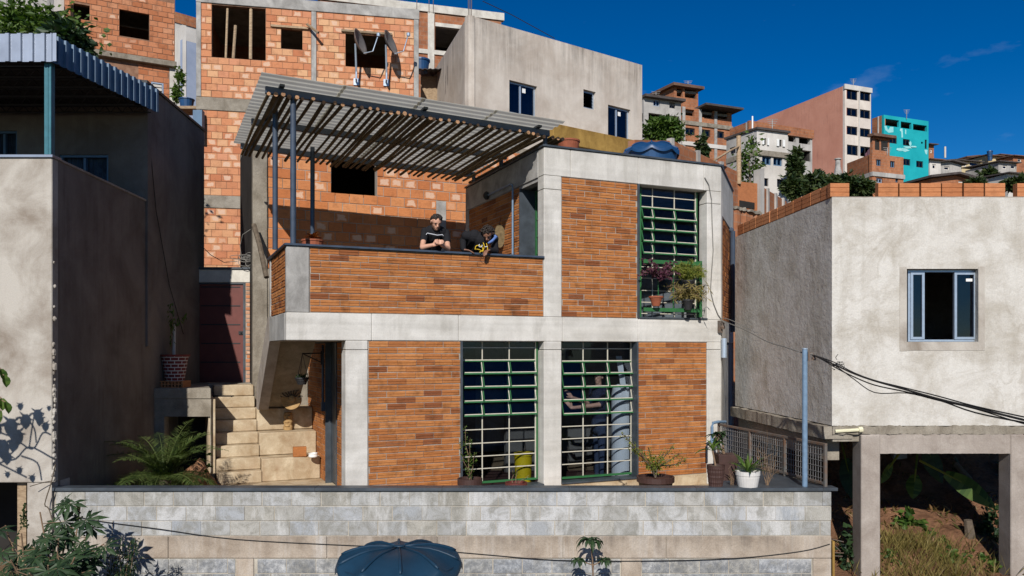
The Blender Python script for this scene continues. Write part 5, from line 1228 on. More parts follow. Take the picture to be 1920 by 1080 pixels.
ragged('wall', R13, -.3, 1.4, 0, .2, -1.5, R13.z(1400, 394), 'brick_far', rb, 9, 20, .06); ragged('mortar_cap', R13, -.3, 1.4, -.04, .24, R13.z(1400, 397), R13.z(1400, 391), 'concrete_raw', rb, 19, 24, .05)
# row of small far houses
def hut(name, label, x0, x1, ytop, D, mat, roof, wins=(), zb=10, vpr=6000, gable=False):
    c = px(x0, 0, D); F = Fr((c.x, c.y), vpdir(vpr)); t1 = F.t(x1); z1 = (HY-ytop)/FPX*D
    th = thing(name, F.P(t1/2, 1, zb), label, 'house', 'houses on the far hillside')
    hs = [F.rect(*w) for w in wins]
    b = MB(); b.wall(F, 0, t1, zb, z1, 0, .25, hs); b.box(F, .0, .2, .26, 5, zb, z1); b.box(F, t1-.2, t1, .26, 5, zb, z1); b.box(F, .21, t1-.21, 4.8, 5, zb, z1); b.build('wall', M[mat], th)
    b = MB()
    if gable:
        m = t1/2; r_ = (t1)*.09
        for (a, c_) in ((-.5, m), (m, t1+.5)):
            za, zc = (z1, z1+r_) if a < 0 else (z1+r_, z1)
            b.hexa([F.P(a, -.6, za), F.P(c_, -.6, zc), F.P(c_, 5.4, zc), F.P(a, 5.4, za)], [F.P(a, -.6, za+.2), F.P(c_, -.6, zc+.2), F.P(c_, 5.4, zc+.2), F.P(a, 5.4, za+.2)])
        b.build('roof', M[roof], th)
        b = MB(); b.face([F.P(0, 0, z1), F.P(t1, 0, z1), F.P(m, 0, z1+r_*.95)]); b.face([F.P(t1, .1, z1), F.P(0, .1, z1), F.P(m, .1, z1+r_*.95)]); b.build('gable', M[mat], th)
    else:
        b.hexa([F.P(-.3, -.5, z1), F.P(t1+.3, -.5, z1), F.P(t1+.3, 5.4, z1+.35), F.P(-.3, 5.4, z1+.35)], [F.P(-.3, -.5, z1+.12), F.P(t1+.3, -.5, z1+.12), F.P(t1+.3, 5.4, z1+.47), F.P(-.3, 5.4, z1+.47)]); b.build('roof', M[roof], th)
    for r in hs:
        b = MB(); rect_frame(b, F, r[0], r[1], .08, .2, r[2], r[3], .12); wd = b.build('window', M['house_white'], th)
        b = MB(); b.box(F, r[0]+.12, r[1]-.12, .12, .15, r[2]+.12, r[3]-.12); b.build('pane', M['glass_dark'], wd)
    return th
hut('narrow_house', 'narrow brick house with a rooftop tank right beside the teal building', 1742, 1751, 272, 100, 'brick_far', 'roof_dark', [(1744, 280, 1748, 287)], 12)
hut('pink_roof_house', 'pale house with a reddish roof edge next to the narrow brick house', 1743, 1764, 300, 96, 'house_white', 'roof_brown', [(1748, 308, 1755, 317)], 12)
hut('dark_roof_house', 'low house under a wide dark roof in the middle of the far row', 1758, 1803, 306, 104, 'house_grey', 'roof_dark', [(1770, 312, 1780, 319)], 12, gable=True)
hut('cream_terrace_house', 'cream house with a deep shaded veranda in the far row', 1790, 1838, 301, 112, 'house_cream', 'roof_dark', [(1795, 304, 1812, 312), (1818, 304, 1834, 312)], 12)
hut('cream_gable_house', 'cream gabled house with brown tiled roof and a tank on top', 1812, 1850, 297, 122, 'house_cream', 'roof_brown', [(1832, 302, 1838, 309)], 14, gable=True)
hut('yellow_house', 'bright cream yellow house with square window in the far row', 1848, 1876, 292, 118, 'house_cream', 'roof_brown', [(1855, 293, 1862, 300)], 14)
hut('white_far_house', 'white far house with brown roof and a dark balcony window', 1874, 1899, 291, 120, 'house_white', 'roof_brown', [(1884, 293, 1896, 299)], 14)
hut('edge_brick_house', 'brick house with white patch at the right edge of the far row', 1900, 1935, 293, 116, 'brick_far', 'roof_brown', [(1908, 298, 1915, 304)], 14)
hut('grey_cube_house', 'grey flat roofed house with two small blue windows in the far row', 1872, 1906, 304, 100, 'house_grey', 'roof_dark', [(1880, 310, 1888, 317), (1895, 310, 1904, 317)], 12)
hut('white_shed', 'long white walled shed low at the right edge of the far row', 1890, 1935, 326, 82, 'house_white', 'roof_dark', [(1905, 330, 1915, 335)], 9)
hut('gabled_brick_house', 'low gabled brick house just above the brick course', 1745, 1835, 335, 72, 'brick_far', 'roof_dark', [(1797, 334, 1810, 343)], 8, gable=True)
b = MB(); p = px(1856, 294, 117); b.lathe(p, [(0, 0), (.32, 0), (.38, .7), (.42, .72), (.4, .85), (0, .9)], 14); b.tube([p+Vector((0, 0, -.6)), p], .3, 8); tag(b.build('roof_tank', M['tank_blue']), 'blue water tank on the roof of the cream gabled house', 'water tank')
b = MB(); p = px(1770, 268, 103); b.tube([px(1772, 296, 101), px(1772, 275, 101)], .12, 6); tag(b.build('vent_mast', M['house_white']), 'thin pale mast among the far roofs', 'mast')

for k, (x, y, D, h) in enumerate(((1290, 166, 62, 14), (1448, 240, 46, 16), (1600, 160, 76, 12), (1700, 218, 81, 12), (1664, 290, 57, 13), (1230, 184, 58, 12))):
    b = MB(); p = px(x, y, D); q = px(x, y-h, D); b.tube([p - Vector((0, 0, .3)), q], .03, 5)
    for m in range(4): z = q.z - .12*m; b.tube([(q.x-.32+.05*m, q.y, z), (q.x+.32-.05*m, q.y, z)], .015, 4)
    tag(b.build('roof_aerial', M['concrete_grey']), ('thin aerial on the slanting red roof', 'thin aerial on the shuttered grey house', 'thin aerial on the apartment block roof', 'thin aerial on the teal building roof', 'thin aerial on the low brick house', 'thin aerial on the grey concrete house roof')[k], 'aerial', 'roof aerials')
# ---------------------------------------------------------------- vegetation helpers
def leaf(b, p, d, up, L, w, fold=.15):
    d = d.normalized(); s = d.cross(up); s = s.normalized() if s.length > 1e-4 else Vector((1, 0, 0)); n = s.cross(d)
    a = p + d*L*.45; t = p + d*L - n*(-.0)*L
    b.face([p, a + s*w*.5 + n*fold*w, t, a - s*w*.5 + n*fold*w])
def rdir(rg):
    z = rg.uniform(-1, 1); a = rg.uniform(0, 2*math.pi); r = math.sqrt(1-z*z); return Vector((r*math.cos(a), r*math.sin(a), z))
def crown(c, rad, n, size, mat, parent, seed, name='crown', clumps=None, aspect=.55, spread=.28, flat=0.0):
    rg = random.Random(seed); b = MB(); c = Vector(c); rad = Vector(rad); K = clumps or max(10, n//45)
    cs = []
    for k in range(K):
        d = rdir(rg); r = rg.uniform(.35, 1.0)**.6; cs.append((Vector((d.x*rad.x*r, d.y*rad.y*r, d.z*rad.z*r)), rg.uniform(.7, 1.3)))
    for k in range(n):
        o, q = cs[rg.randrange(K)]
        g = Vector((rg.gauss(0, 1)*rad.x, rg.gauss(0, 1)*rad.y, rg.gauss(0, 1)*rad.z))*spread*q
        p = c + o + g; d = rdir(rg); d.z = d.z*.6 - .25
        leaf(b, p, d + (o.normalized()*.6 if o.length > 0 else Vector()), rdir(rg), size*rg.uniform(.6, 1.3), size*aspect*rg.uniform(.7, 1.2))
    return b.build(name, M[mat], parent)
def trunk(p0, p1, r0, r1, parent, seed, mat='bark', branches=4, name='trunk'):
    rg = random.Random(seed); b = MB(); p0, p1 = Vector(p0), Vector(p1); L = (p1-p0).length
    pts = [p0 + (p1-p0)*(k/5) + (rdir(rg)*L*.03 if 0 < k < 5 else Vector()) for k in range(6)]
    b.tube(pts, [r0 + (r1-r0)*k/5 for k in range(6)], 8)
    for k in range(branches):
        q = pts[5].lerp(pts[rg.randrange(2, 6)], min(1, r0*14/max(L, .01))); Lb = min(L, r0*18); d = rdir(rg); d.z = abs(d.z)*.8 + .3; e = q + d.normalized()*Lb*rg.uniform(.25, .45)
        b.tube([q, (q+e)/2 + rdir(rg)*Lb*.03, e], [r1*1.1, r1*.7, r1*.3], 6)
    return b.build(name, M[mat], parent)
def tree(name, label, c, rad, n, size, mat, seed, cat='tree', group=None, base=None):
    c = Vector(c); base = Vector(base) if base else Vector((c.x, c.y, min(c.z - rad[2]*1.6, hz(c.x, c.y) - .2)))
    th = thing(name, base, label, cat, group)
    trunk(base, c, max(rad)*.09, max(rad)*.04, th, seed); crown(c, rad, n, size, mat, th, seed+1); return th
def pxc(x, y, Y, rx, ry): return px(x, y, Y), (rx/FPX*Y, rx/FPX*Y*.8, ry/FPX*Y)
c, r = pxc(1243, 246, 50, 36, 26); tree('round_tree', 'round yellow green tree in front of the grey concrete house', c, (r[0]*.72, r[1]*.72, r[2]*.72), 3200, .34, 'leaf', 61)
c, r = pxc(1243, 250, 50.5, 34, 25); tree('inner_tree', 'darker foliage mass within the round tree by the concrete house', c, r, 1300, .5, 'leaf_far', 62) if False else None
c, r = pxc(1317, 272, 48, 8, 17); tree('slim_tree', 'slim dark young tree before the stepped brick house', c, r, 420, .4, 'leaf_far', 63)
c, r = pxc(1403, 300, 27, 19, 45); tree('creeper_shrub', 'sparse creeper in front of the grey shuttered house wall', c, r, 420, .17, 'leaf', 64, 'shrub')
for k, (x, y, Y, rx, ry, m) in enumerate(((1492, 312, 44, 9, 26, 'leaf_far'), (1528, 346, 40, 26, 15, 'leaf_far'), (1572, 345, 41, 24, 13, 'leaf_far'), (1488, 352, 38, 12, 14, 'leaf_far'), (1612, 354, 39, 18, 12, 'leaf_far'), (1622, 338, 60, 10, 10, 'leaf_far'))):
    c, r = pxc(x, y, Y, rx, ry)
    tree('hillside_tree', ('tall dark tree beside the white shuttered house', 'broad dark bush below the pink block, left part', 'broad dark bush below the pink block, right part', 'dark bush at the foot of the white shuttered house', 'dark bush in front of the low brick house', 'small dark tree left of the teal building foot')[k], c, r, 1300, .34, m, 70+k, group='trees on the hillside')
for k, (x, y, Y, rx, ry) in enumerate(((1852, 326, 95, 11, 6), (1905, 345, 60, 15, 6), (1832, 346, 62, 10, 4))):
    c, r = pxc(x, y, Y, rx, ry); tree('far_bush', ('olive bush in the middle of the far house row', 'green bush behind the brick gap at the right edge', 'low green bush above the middle of the brick course')[k], c, r, 700, .6, 'leaf_far', 90+k, 'bush')
# bush over the zinc canopy
c, r = pxc(60, 62, 18, 78, 38); tree('canopy_bush', 'dense green bush rising behind the zinc canopy', c, r, 2600, .17, 'leaf', 101, 'bush')
c, r = pxc(130, 72, 15.2, 30, 22); tree('side_bush', 'dark leafy branch end right of the bush above the canopy', c, r, 800, .2, 'leaf_dark', 102, 'bush')
c, r = pxc(336, 165, 27, 8, 28); tree('gap_shrub', 'small shrub growing in the gap above the dark blue tank', c, r, 380, .16, 'leaf', 103, 'shrub')
# ---------------------------------------------------------------- things about the house
def at(x, y, s): return H.P(H.t(x, s), s, H.z(x, y, s))
# mesh railing on the right side of the patio
RL = Fr((4.285, 10.86), (3.585-4.285, 13.85-10.86)); rlen = 3.06
rl = thing('mesh_railing', RL.P(.1, 0, ZC), 'rusty wire mesh railing in a steel frame beside the right house', 'railing')
zr0, zr1 = ZC+.02, -1.285
b = MB(); b.box(RL, 0, rlen, -.02, .02, zr1-.035, zr1); b.build('top_rail', M['rust'], rl, bevel=.003)
b = MB(); b.box(RL, .04, rlen, -.02, .02, zr0, zr0+.035); b.build('bottom_rail', M['rust'], rl, bevel=.003)
for t in (0, .98, 1.98, rlen-.04):
    b = MB(); b.box(RL, t, t+.038, -.021, .021, ZC-.01, zr1-.036); b.build('post', M['rust'], rl, bevel=.003)
b = MB()
for k in range(1, 52): b.tube([RL.P(k*.06, 0, zr0), RL.P(k*.06, 0, zr1-.03)], .0032, 4, cap=False)
for k in range(1, 7): b.tube([RL.P(0, .004, zr0 + k*.08), RL.P(rlen, .004, zr0 + k*.08)], .0032, 4, cap=False)
b.build('wire_mesh', M['wire'], rl)['kind'] = 'stuff'
# handrail bend by the house corner
b = MB(); b.tube([px(1335, 830, 13.6), px(1335, 800, 13.6), px(1337, 793, 13.6), px(1346, 791, 13.7), px(1360, 791, 14.0)], .026, 8); tag(b.build('bent_pipe', M['post_blue']), 'short bent grey pipe at the foot of the right house corner column', 'pipe')
# service post with cables
po = thing('service_post', px(1509, 915, 10.9), 'slim light blue steel post standing on the garden wall', 'post')
b = MB(); p = px(1509, 913, 10.9); b.tube([p, Vector((p.x, p.y, .0))], .036, 12); b.build('pole', M['post_blue'], po)
b = MB(); b.tube([(p.x, p.y, .0), (p.x, p.y, .018)], .040, 12); b.build('cap', M['alu'], po)
b = MB(); b.aabb(p.x+.036, p.x+.06, 10.87, 10.93, -.16, -.03); b.aabb(p.x+.06, p.x+.16, 10.885, 10.915, -.055, -.045); b.aabb(p.x+.06, p.x+.16, 10.885, 10.915, -.15, -.14)
b.lathe((p.x+.13, 10.9, -.14), [(.01, 0), (.035, .005), (.035, .03), (.02, .045), (.035, .06), (.035, .085), (.01, .09)], 10); b.build('insulator_bracket', M['rust'], po)
def cable(name, pts, r, label, mat='rubber', n=5):
    b = MB(); b.tube(pts, r, n); return tag(b.build(name, M[mat]), label, 'cable')
def smooth(pts, k=4):
    out = []; n = len(pts)
    for i in range(n-1):
        p0, p1, p2, p3 = pts[max(i-1, 0)], pts[i], pts[i+1], pts[min(i+2, n-1)]
        for j in range(k):
            t = j/k; out.append(.5*((2*p1) + (-p0+p2)*t + (2*p0-5*p1+4*p2-p3)*t*t + (-p0+3*p1-3*p2+p3)*t**3))
    out.append(pts[-1]); return out
base = [(1526, 666, 10.88), (1545, 674, 10.6), (1568, 685, 10.3), (1600, 700, 9.85), (1640, 714, 9.3), (1700, 731, 8.7), (1760, 748, 8.1), (1830, 765, 7.5), (1940, 792, 6.7), (2100, 825, 5.8)]
lab = ('thickest cable of the bundle running right from the blue post', 'upper thin cable of the bundle right of the blue post', 'cable of the bundle sagging lowest right of the blue post', 'slack cable looping below the bundle near the house corner')
for k, dy in enumerate(([0]*10, [0, -2, -4, -2, -1, -3, -5, -3, -6, -6], [0, 2, 5, 6, 8, 4, 2, 9, 4, 3], [1, 1, 2, 10, 22, 6, 3, 2, 8, 9])):
    cable('service_cable', smooth([px(x, y + d, Y) for (x, y, Y), d in zip(base, dy)]), (.011, .007, .008, .006)[k], lab[k])['group'] = 'service cables'
b = MB(); rg = random.Random(2)
for k in range(10):
    c = px(1560 + rg.uniform(-16, 22), 682 + rg.uniform(-7, 8), 10.35); b.tube(smooth([c + rdir(rg)*.03, c + rdir(rg)*.06, c + rdir(rg)*.10], 3), .005, 4)
tag(b.build('cable_splices', M['cable_grey']), 'knot of taped cable splices near the corner of the right house', 'cable', kind='stuff')
cable('drop_cable', smooth([px(x, y, Y) for x, y, Y in ((1524, 664, 10.88), (1500, 660, 11.0), (1470, 650, 11.5), (1440, 641, 12.1), (1400, 620, 13.2), (1372, 608, 13.9), (1354, 601, 14.3))]), .010, 'twisted grey cable from the blue post to the house corner', 'cable_grey')
cable('second_drop_cable', smooth([px(x, y, Y) for x, y, Y in ((1420, 625, 12.9), (1395, 612, 13.4), (1370, 600, 13.9), (1354, 596, 14.3))]), .006, 'thin upper cable meeting the house corner bracket', 'cable_grey')
cable('wall_wire', smooth([px(x, y, 10.775) for x, y in ((120, 962), (180, 976), (300, 992), (440, 1011), (640, 1022), (760, 1027), (900, 1039), (1040, 1050), (1195, 1052), (1375, 1047), (1500, 1034), (1556, 1020))]), .006, 'thin dark wire sagging across the front of the block wall')
# ---------------------------------------------------------------- water tanks
def lid_z(r, th, ribs, R_):
    f = r/R_; d = abs(((th*ribs/(2*math.pi)) + .5) % 1.0 - .5)*2*math.pi/ribs*r   # distance to the nearest rib
    z = -.015*f - .12*max(0, f-.45)**1.6*2.2
    z -= .075*f*f*math.sin(math.pi*((th*ribs/(2*math.pi)) % 1.0))
    
    return z
def tank(name, label, c, R_, hbody, mat, matlid, ribs=10, na=160, nr=16):
    th_ = thing(name, Vector(c) - Vector((0, 0, hbody)), label, 'water tank'); c = Vector(c)
    b = MB(); rings = []
    for i in range(1, nr+1):
        r = R_*i/nr; rings.append([c + Vector((r*math.cos(2*math.pi*j/na), r*math.sin(2*math.pi*j/na), lid_z(r, 2*math.pi*j/na + .16, ribs, R_))) for j in range(na)])
    rings.append([v + Vector((v.x-c.x, v.y-c.y, 0))*.03 + Vector((0, 0, -.02)) for v in rings[-1]])
    rings.append([Vector((v.x, v.y, v.z-.055)) for v in rings[-1]])
    i0 = len(b.v); b.v.append(c.copy()); off = [len(b.v) + k*na for k in range(len(rings))]
    for rr in rings: b.v.extend(rr)
    for j in range(na): b.f.append((i0, off[0]+j, off[0]+(j+1) % na)); b.uv.append(None); b.mi.append(0)
    for k in range(len(rings)-1):
        for j in range(na): b.f.append((off[k]+j, off[k+1]+j, off[k+1]+(j+1) % na, off[k]+(j+1) % na)); b.uv.append(None); b.mi.append(0)
    b.build('lid', M[matlid], th_, smooth=True)
    for k in range(ribs):
        th = 2*math.pi*k/ribs - .16; b = MB(); b.tube([c + Vector((R_*f*math.cos(th), R_*f*math.sin(th), lid_z(R_*f, 0, ribs, R_) + .004)) for f in (.08, .3, .5, .65, .8, .92, .99)], [.010, .012, .014, .016, .018, .019, .012], 7); b.build('rib', M[matlid], th_, smooth=True)
    b = MB(); b.lathe(c, [(.0, .0), (.055, .004), (.065, .012), (.05, .022), (0, .024)], 18); b.build('hub', M[matlid], th_, smooth=True)
    b = MB(); b.lathe(c - Vector((0, 0, hbody)), [(0, 0), (R_*.78, 0), (R_*.86, hbody*.35), (R_*.88, hbody*.36), (R_*.94, hbody-.22), (R_*.97, hbody-.20), (R_*.97, hbody-.16), (0, hbody-.15)], 48); b.build('body', M[mat], th_)
    return th_
tank('water_tank', 'big dark blue ribbed tank lid in front of the block wall', px(749, 1025, 8.5), .655, 1.1, 'tank_fade', 'tank_fade')
tank('roof_water_tank', 'glossy blue water tank behind the roof coping of the main house', px(1221, 270, 15.4), .52, .72, 'tank_blue', 'tank_blue', ribs=8, na=96, nr=10)
def pot(name, label, c, prof, mat, n=26, soil=True, cat='plant pot', group=None):
    th_ = thing(name, c, label, cat, group); b = MB(); b.lathe(c, prof, n); b.build('bowl', M[mat], th_)
    if soil:
        r, z = prof[-1] if prof[-1][0] > 0 else prof[-2]
        b = MB(); b.lathe(Vector(c) + Vector((0, 0, z-.04)), [(0, .0), (r*.93, 0), (r*.93, .02), (0, .035)], 16); b.build('soil', M['bark'], th_)
    return th_
def bowl(r0, r1, h, lip=.012): return [(0, 0), (r0, 0), (r0+(r1-r0)*.5, h*.5), (r1, h-.03), (r1+lip, h-.028), (r1+lip, h), (r1-.008, h), (r1-.012, h-.06)]
p = px(1066, 274, 13.9); pot('roof_bowl', 'terracotta bowl on the roof edge behind the coping', (p.x, p.y, 3.20), bowl(.13, .19, .44), 'terracotta')
# ---------------------------------------------------------------- small plants
def sapling(b, base, pts, rg, mat=None): b.tube(pts, .006, 5)
def leafy(name, label, root, stems, n, size, mat, seed, aspect=.45, spread=.05, stem_mat='twig', r=.006, cat='plant', group=None, droop=.3):
    """stems: list of polylines; leaves sit along the outer parts of the stems"""
    th_ = thing(name, root, label, cat, group); rg = random.Random(seed)
    b = MB()
    for s in stems: b.tube(s, [r*(1 - .6*k/(len(s)-1)) for k in range(len(s))], 5)
    b.build('stem', M[stem_mat], th_)
    b = MB()
    for k in range(n):
        s = rg.choice(stems); f = rg.uniform(.25, 1)*(len(s)-1); i = min(int(f), len(s)-2); q = s[i].lerp(s[i+1], f-i) + rdir(rg)*spread*rg.random()
        d = rdir(rg); d.z -= droop; leaf(b, q, d, Vector((0, 0, 1)) + rdir(rg)*.5, size*rg.uniform(.6, 1.3), size*aspect)
    b.build('leaves', M[mat], th_); return th_
def wig(p0, p1, n, a, rg): return [Vector(p0).lerp(Vector(p1), k/n) + (rdir(rg)*a if 0 < k else Vector()) for k in range(n+1)]
rg = random.Random(77)
# pot left of the first window
p = px(881, 897, 11.8); pot('planter', 'brown bowl planter at the foot of the left lower window', (p.x, p.y, ZF), [(0, 0), (.13, 0), (.165, .40), (.185, .42), (.185, .51), (.165, .51), (.165, .47)], 'pot_brown')
st_ = [wig((p.x, p.y, -1.95), px(862+k*9, 800 + 22*abs(k-1), 11.8), 6, .03, rg) for k in range(3)] + [wig((p.x, p.y, -1.95), px(889, 850, 11.75), 5, .02, rg), wig((p.x+.02, p.y, -1.95), px(872, 870, 11.7), 5, .02, rg)]
leafy('small_shrub', 'upright small leaved shrub in front of the left lower window', (p.x, p.y, -1.95), st_, 210, .05, 'leaf', 5, spread=.05)
p = px(968, 904, 11.6); pot('small_planter', 'small dark red pot below the yellow bucket window', (p.x, p.y, ZF), [(0, 0), (.11, 0), (.15, .40), (.165, .42), (.165, .485), (.145, .485), (.145, .45)], 'door_red')
st_ = [wig((p.x-.05, p.y, -1.95), px(959, 880, 11.6), 5, .02, rg), wig((p.x, p.y, -1.95), px(967, 878, 11.6), 5, .02, rg), wig((p.x+.04, p.y, -1.95), px(990, 892, 11.6), 4, .02, rg)]
leafy('dry_sapling', 'nearly bare sapling in the small dark red pot', (p.x, p.y, -1.95), st_, 26, .045, 'leaf', 6)
p = px(1229, 892, 12.3); pot('bowl_planter', 'wide brown bowl planter before the right brick panel', (p.x, p.y, ZF), [(0, 0), (.20, 0), (.26, .36), (.29, .38), (.29, .46), (.265, .46), (.265, .42)], 'pot_brown')
st_ = []
q0 = Vector((p.x, p.y, -1.98))
for (x, y) in ((1165, 812), (1180, 835), (1200, 842), (1215, 838), (1245, 848), (1262, 836), (1275, 850), (1230, 855), (1285, 862), (1205, 862)):
    st_.append(smooth([q0, px(1228 + (x-1228)*.15, 875, 12.3), px(1228 + (x-1228)*.55, y + (892-y)*.35, 12.3 + rg.uniform(-.15, .15)), px(x, y, 12.3 + rg.uniform(-.3, .3))], 3))
leafy('gnarled_shrub', 'gnarled bonsai like shrub with tiny leaves in the wide bowl', q0, st_, 1000, .046, 'leaf_yellow', 7, spread=.08, r=.013, stem_mat='bark')
# pots on the wall corner
def diamond_pot():
    c = px(1342, 916, 10.93); th_ = thing('textured_pot', c, 'brown pot with a pressed diamond pattern on the wall corner', 'plant pot')
    b = MB(); n = 48; rows = 14; i0 = 0
    for k in range(rows+1):
        f = k/rows
        for j in range(n):
            r = .088 + .035*f + .005*math.sin(j*2*math.pi/n*12 + f*16)*math.sin(-j*2*math.pi/n*12 + f*16)*(1 if f < .9 else 0); th = 2*math.pi*j/n; b.v.append(c + Vector((r*math.cos(th), r*math.sin(th), .325*f)))
    for k in range(rows):
        for j in range(n): b.f.append((k*n+j, k*n+(j+1) % n, (k+1)*n+(j+1) % n, (k+1)*n+j)); b.uv.append(None); b.mi.append(0)
    b.build('bowl', M['pot_brown'], th_)
    b = MB(); b.lathe(c + Vector((0, 0, .29)), [(0, 0), (.115, 0), (.115, .015), (0, .03)], 14); b.build('soil', M['bark'], th_); return c
c = diamond_pot()
def strap(b, p, d, L, w, bend, n=6, fold=.2, side=None):
    d = Vector(d).normalized(); s = Vector(side) - d*d.dot(Vector(side)) if side else d.cross(Vector((0, 0, 1))); s = s.normalized() if s.length > 1e-3 else Vector((1, 0, 0)); q = Vector(p); pr = None
    for k in range(n+1):
        f = k/n; ww = w*(math.sin(math.pi*min(1, f*.85+.12)))*(1 if f < .98 else .1); up = s.cross(d)
        c_ = (q - s*ww/2 + up*fold*ww, q + Vector(), q + s*ww/2 + up*fold*ww)
        if pr: b.face([pr[0], pr[1], c_[1], c_[0]]); b.face([pr[1], pr[2], c_[2], c_[1]])
        pr = c_; q = q + d*(L/n); d = (d + Vector((0, 0, -bend/n))).normalized()
th_ = thing('broad_leaf_plant', c + Vector((0, 0, .3)), 'young plant with few broad light green leaves in the textured pot', 'plant')
b = MB(); top = px(1336, 845, 10.93); b.tube([c + Vector((0, 0, .3)), top], .012, 6); b.build('stem', M['twig'], th_)
b = MB()
for (dx, dz, L) in ((-.9, .25, .28), (-.4, .6, .24), (.5, .8, .22), (.15, 1, .25), (-.1, .4, .18), (.8, .35, .2)): strap(b, top, (dx, rg.uniform(-.3, .3), dz), L, .06, 1.3)
b.build('leaves', M['leaf'], th_)
c = px(1361, 905, 11.55); th_ = thing('square_planter', c, 'square dark brown planter behind the textured pot', 'plant pot')
b = MB(); b.hexa([c + Vector(v) for v in ((-.10, -.10, -.1), (.10, -.10, -.1), (.10, .10, -.1), (-.10, .10, -.1))], [c + Vector(v) for v in ((-.145, -.145, .42), (.145, -.145, .42), (.145, .145, .42), (-.145, .145, .42))]); b.build('box', M['pot_brown'], th_, bevel=.006)
th_ = thing('rubber_plant', c + Vector((0, 0, .4)), 'dark glossy leaved plant in the square planter', 'plant')
b = MB(); tops = [px(1340, 815, 11.5), px(1352, 812, 11.6), px(1345, 832, 11.45)]
for t_ in tops: b.tube([c + Vector((-.02, 0, .4)), t_], .012, 6)
b.build('stem', M['twig'], th_); b = MB()
for t_ in tops:
    for k in range(11): d = rdir(rg); d.z = d.z*.4 + .1; strap(b, t_, d, rg.uniform(.12, .19), .05, 1.2, 4)
b.build('leaves', M['leaf_dark'], th_)
c = px(1402, 917, 10.9); pot('white_pot', 'round white pot on the right end of the garden wall', c, [(0, 0), (.105, 0), (.13, .03), (.155, .16), (.158, .19), (.165, .195), (.165, .25), (.15, .25), (.15, .22)], 'pot_white')
th_ = thing('agave', c + Vector((0, 0, .24)), 'spiky light green agave in the round white pot', 'plant'); b = MB()
for k in range(26):
    a = k*2.4; e = .15 + .85*((k*7) % 26)/26; strap(b, c + Vector((.02*math.cos(a), .02*math.sin(a), .24)), (math.cos(a), math.sin(a), e*1.6), rg.uniform(.2, .34), .034, .8 - .5*e, 5)
b.build('leaves', M['leaf'], th_)
def twigs(name, label, base, n, hmax, seed, spread=.25):
    rg = random.Random(seed); th_ = thing(name, base, label, 'plant'); b = MB()
    for k in range(n):
        d = Vector((rg.uniform(-spread, spread), rg.uniform(-spread, spread)*.5, 1)); L = hmax*rg.uniform(.5, 1); q = Vector(base) + d*0; pts = [q + d*L*f + rdir(rg)*.02 for f in (0, .35, .7, 1)]
        b.tube(pts, [.004, .0035, .0025, .0015], 4)
        for m in range(4): e = pts[rg.randrange(1, 4)]; b.tube([e, e + (rdir(rg)+Vector((0, 0, .6)))*L*.2], .002, 4)
    b.build('branches', M['twig'], th_)
twigs('dry_twigs', 'bare dry twigs standing right of the round white pot', px(1440, 915, 11.05), 9, .66, 3, .34)
twigs('dry_twig_tuft', 'small tuft of dry twigs between the textured pot and the white pot', px(1374, 915, 11.0), 6, .3, 4, .35)
# ---------------------------------------------------------------- flower box railing of the upper window
wb = thing('window_railing', at(1260, 592, -.05), 'green flat bar railing in front of the upper right window', 'railing')
t0, t1 = T(1200), H.t(1311, -.12)
for (y0, y1) in ((489, 496), (578, 585)):
    b = MB(); b.box(H, t0, t1, -.14, -.10, H.z(1255, y1, -.1), H.z(1255, y0, -.1)); b.build('rail', M['green'], wb, bevel=.003)
b = MB(); b.box(H, t1+.001, t1+.05, -.142, -.102, H.z(1318, 595, -.1), H.z(1318, 490, -.1)); b.box(H, t1+.006, t1+.046, -.1015, .12, H.z(1318, 500, -.1), H.z(1318, 490, -.1)); b.build('post', M['green'], wb, bevel=.003)
for x in (1227, 1255): 
    b = MB(); b.box(H, T(x), T(x)+.012, -.115, -.103, H.z(x, 579, -.1), H.z(x, 496, -.1)); b.build('bar', M['green'], wb)
def hpot(name, label, x, y, r, h, mat, s=-.2):
    c = at(x, y, s); th_ = thing(name, c, label, 'plant pot', 'pots on the window railing'); b = MB(); b.lathe(c, bowl(r*.55, r, h, .01), 20); b.build('bowl', M[mat], th_); return c + Vector((0, 0, h))
def trailing(name, label, c, n, size, mat, seed, L, aspect=.35, up=.3, per=14, wid=.25):
    rg = random.Random(seed); th_ = thing(name, c, label, 'plant'); b = MB(); bl = MB()
    for k in range(n):
        a = rg.uniform(0, 6.28); d = Vector((math.cos(a)*wid*4, math.sin(a)*wid*3, up*rg.uniform(.5, 1.5)*4)).normalized(); q = Vector(c); pts = [q.copy()]
        l = L*rg.uniform(.4, 1)
        for m in range(7): d = (d + Vector((0, 0, -.32))).normalized(); q = q + d*l/7; pts.append(q.copy())
        b.tube(pts, .003, 4)
        for m in range(per): f = rg.uniform(.15, 1)*6.99; i = int(f); e = pts[i].lerp(pts[i+1], f-i); leaf(bl, e, rdir(rg) + Vector((0, 0, -.2)), Vector((0, -1, .3)), size*rg.uniform(.6, 1.3), size*aspect)
    b.build('stems', M['twig'], th_); bl.build('leaves', M[mat], th_)
c = hpot('hanging_pot', 'terracotta bowl hooked on the left of the green window railing', 1230, 574, .115, .17, 'terracotta'); trailing('purple_trailer', 'purple trailing plant spilling from the terracotta bowl', c + Vector((.08, 0, .25)), 26, .055, 'leaf_purple', 1, .60, .5, .6, 24, .13)
c = hpot('hanging_pot', 'black pot high on the right of the green window railing', 1291, 545, .10, .18, 'pot_black'); trailing('asparagus_fern', 'feathery yellow green fern in the upper black pot of the window railing', c, 60, .075, 'leaf_yellow', 2, .46, .12, 1.1, 60)
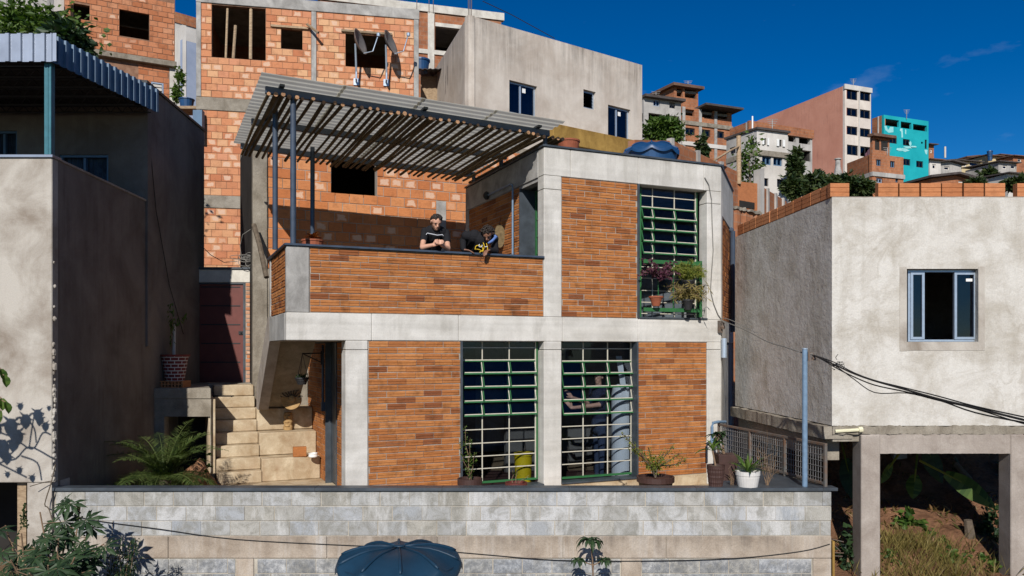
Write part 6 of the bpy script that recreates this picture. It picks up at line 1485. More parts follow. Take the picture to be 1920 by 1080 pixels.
c = hpot('hanging_pot', 'black pot low on the right of the green window railing', 1290, 581, .10, .18, 'pot_black', -.22); trailing('spider_plant', 'straw coloured spider plant drooping from the lower black pot of the window railing', c, 44, .12, 'straw', 3, .55, .15, .7, 11)
# ---------------------------------------------------------------- things on the stairs
c = H.P(T(330), 0, 0); c = px(328, 727, 14.75); c.z = -.70
th_ = thing('pot_base_brick', c, 'orange perforated brick laid under the patterned pot', 'brick'); b = MB(); PB = Fr((c.x-.23, c.y-.2), (1, 0)); b.wall(PB, 0, .46, c.z, c.z+.12, 0, .36, [(.02+k*.062, .055+k*.062, c.z+.015+j*.053, c.z+.05+j*.053) for k in range(7) for j in range(2)]); b.build('body', M['brick_new'], th_)
def painted_pot():
    s = NT('painted_brick_pattern'); tc = s.n.new('ShaderNodeTexCoord'); sx = s.n.new('ShaderNodeSeparateXYZ'); s.l(tc.outputs['Object'], sx.inputs[0])
    an = s.math('MULTIPLY', s.math('ARCTAN2', sx.outputs[1], sx.outputs[0]), .25); cb = s.n.new('ShaderNodeCombineXYZ'); s.l(an, cb.inputs[0]); s.l(sx.outputs[2], cb.inputs[1])
    br = s.n.new('ShaderNodeTexBrick'); br.inputs['Scale'].default_value = 1; br.inputs['Brick Width'].default_value = .15; br.inputs['Row Height'].default_value = .062; br.inputs['Mortar Size'].default_value = .008
    br.inputs['Color1'].default_value = (.17, .03, .028, 1); br.inputs['Color2'].default_value = (.13, .024, .022, 1); br.inputs['Mortar'].default_value = (.52, .48, .46, 1); s.l(cb.outputs[0], br.inputs['Vector'])
    s.bsdf(br.outputs[0], .7); return s.m
M['painted_pot'] = painted_pot()
c2 = c + Vector((0, 0, .12)); th_ = thing('patterned_pot', c2, 'tall flared pot painted with a red brick pattern on the landing', 'plant pot')
b = MB(); b.lathe(c2, [(0, 0), (.165, 0), (.235, .44), (.24, .45)], 32); b.build('bowl', M['painted_pot'], th_, wloc=c2)
b = MB(); b.lathe(c2 + Vector((0, 0, .45)), [(.22, 0), (.262, .0), (.268, .035), (.23, .035), (.22, .0)], 32); b.build('rim', M['red_print'], th_)
rg = random.Random(9); q = c2 + Vector((-.05, 0, .45))
st_ = [wig(q, px(322, 565, 14.75), 6, .03, rg), wig(q + Vector((0, 0, .4)), px(318, 590, 14.6), 5, .03, rg), wig(q + Vector((0, 0, .5)), px(348, 585, 14.75), 5, .02, rg)]
leafy('potted_sapling', 'thin drooping sapling growing in the patterned pot', q, st_, 90, .10, 'leaf', 12, .3, .06, droop=1.4)
b = MB(); b.tube([px(326, 668, 14.85), px(327, 608, 14.85)], .03, 8); tag(b.build('white_stake', M['house_white']), 'pale plastic pipe standing behind the sapling', 'pipe')
def on(x, y, z): Y = z*FPX/(HY-y); return px(x, y, Y)
c = on(540, 806, ZF + hh*4); th_ = thing('clay_sculpture', c, 'carved clay head totem on the middle sitting step', 'sculpture')
b = MB(); b.lathe(c, [(0, 0), (.085, 0), (.092, .06), (.075, .10), (.088, .16), (.078, .22), (.086, .28), (.07, .34), (0, .35)], 16, 1, .9); b.build('body', M['clay'], th_)
for (dx, z, r, nm) in ((-.035, .27, .022, 'eye'), (.035, .27, .022, 'eye'), (0, .22, .026, 'nose'), (0, .16, .04, 'mouth'), (0, .085, .045, 'chin_band')):
    b = MB(); b.ball(c + Vector((dx, -.07, z)), r, 10, 6, (1.2 if nm in ('mouth', 'chin_band') else 1, .8, .55 if nm in ('mouth', 'chin_band') else 1)); b.build(nm, M['clay'], th_, smooth=True)
c = on(545, 768, ZF + hh*6); c.y += .05; th_ = thing('clay_fan', c, 'carved clay fan shaped disc on the top sitting step', 'sculpture')
b = MB(); n = 28; R_ = .185; cc = c + Vector((0, 0, R_)); f1, f2 = [], []
for k in range(n+1): 
    a = math.pi*.92 + (math.pi*1.16)*k/n; f1.append(cc + Vector((R_*math.cos(a), -.03, R_*math.sin(a)))); f2.append(cc + Vector((R_*math.cos(a), .04, R_*math.sin(a))))
b.face(f1); b.face(list(reversed(f2)))
for k in range(n): b.face([f1[k], f2[k], f2[k+1], f1[k+1]])
b.face([f1[-1], f2[-1], f2[0], f1[0]]); b.build('disc', M['clay'], th_)
for k in range(9):
    a = math.pi*(.10 + .80*k/8); b = MB(); b.tube([cc + Vector((.07*math.cos(a), 0, .07*math.sin(a)-.01)), cc + Vector((.19*math.cos(a+.06), 0, .19*math.sin(a+.06))), cc + Vector((.225*math.cos(a-.03), 0, .225*math.sin(a-.03)))], [.016, .014, .006], 6); b.build('ray', M['bark'], th_)
b = MB(); b.ball(cc + Vector((.02, -.035, .01)), .07, 12, 8, (1, .35, 1)); b.build('face_boss', M['clay'], th_, smooth=True)
c = on(566, 857, ZF + hh*2); th_ = thing('loose_brick', c, 'single hollow brick lying on the lowest sitting step', 'brick'); BK = Fr((c.x-.16, c.y+.0), (1, .35)); b = MB(); b.box(BK, 0, .24, 0, .12, c.z, c.z+.18); b.build('body', M['brick_house'], th_, bevel=.004)
for k in range(3):
    b = MB(); b.box(BK, .2395, .2415, .02, .10, c.z+.02+k*.055, c.z+.055+k*.055); b.build('hole', M['dark'], th_)  # dark plates painted in for the shade inside the brick's holes
c = on(587, 857, ZF + hh*2); th_ = thing('white_bowl', c, 'small white bowl beside the loose brick', 'bowl'); b = MB(); b.lathe(c, [(0, 0), (.075, 0), (.085, .015), (.08, .05), (.085, .075), (.075, .075), (.06, .03), (0, .025)], 22); b.build('bowl', M['white'], th_, smooth=False)
# hanging basket under the balcony
k0 = SF.P(-2.05, 0, 0); Yb = 13.3
th_ = thing('hanging_basket', px(566, 722, Yb), 'dark hanging basket on a wall bracket under the balcony', 'plant pot')
b = MB(); a0, a1 = px(603, 662, Yb+.35), px(567, 663, Yb); b.tube([a0, a1], .012, 6); b.tube([px(603, 680, Yb+.35), a1], .010, 6); b.tube([px(603, 658, Yb+.35), px(603, 684, Yb+.35)], .016, 6); b.build('bracket', M['pot_black'], th_)
b = MB(); cb_ = px(566, 721, Yb)
for k in range(3): a = k*2.1; b.tube([a1, cb_ + Vector((.10*math.cos(a), .1*math.sin(a), .12))], .004, 4)
b.build('chain', M['pot_black'], th_); b = MB(); b.lathe(cb_, bowl(.07, .11, .12, .006), 18); b.build('bowl', M['pot_black'], th_)
b = MB()
for k in range(30): strap(b, cb_ + Vector((rg.uniform(-.08, .08), rg.uniform(-.08, .08), .11)), (rg.uniform(-1, 1), rg.uniform(-1, 1), 1.2), rg.uniform(.07, .14), .02, 1.0, 3)
b.build('leaves', M['leaf_dark'], th_)
# oval board on the terrace flank, and a bromeliad in the shade
s_ = 1.70; zc_ = H.z(943, 443, s_); Uc = UF.P(-s_, -.05, (HY-443)/FPX*14.56)
th_ = thing('oval_board', Uc, 'oval wooden board hanging on the brick flank of the terrace', 'board'); b = MB(); n = 28; f1, f2 = [], []
for k in range(n): a = 2*math.pi*k/n; v = (.10*math.cos(a), .215*math.sin(a)); f1.append(Uc + Vector((H.d.x, H.d.y, 0))*v[0] + Vector((0, 0, v[1])) - Vector((H.n.x, H.n.y, 0))*.02); f2.append(f1[-1] + Vector((H.n.x, H.n.y, 0))*.03)
off_ = Vector((H.d.x, H.d.y, 0))*-.03
f1 = [v + off_ for v in f1]; f2 = [v + off_ for v in f2]
b.face(f1); b.face(list(reversed(f2)))
for k in range(n): b.face([f1[k], f2[k], f2[(k+1) % n], f1[(k+1) % n]])
b.build('board', M['pole'], th_); b = MB(); b.tube([Uc + off_ + Vector((0, 0, .2)), Uc + Vector((0, 0, .36))], .004, 4); b.build('string', M['rubber'], th_)
c = px(586, 450, 13.6); th_ = thing('bromeliad', c, 'red leaved bromeliad in the shade of the terrace', 'plant'); b = MB()
for k in range(22): a = k*2.4; strap(b, c, (math.cos(a), math.sin(a), .7 + .5*(k % 3)), rg.uniform(.14, .24), .05, 1.2, 4)
b.build('leaves', M['leaf_red'], th_)
b = MB(); b.lathe(Vector((c.x, c.y, ZB1-.06)), bowl(.12, .18, c.z-ZB1+.06), 18); tag(b.build('terrace_pot', M['terracotta']), 'terracotta pot holding the bromeliad behind the parapet', 'plant pot')
# ---------------------------------------------------------------- things seen through the windows
c = at(981, 897, .75); c.z = ZF+.05; th_ = thing('yellow_bucket', c, 'yellow bucket standing behind the left lower window', 'bucket'); b = MB(); b.lathe(c, [(0, 0), (.13, 0), (.155, .54), (.17, .55), (.17, .60), (.15, .60), (.13, .2), (0, .15)], 26); b.build('bucket', M['yellow'], th_)
c = at(1166, 897, .75); c.z = ZF+.05; th_ = thing('grey_barrel', c, 'tall pale grey plastic tube behind the right lower window', 'barrel'); b = MB(); b.lathe(c, [(0, 0), (.19, 0), (.19, 1.55), (.17, 1.66), (.10, 1.74), (0, 1.75)], 26); b.build('tube', M['water_grey'], th_, smooth=False)
b = MB(); q = c + Vector((.03, -.02, 1.5)); b.hexa([q + Vector(v) for v in ((-.05, -.18, 0), (.05, -.18, 0), (.05, -.14, 0), (-.05, -.14, 0))], [q + Vector(v) for v in ((-.16, -.18, .75), (-.06, -.18, .75), (-.06, -.14, .75), (-.16, -.14, .75))]); b.build('chute', M['water_grey'], th_)
# ---------------------------------------------------------------- garden and undergrowth
def palmate(b, p, d, n, size, rg, lobes=8):
    d = d.normalized(); n = n.normalized(); s = d.cross(n).normalized(); n = s.cross(d)
    for k in range(lobes):
        a = (k - (lobes-1)/2)*(2*math.pi*.80/lobes); L = size*(1.0 - .30*abs(a)/2.6)*rg.uniform(.9, 1.08); e = d*math.cos(a) + s*math.sin(a); sd = e.cross(n).normalized()
        m = p + e*L*.55 - n*L*.05; t = p + e*L - n*L*.22; w = L*.13
        i = len(b.v); b.v.extend([p, m + sd*w, t, m - sd*w, m + n*w*.25]); 
        for f in ((0, 1, 4), (1, 2, 4), (4, 2, 3), (0, 4, 3)): b.f.append(tuple(i+q for q in f)); b.uv.append(None); b.mi.append(0)
rg = random.Random(14)
rc = thing('castor_plant', (-5.6, 9.6, -3.4), 'big castor oil plant with dark palmate leaves at the lower left', 'plant')
b = MB(); bs = MB(); tips = []
for (x, y, Y) in ((40, 1000, 9.6), (75, 960, 9.7), (110, 1010, 9.4), (150, 950, 9.9), (185, 975, 10.0), (20, 1050, 9.2), (140, 1045, 9.2), (90, 1060, 9.0), (195, 1020, 9.8), (10, 985, 9.9), (55, 1075, 8.9), (170, 1070, 9.4)):
    e = px(x, y, Y); base = Vector((-5.7 + rg.uniform(-.4, .4), 9.7 + rg.uniform(-.2, .2), -3.4)); mid = base.lerp(e, .5) + Vector((rg.uniform(-.1, .1), 0, .08)); bs.tube(smooth([base, mid, e], 4), .009, 6)
    tips.append((base, mid, e))
b2 = MB()
for (base, mid, e) in tips:
    for m in range(9):
        f = rg.uniform(.35, 1.0); q = base.lerp(mid, f*2) if f < .5 else mid.lerp(e, f*2-1); d = rdir(rg); d.z = d.z*.4 + .15; d.y = d.y*.7 - .35; o = q + d.normalized()*rg.uniform(.12, .30)
        bs.tube([q, o], .005, 4); palmate(b, o, Vector((d.x, d.y*.7, -.35)), Vector((rg.uniform(-.3, .3), -.55, .8)), rg.uniform(.15, .29), rg)
b.build('leaves', M['leaf_dark'], rc); bs.build('stems', M['twig'], rc)
for (x, y, Y) in ((46, 990, 9.6), (146, 985, 9.8), (168, 1003, 9.9)):
    b = MB(); q = px(x, y, Y)
    for k in range(60): f = k/60; b.ball(q + Vector((rg.gauss(0, .03)*(1.1-f), rg.gauss(0, .03)*(1.1-f), .30*f)), .012, 5, 4)
    b.build('seed_spike', M['leaf_far'], rc)['kind'] = 'stuff'
c = px(228, 1060, 9.9); c.z = -3.3; st_ = []
for (x, y) in ((205, 1035), (225, 1018), (245, 1012), (258, 1008), (215, 1050), (250, 1040), (235, 1060), (200, 1065)): st_.append(wig(c, px(x, y, 9.9 + rg.uniform(-.15, .15)), 5, .02, rg))
leafy('narrow_leaf_shrub', 'bushy shrub with narrow leaves right of the castor plant', c, st_, 900, .085, 'leaf_dark', 15, .22, .09)
# drooping shrub before the wall
c = px(1110, 1090, 10.35); c.z = -3.4; th_ = thing('drooping_shrub', c, 'young shrub with drooping oblong leaves before the block wall', 'plant'); b = MB(); bs = MB()
bs.tube(smooth([c, px(1112, 1070, 10.35), px(1108, 1020, 10.35)], 3), .010, 6); bs.tube([px(1112, 1060, 10.35), px(1133, 1050, 10.35)], .007, 5); bs.tube([px(1112, 1060, 10.35), px(1085, 1050, 10.35)], .007, 5)
for (x, y, n, L) in ((1106, 1016, 18, .26), (1133, 1052, 11, .17), (1084, 1052, 11, .17), (1120, 1020, 5, .16)):
    for k in range(n): a = k*2.4; strap(b, px(x, y, 10.35), (math.cos(a), math.sin(a)*.8, .55 if k % 3 else 1.2), L*rg.uniform(.6, 1.05), .05, 3.2, 5)
b.build('leaves', M['leaf_dark'], th_); bs.build('stems', M['twig'], th_)
# palm beside the stairs
c = px(308, 935, 12.5); c.z = -2.40
pm = thing('garden_palm', c, 'small feathery palm between the left house and the stairs', 'palm'); fr_ = MB(); bs = MB()
b = MB(); b.tube([c, c + Vector((0, 0, .35))], [.09, .07], 10); b.build('trunk', M['bark'], pm)
for k in range(38):
    a = k*2.4 + rg.uniform(-.2, .2); e = rg.uniform(.9, 3.0) if k % 3 else rg.uniform(.2, .7); d = Vector((math.cos(a), math.sin(a)*.8, e)).normalized(); L = rg.uniform(.85, 1.3); q = c + Vector((0, 0, .35)); n = 13; pts = [q.copy()]
    for m in range(n): d = (d + Vector((0, 0, -.09 - .07*m/n))).normalized(); q = q + d*L/n; pts.append(q.copy())
    bs.tube(pts, [.009*(1-.8*m/n) for m in range(n+1)], 4)
    for m in range(2, n+1):
        tang = (pts[m]-pts[m-1]).normalized(); sd = tang.cross(Vector((0, 0, 1))).normalized()
        for u in (0, .2, .4, .6, .8):
            pq = pts[m-1].lerp(pts[m], u)
            for sg in (-1, 1):
                l = .24*math.sin(math.pi*min(1, (m+u)/n*.9 + .08))*rg.uniform(.85, 1.1) + .03; leaf(fr_, pq, tang*.55 + sd*sg + Vector((0, 0, rg.uniform(-.35, .25))), Vector((0, 0, 1)), l, .012, .1)
bs.build('frond_stalks', M['leaf_palm'], pm); fr_.build('fronds', M['leaf_palm'], pm)
# soil mound and weeds by the stairs
def mound(name, label, c, rx, ry, h, mat, seed, n=26, m=10):
    b = MB(); c = Vector(c); i0 = 0
    for k in range(m+1):
        f = k/m
        for j in range(n):
            th = 2*math.pi*j/n; nz = mnoise.noise(Vector((math.cos(th)*f*2, math.sin(th)*f*2, seed)))*.35 + 1; b.v.append(c + Vector((rx*f*math.cos(th), ry*f*math.sin(th), h*(1-f*f)*nz + (rng.uniform(-.012, .012) if f < 1 else 0))))
    for k in range(m):
        for j in range(n): b.f.append((k*n+j, (k+1)*n+j, (k+1)*n+(j+1) % n, k*n+(j+1) % n)); b.uv.append(None); b.mi.append(0)
    o = b.build(name, M[mat], weld=True); return tag(o, kind='structure') if label is None else tag(o, label, 'soil')
mound('soil_mound', 'heap of red soil at the foot of the stairs behind the palm', px(368, 900, 13.75) + Vector((0, 0, -.30)), .42, .45, .58, 'soil', 3)
b = MB(); b.prism([(-6.2, 10.95), (-5.0, 10.95), (-5.2, 14.25), (-6.6, 14.25)], ZF-.1, ZF+.03); tag(b.build('garden_bed', M['soil']), kind='structure')
for k, (x, y) in enumerate(((392, 868), (393, 845), (385, 878))):
    c = px(x, y+8, 13.2); th_ = thing('weed', c, ('low round leaved weed on the soil heap, lowest of three', 'round leaved weed high on the soil heap beside the stairs', 'small weed at the front of the soil heap')[k], 'plant'); b = MB()
    for m in range(14): d = rdir(rg); d.z = abs(d.z)*.6; strap(b, c, d, rg.uniform(.05, .1), .05, .8, 3)
    b.build('leaves', M['leaf'], th_)
gb = MB()
for k in range(1300):
    q = Vector((rg.uniform(-6.15, -5.2), rg.uniform(11.05, 13.2), ZF+.03)); leaf(gb, q, Vector((rg.uniform(-.5, .5), rg.uniform(-.5, .5), 1)), rdir(rg), rg.uniform(.12, .42), .02)
tag(gb.build('ground_cover', M['leaf_palm']), 'tangled green ground cover behind the left end of the garden wall', 'ground cover', kind='stuff')
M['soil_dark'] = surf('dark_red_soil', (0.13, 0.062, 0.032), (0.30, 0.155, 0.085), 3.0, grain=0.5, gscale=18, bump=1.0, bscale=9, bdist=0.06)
M['leaf_litter'] = leaf_mat('leaf_litter', (0.05, 0.05, 0.012), (0.22, 0.13, 0.055), 0.2)
# ---------------------------------------------------------------- bank under the right house
b = MB(); nx, ny = 44, 30
def bz(x, y): 
    f = max(0, (y-11.3)/3.4); return -3.25 + f*1.35 + .5*max(0, f-.75) + mnoise.noise(Vector((x*1.1, y*1.3, 2)))*.22 + mnoise.noise(Vector((x*3.7, y*3.7, 5)))*.07 - .55*max(0, 10.9-y)
for i in range(nx):
    for j in range(ny):
        xs_ = [4.36 + (9.5-4.36)*(i+u)/nx for u in (0, 1)]; ys_ = [10.2 + 4.9*(j+u)/ny for u in (0, 1)]
        b.face([(xs_[0], ys_[0], bz(xs_[0], ys_[0])), (xs_[1], ys_[0], bz(xs_[1], ys_[0])), (xs_[1], ys_[1], bz(xs_[1], ys_[1])), (xs_[0], ys_[1], bz(xs_[0], ys_[1]))])
tag(b.build('soil_bank', M['soil_dark'], weld=True, smooth=True), kind='structure')
gb = MB()
for k in range(1300):
    q = px(rg.gauss(1725, 55), 1040, 11.6); q.y += rg.uniform(-.5, .5); q.z = bz(q.x, q.y); leaf(gb, q, Vector((rg.uniform(-.9, .9), rg.uniform(-.6, .3), 1)), rdir(rg), rg.uniform(.12, .38), .012)
tag(gb.build('dry_grass', M['straw']), 'tufts of dry yellow grass on the red soil under the right house', 'grass', kind='stuff')
gb = MB()
for k in range(2600):
    q = Vector((rg.uniform(4.4, 9.0), rg.uniform(10.6, 14.6), 0)); q.z = bz(q.x, q.y) + .01
    if mnoise.noise(Vector((q.x*1.3, q.y*1.3, 9))) < -.05: continue
    leaf(gb, q, Vector((rg.uniform(-1, 1), rg.uniform(-1, 1), rg.uniform(.05, .9))), Vector((0, 0, 1)) + rdir(rg)*.6, rg.uniform(.05, .2), rg.uniform(.015, .05))
tag(gb.build('ground_litter', M['leaf_litter']), 'dead leaves and weeds scattered on the soil under the right house', 'litter', kind='stuff')
for k, (x, y, Y, rx, ry) in enumerate(((1600, 930, 14.3, 30, 40), (1690, 925, 14.5, 40, 36), (1790, 915, 14.4, 44, 40), (1870, 930, 14.2, 30, 46), (1745, 960, 13.9, 30, 20))):
    cc_, r_ = pxc(x, y, Y, rx, ry); base = Vector((cc_.x, cc_.y, bz(cc_.x, cc_.y))); th_ = thing('shade_shrub', base, ('dark shrub in the gap left of the left pillar', 'dark shrub in the shade just right of the left pillar', 'dark shrub in the shade behind the largest banana leaf', 'dark shrub in the shade beside the right pillar', 'low dark shrub in the shade at the middle of the opening')[k], 'plant', 'shrubs in the shade under the right house'); trunk(base, cc_, .03, .012, th_, 300+k, 'bark', 5, 'stem'); crown(cc_, r_, 420, .2, 'leaf_dark', th_, 310+k, 'leaves', None, .3)
for k, (x, y, Y, rx, ry, n, sz, m, lab) in enumerate(((1868, 1000, 12.3, 26, 50, 520, .10, 'leaf_dark', 'round leaved dark bush against the right pillar'), (1700, 985, 12.6, 22, 22, 130, .13, 'leaf', 'bright green leafy weed under the middle of the right house'), (1760, 1000, 12.8, 18, 22, 90, .12, 'leaf', 'small leafy weed right of the bright weed under the house'), (1850, 1060, 11.6, 30, 16, 200, .08, 'leaf', 'low weeds at the bottom near the right pillar'), (1590, 1040, 11.5, 12, 40, 110, .10, 'leaf_dark', 'dark weeds between garden wall and left pillar'), (1680, 1045, 11.7, 22, 18, 240, .07, 'leaf', 'green weeds in the dry grass beside the left pillar'), (1790, 1045, 11.8, 24, 22, 260, .08, 'leaf', 'green weeds in front of the wooden stake'), (1740, 1010, 12.3, 26, 14, 220, .09, 'leaf', 'green weeds behind the dry grass'))):
    cc_, r_ = pxc(x, y, Y, rx, ry); base = Vector((cc_.x, cc_.y, bz(cc_.x, cc_.y))); th_ = thing('undergrowth', base, lab, 'plant', 'plants under the right house'); trunk(base, cc_, .02, .01, th_, 200+k, 'twig', 5, 'stem'); crown(cc_, r_, n, sz, m, th_, 210+k, 'leaves', None, .75)
def banana(name, label, p, d, L, w, mat, bend, side=(.5, .15, .8)):
    th_ = thing(name, p, label, 'banana leaf', 'banana leaves under the right house'); b = MB(); strap(b, p, d, L, w, bend, 14, .12, side); b.build('blade', M[mat], th_); b = MB(); q = Vector(p); dd_ = Vector(d).normalized(); b.tube([q - dd_*.4, q, q + dd_*L*.3], [.02, .016, .008], 6); b.build('midrib', M['leaf_yellow'], th_)
banana('banana_leaf', 'largest sunlit banana leaf hanging under the right house', px(1772, 888, 12.4), (.62, -.25, -.35), .85, .30, 'leaf', .35)
banana('banana_leaf', 'short torn banana leaf left of the largest one', px(1716, 890, 12.8), (-.25, -.3, -.9), .40, .24, 'leaf', .2)
banana('banana_leaf', 'banana leaf tip showing beside the left pillar', px(1672, 870, 12.6), (-.55, -.2, -.6), .38, .20, 'leaf', .3)
banana('banana_leaf', 'shaded banana leaf hanging in the dark behind the beam', px(1735, 835, 13.0), (.35, -.2, -.9), .65, .30, 'leaf_dark', .2)
banana('banana_leaf', 'dark banana leaf left of the pillar in deep shade', px(1585, 860, 13.2), (.1, -.3, -.9), .7, .30, 'leaf_dark', .2)
b = MB(); b.tube([px(1822, 1080, 12.2), px(1818, 1000, 12.2), px(1815, 975, 12.2)], [.08, .075, .06], 8); tag(b.build('wooden_stump', M['bark']), 'dark wooden stake standing before the leafy bush under the house', 'stake')
b = MB(); b.tube([px(1790, 870, 14), px(1875, 960, 13.6)], .06, 8); tag(b.build('fallen_trunk', M['bark']), 'slanting dark banana trunk behind the leaves under the right house', 'trunk')
for k, (x0, y0, x1, y1) in enumerate(((1556, 1010, 1582, 1016), (1556, 1014, 1576, 1034), (1556, 1036, 1582, 1037), (1558, 1042, 1580, 1043))):
    b = MB(); b.tube([px(x0, y0, 10.95), px(x1, y1, 10.9)], .006, 5); tag(b.build('rebar_end', M['rust']), ('uppermost rebar stub at the right end of the block wall', 'slanting rebar stub at the right end of the block wall', 'lower rebar stub at the right end of the block wall', 'lowest rebar stub at the right end of the block wall')[k], 'rebar', 'rebar stubs')
b = MB(); b.aabb(4.34, 4.37, 10.78, 10.85, -4.0, -2.6); tag(b.build('yellow_batten', M['ochre_wood']), 'yellow wooden batten upright at the wall end', 'batten')
# climbing vine at the left edge; most of it grows outside the picture and throws its shadow on the plaster
vn = thing('vine', (-6.9, 9.0, -3.4), 'vine with lobed leaves hanging at the left edge of the picture', 'plant'); b = MB(); bs = MB()
def cast(x, y, Y):      # the point at depth Y whose shadow falls on the plaster at this spot
    q = px(x, y, 10.75); k = (10.75 - Y)/1.137; return Vector((q.x - .125*k, Y, q.z + .715*k))
for ln in (((-60, 905), (0, 868), (30, 860), (55, 838), (95, 857), (104, 860)), ((-40, 800), (20, 818), (60, 842), (80, 812), (95, 815)), ((55, 838), (62, 790), (68, 770)), ((-40, 850), (20, 880), (50, 895)), ((40, 855), (70, 868), (78, 900)), ((68, 830), (65, 805), (55, 790))):
    bs.tube(smooth([cast(x, y, 9.0 + .1*k) for k, (x, y) in enumerate(ln)], 4), .011, 5)
for (x, y, r) in ((22, 795, .17), (32, 815, .16), (48, 785, .14), (28, 830, .13), (70, 775, .12), (85, 797, .09), (76, 785, .10), (5, 835, .18), (38, 760, .07), (14, 855, .12), (36, 880, .07), (14, 888, .06), (92, 764, .05), (60, 895, .07), (-8, 800, .18)):
    o = cast(x, y - r*60, 9.05 + rg.uniform(-.05, .25)); palmate(b, o + Vector((0, 0, -.3*r)), Vector((rg.uniform(-.3, .3), 0, -1)), Vector((0, -1, .25)), r*1.1, rg, 6); strap(b, o, (rg.uniform(-.2, .2), 0, -1), r*1.5, r*1.1, .2, 5, .05, (1, 0, .1))
bs.tube(smooth([Vector((-7.3, 9.3, -3.4)), Vector((-7.35, 9.0, -1.8)), cast(-60, 905, 9.0)], 4), .018, 6)
for (x, y) in ((2, 700), (8, 712), (3, 755), (10, 762), (2, 778)):
    o = px(x, y-8, 9.6); strap(b, o, (rg.uniform(-.2, .4), -.1, -1), .15, .11, .3, 4)
    bs.tube([px(-30, y-30, 9.5), px(-8, y-18, 9.6), o], .006, 5)
b.build('leaves', M['leaf'], vn); bs.build('stems', M['twig'], vn)
b = MB(); b.tube(smooth([px(104, 870, 10.7), px(96, 905, 10.68), px(84, 945, 10.66), px(92, 955, 10.66), px(104, 1000, 10.5)], 4), .008, 5); b.tube(smooth([px(56, 912, 10.6), px(80, 905, 10.66), px(96, 902, 10.7)], 3), .006, 4); tag(b.build('dry_creeper', M['bark']), 'bare creeper stems at the corner of the left house and garden wall', 'creeper')
import numpy as np
# ---------------------------------------------------------------- people
M['skin'] = plain('skin', (0.55, 0.30, 0.205), 0.55, 0.08, 20)
M['skin_dark'] = plain('skin_brown', (0.22, 0.105, 0.065), 0.55, 0.08, 20)
M['cloth_black'] = plain('black_cloth', (0.016, 0.016, 0.019), 0.9, 0.15, 30, spec=0.15)
M['cloth_navy'] = plain('navy_cloth', (0.02, 0.026, 0.055), 0.9, 0.15, 30, spec=0.15)
M['beard'] = plain('brown_beard', (0.07, 0.035, 0.02), 0.7, 0.2, 60)
M['hair'] = plain('dark_hair', (0.022, 0.014, 0.010), 0.6, 0.2, 60)
M['jeans'] = plain('jeans', (0.035, 0.05, 0.09), 0.9, 0.15, 20)
M['shoe'] = plain('shoe', (0.03, 0.03, 0.03), 0.7)
M['print_yellow'] = plain('print_yellow', (0.62, 0.42, 0.02), 0.8, 0.05)
M['print_white'] = plain('print_white', (0.62, 0.64, 0.68), 0.8, 0.05)
M['hood_blue'] = plain('hood_lining', (0.10, 0.18, 0.42), 0.8, 0.1)
def figure(name, label, caps, mats, voxel, base, extra=()):
    """one continuous body grown from tapered limbs; caps: (a, b, ra, rb, material index)"""
    th_ = thing(name, base, label, 'person')
    b = MB()
    for (a, c, ra, rc, m) in caps:
        a, c = Vector(a), Vector(c); b.tube([a, a.lerp(c, .5), c], [ra, (ra+rc)/2, rc], 12); b.ball(a, ra, 12, 8); b.ball(c, rc, 12, 8)
    for (c, r, sq, m) in extra: b.ball(c, r, 16, 12, sq)
    me = bpy.data.meshes.new('raw'); me.from_pydata(b.v, [], b.f); o = bpy.data.objects.new('raw', me); scene.collection.objects.link(o)
    md = o.modifiers.new('r', 'REMESH'); md.mode = 'VOXEL'; md.voxel_size = voxel
    sm = o.modifiers.new('s', 'SMOOTH'); sm.factor = .5; sm.iterations = 3
    dg = bpy.context.evaluated_depsgraph_get(); dg.update(); me2 = bpy.data.meshes.new_from_object(o.evaluated_get(dg)); bpy.data.objects.remove(o)
    for m in mats: me2.materials.append(M[m])
    N = len(me2.polygons); Q = np.zeros(N*3); me2.polygons.foreach_get('center', Q); Q = Q.reshape(-1, 3); be = np.full(N, 9.0); ids = np.zeros(N, dtype=int)
    for (a, c, ra, rc, m) in caps:
        a = np.array(a); d = np.array(c) - a; t = np.clip(((Q-a) @ d)/max(d @ d, 1e-9), 0, 1); e = np.linalg.norm(Q - a - t[:, None]*d, axis=1) - (ra + (rc-ra)*t)
        w = e < be; be[w] = e[w]; ids[w] = m
    ids = ids.tolist()
    me2.polygons.foreach_set('material_index', ids); me2.polygons.foreach_set('use_smooth', [True]*len(ids))
    bo = bpy.data.objects.new('body', me2); bs_ = Vector(base)
    for v in me2.vertices: v.co = v.co - bs_
    link(bo, th_, base); return th_
U_, V_ = Vector((H.d.x, H.d.y, 0)), Vector((H.n.x, H.n.y, 0)); Z_ = Vector((0, 0, 1))
def hand(caps, wrist, d, palm_n, m, curl=.6, s=1.0, side=1):
    d = Vector(d).normalized(); n = Vector(palm_n).normalized(); w = d.cross(n).normalized()*side
    pc = wrist + d*.045*s
    for k in range(4):
        o = (k-1.5)*.019*s; L = (.030, .034, .032, .026)[k]*s; kn = wrist + d*.085*s + w*o; caps.append((wrist + d*.012*s + w*o*.7, kn, .0135*s, .0115*s, m))
        f1 = kn + (d*math.cos(curl) + n*math.sin(curl))*L*1.3; f2 = f1 + (d*math.cos(curl*2) + n*math.sin(curl*2))*L; f3 = f2 + (d*math.cos(curl*2.8) + n*math.sin(curl*2.8))*L*.75
        caps += [(kn, f1, .010*s, .009*s, m), (f1, f2, .009*s, .008*s, m), (f2, f3, .008*s, .007*s, m)]
    b0 = wrist + d*.025*s - w*.03*s; t1 = b0 + (d*.7 - w*.7 + n*.3).normalized()*.04*s; t2 = t1 + (d*.9 - w*.1 + n*.4).normalized()*.032*s
    caps += [(b0, t1, .013*s, .011*s, m), (t1, t2, .010*s, .009*s, m)]
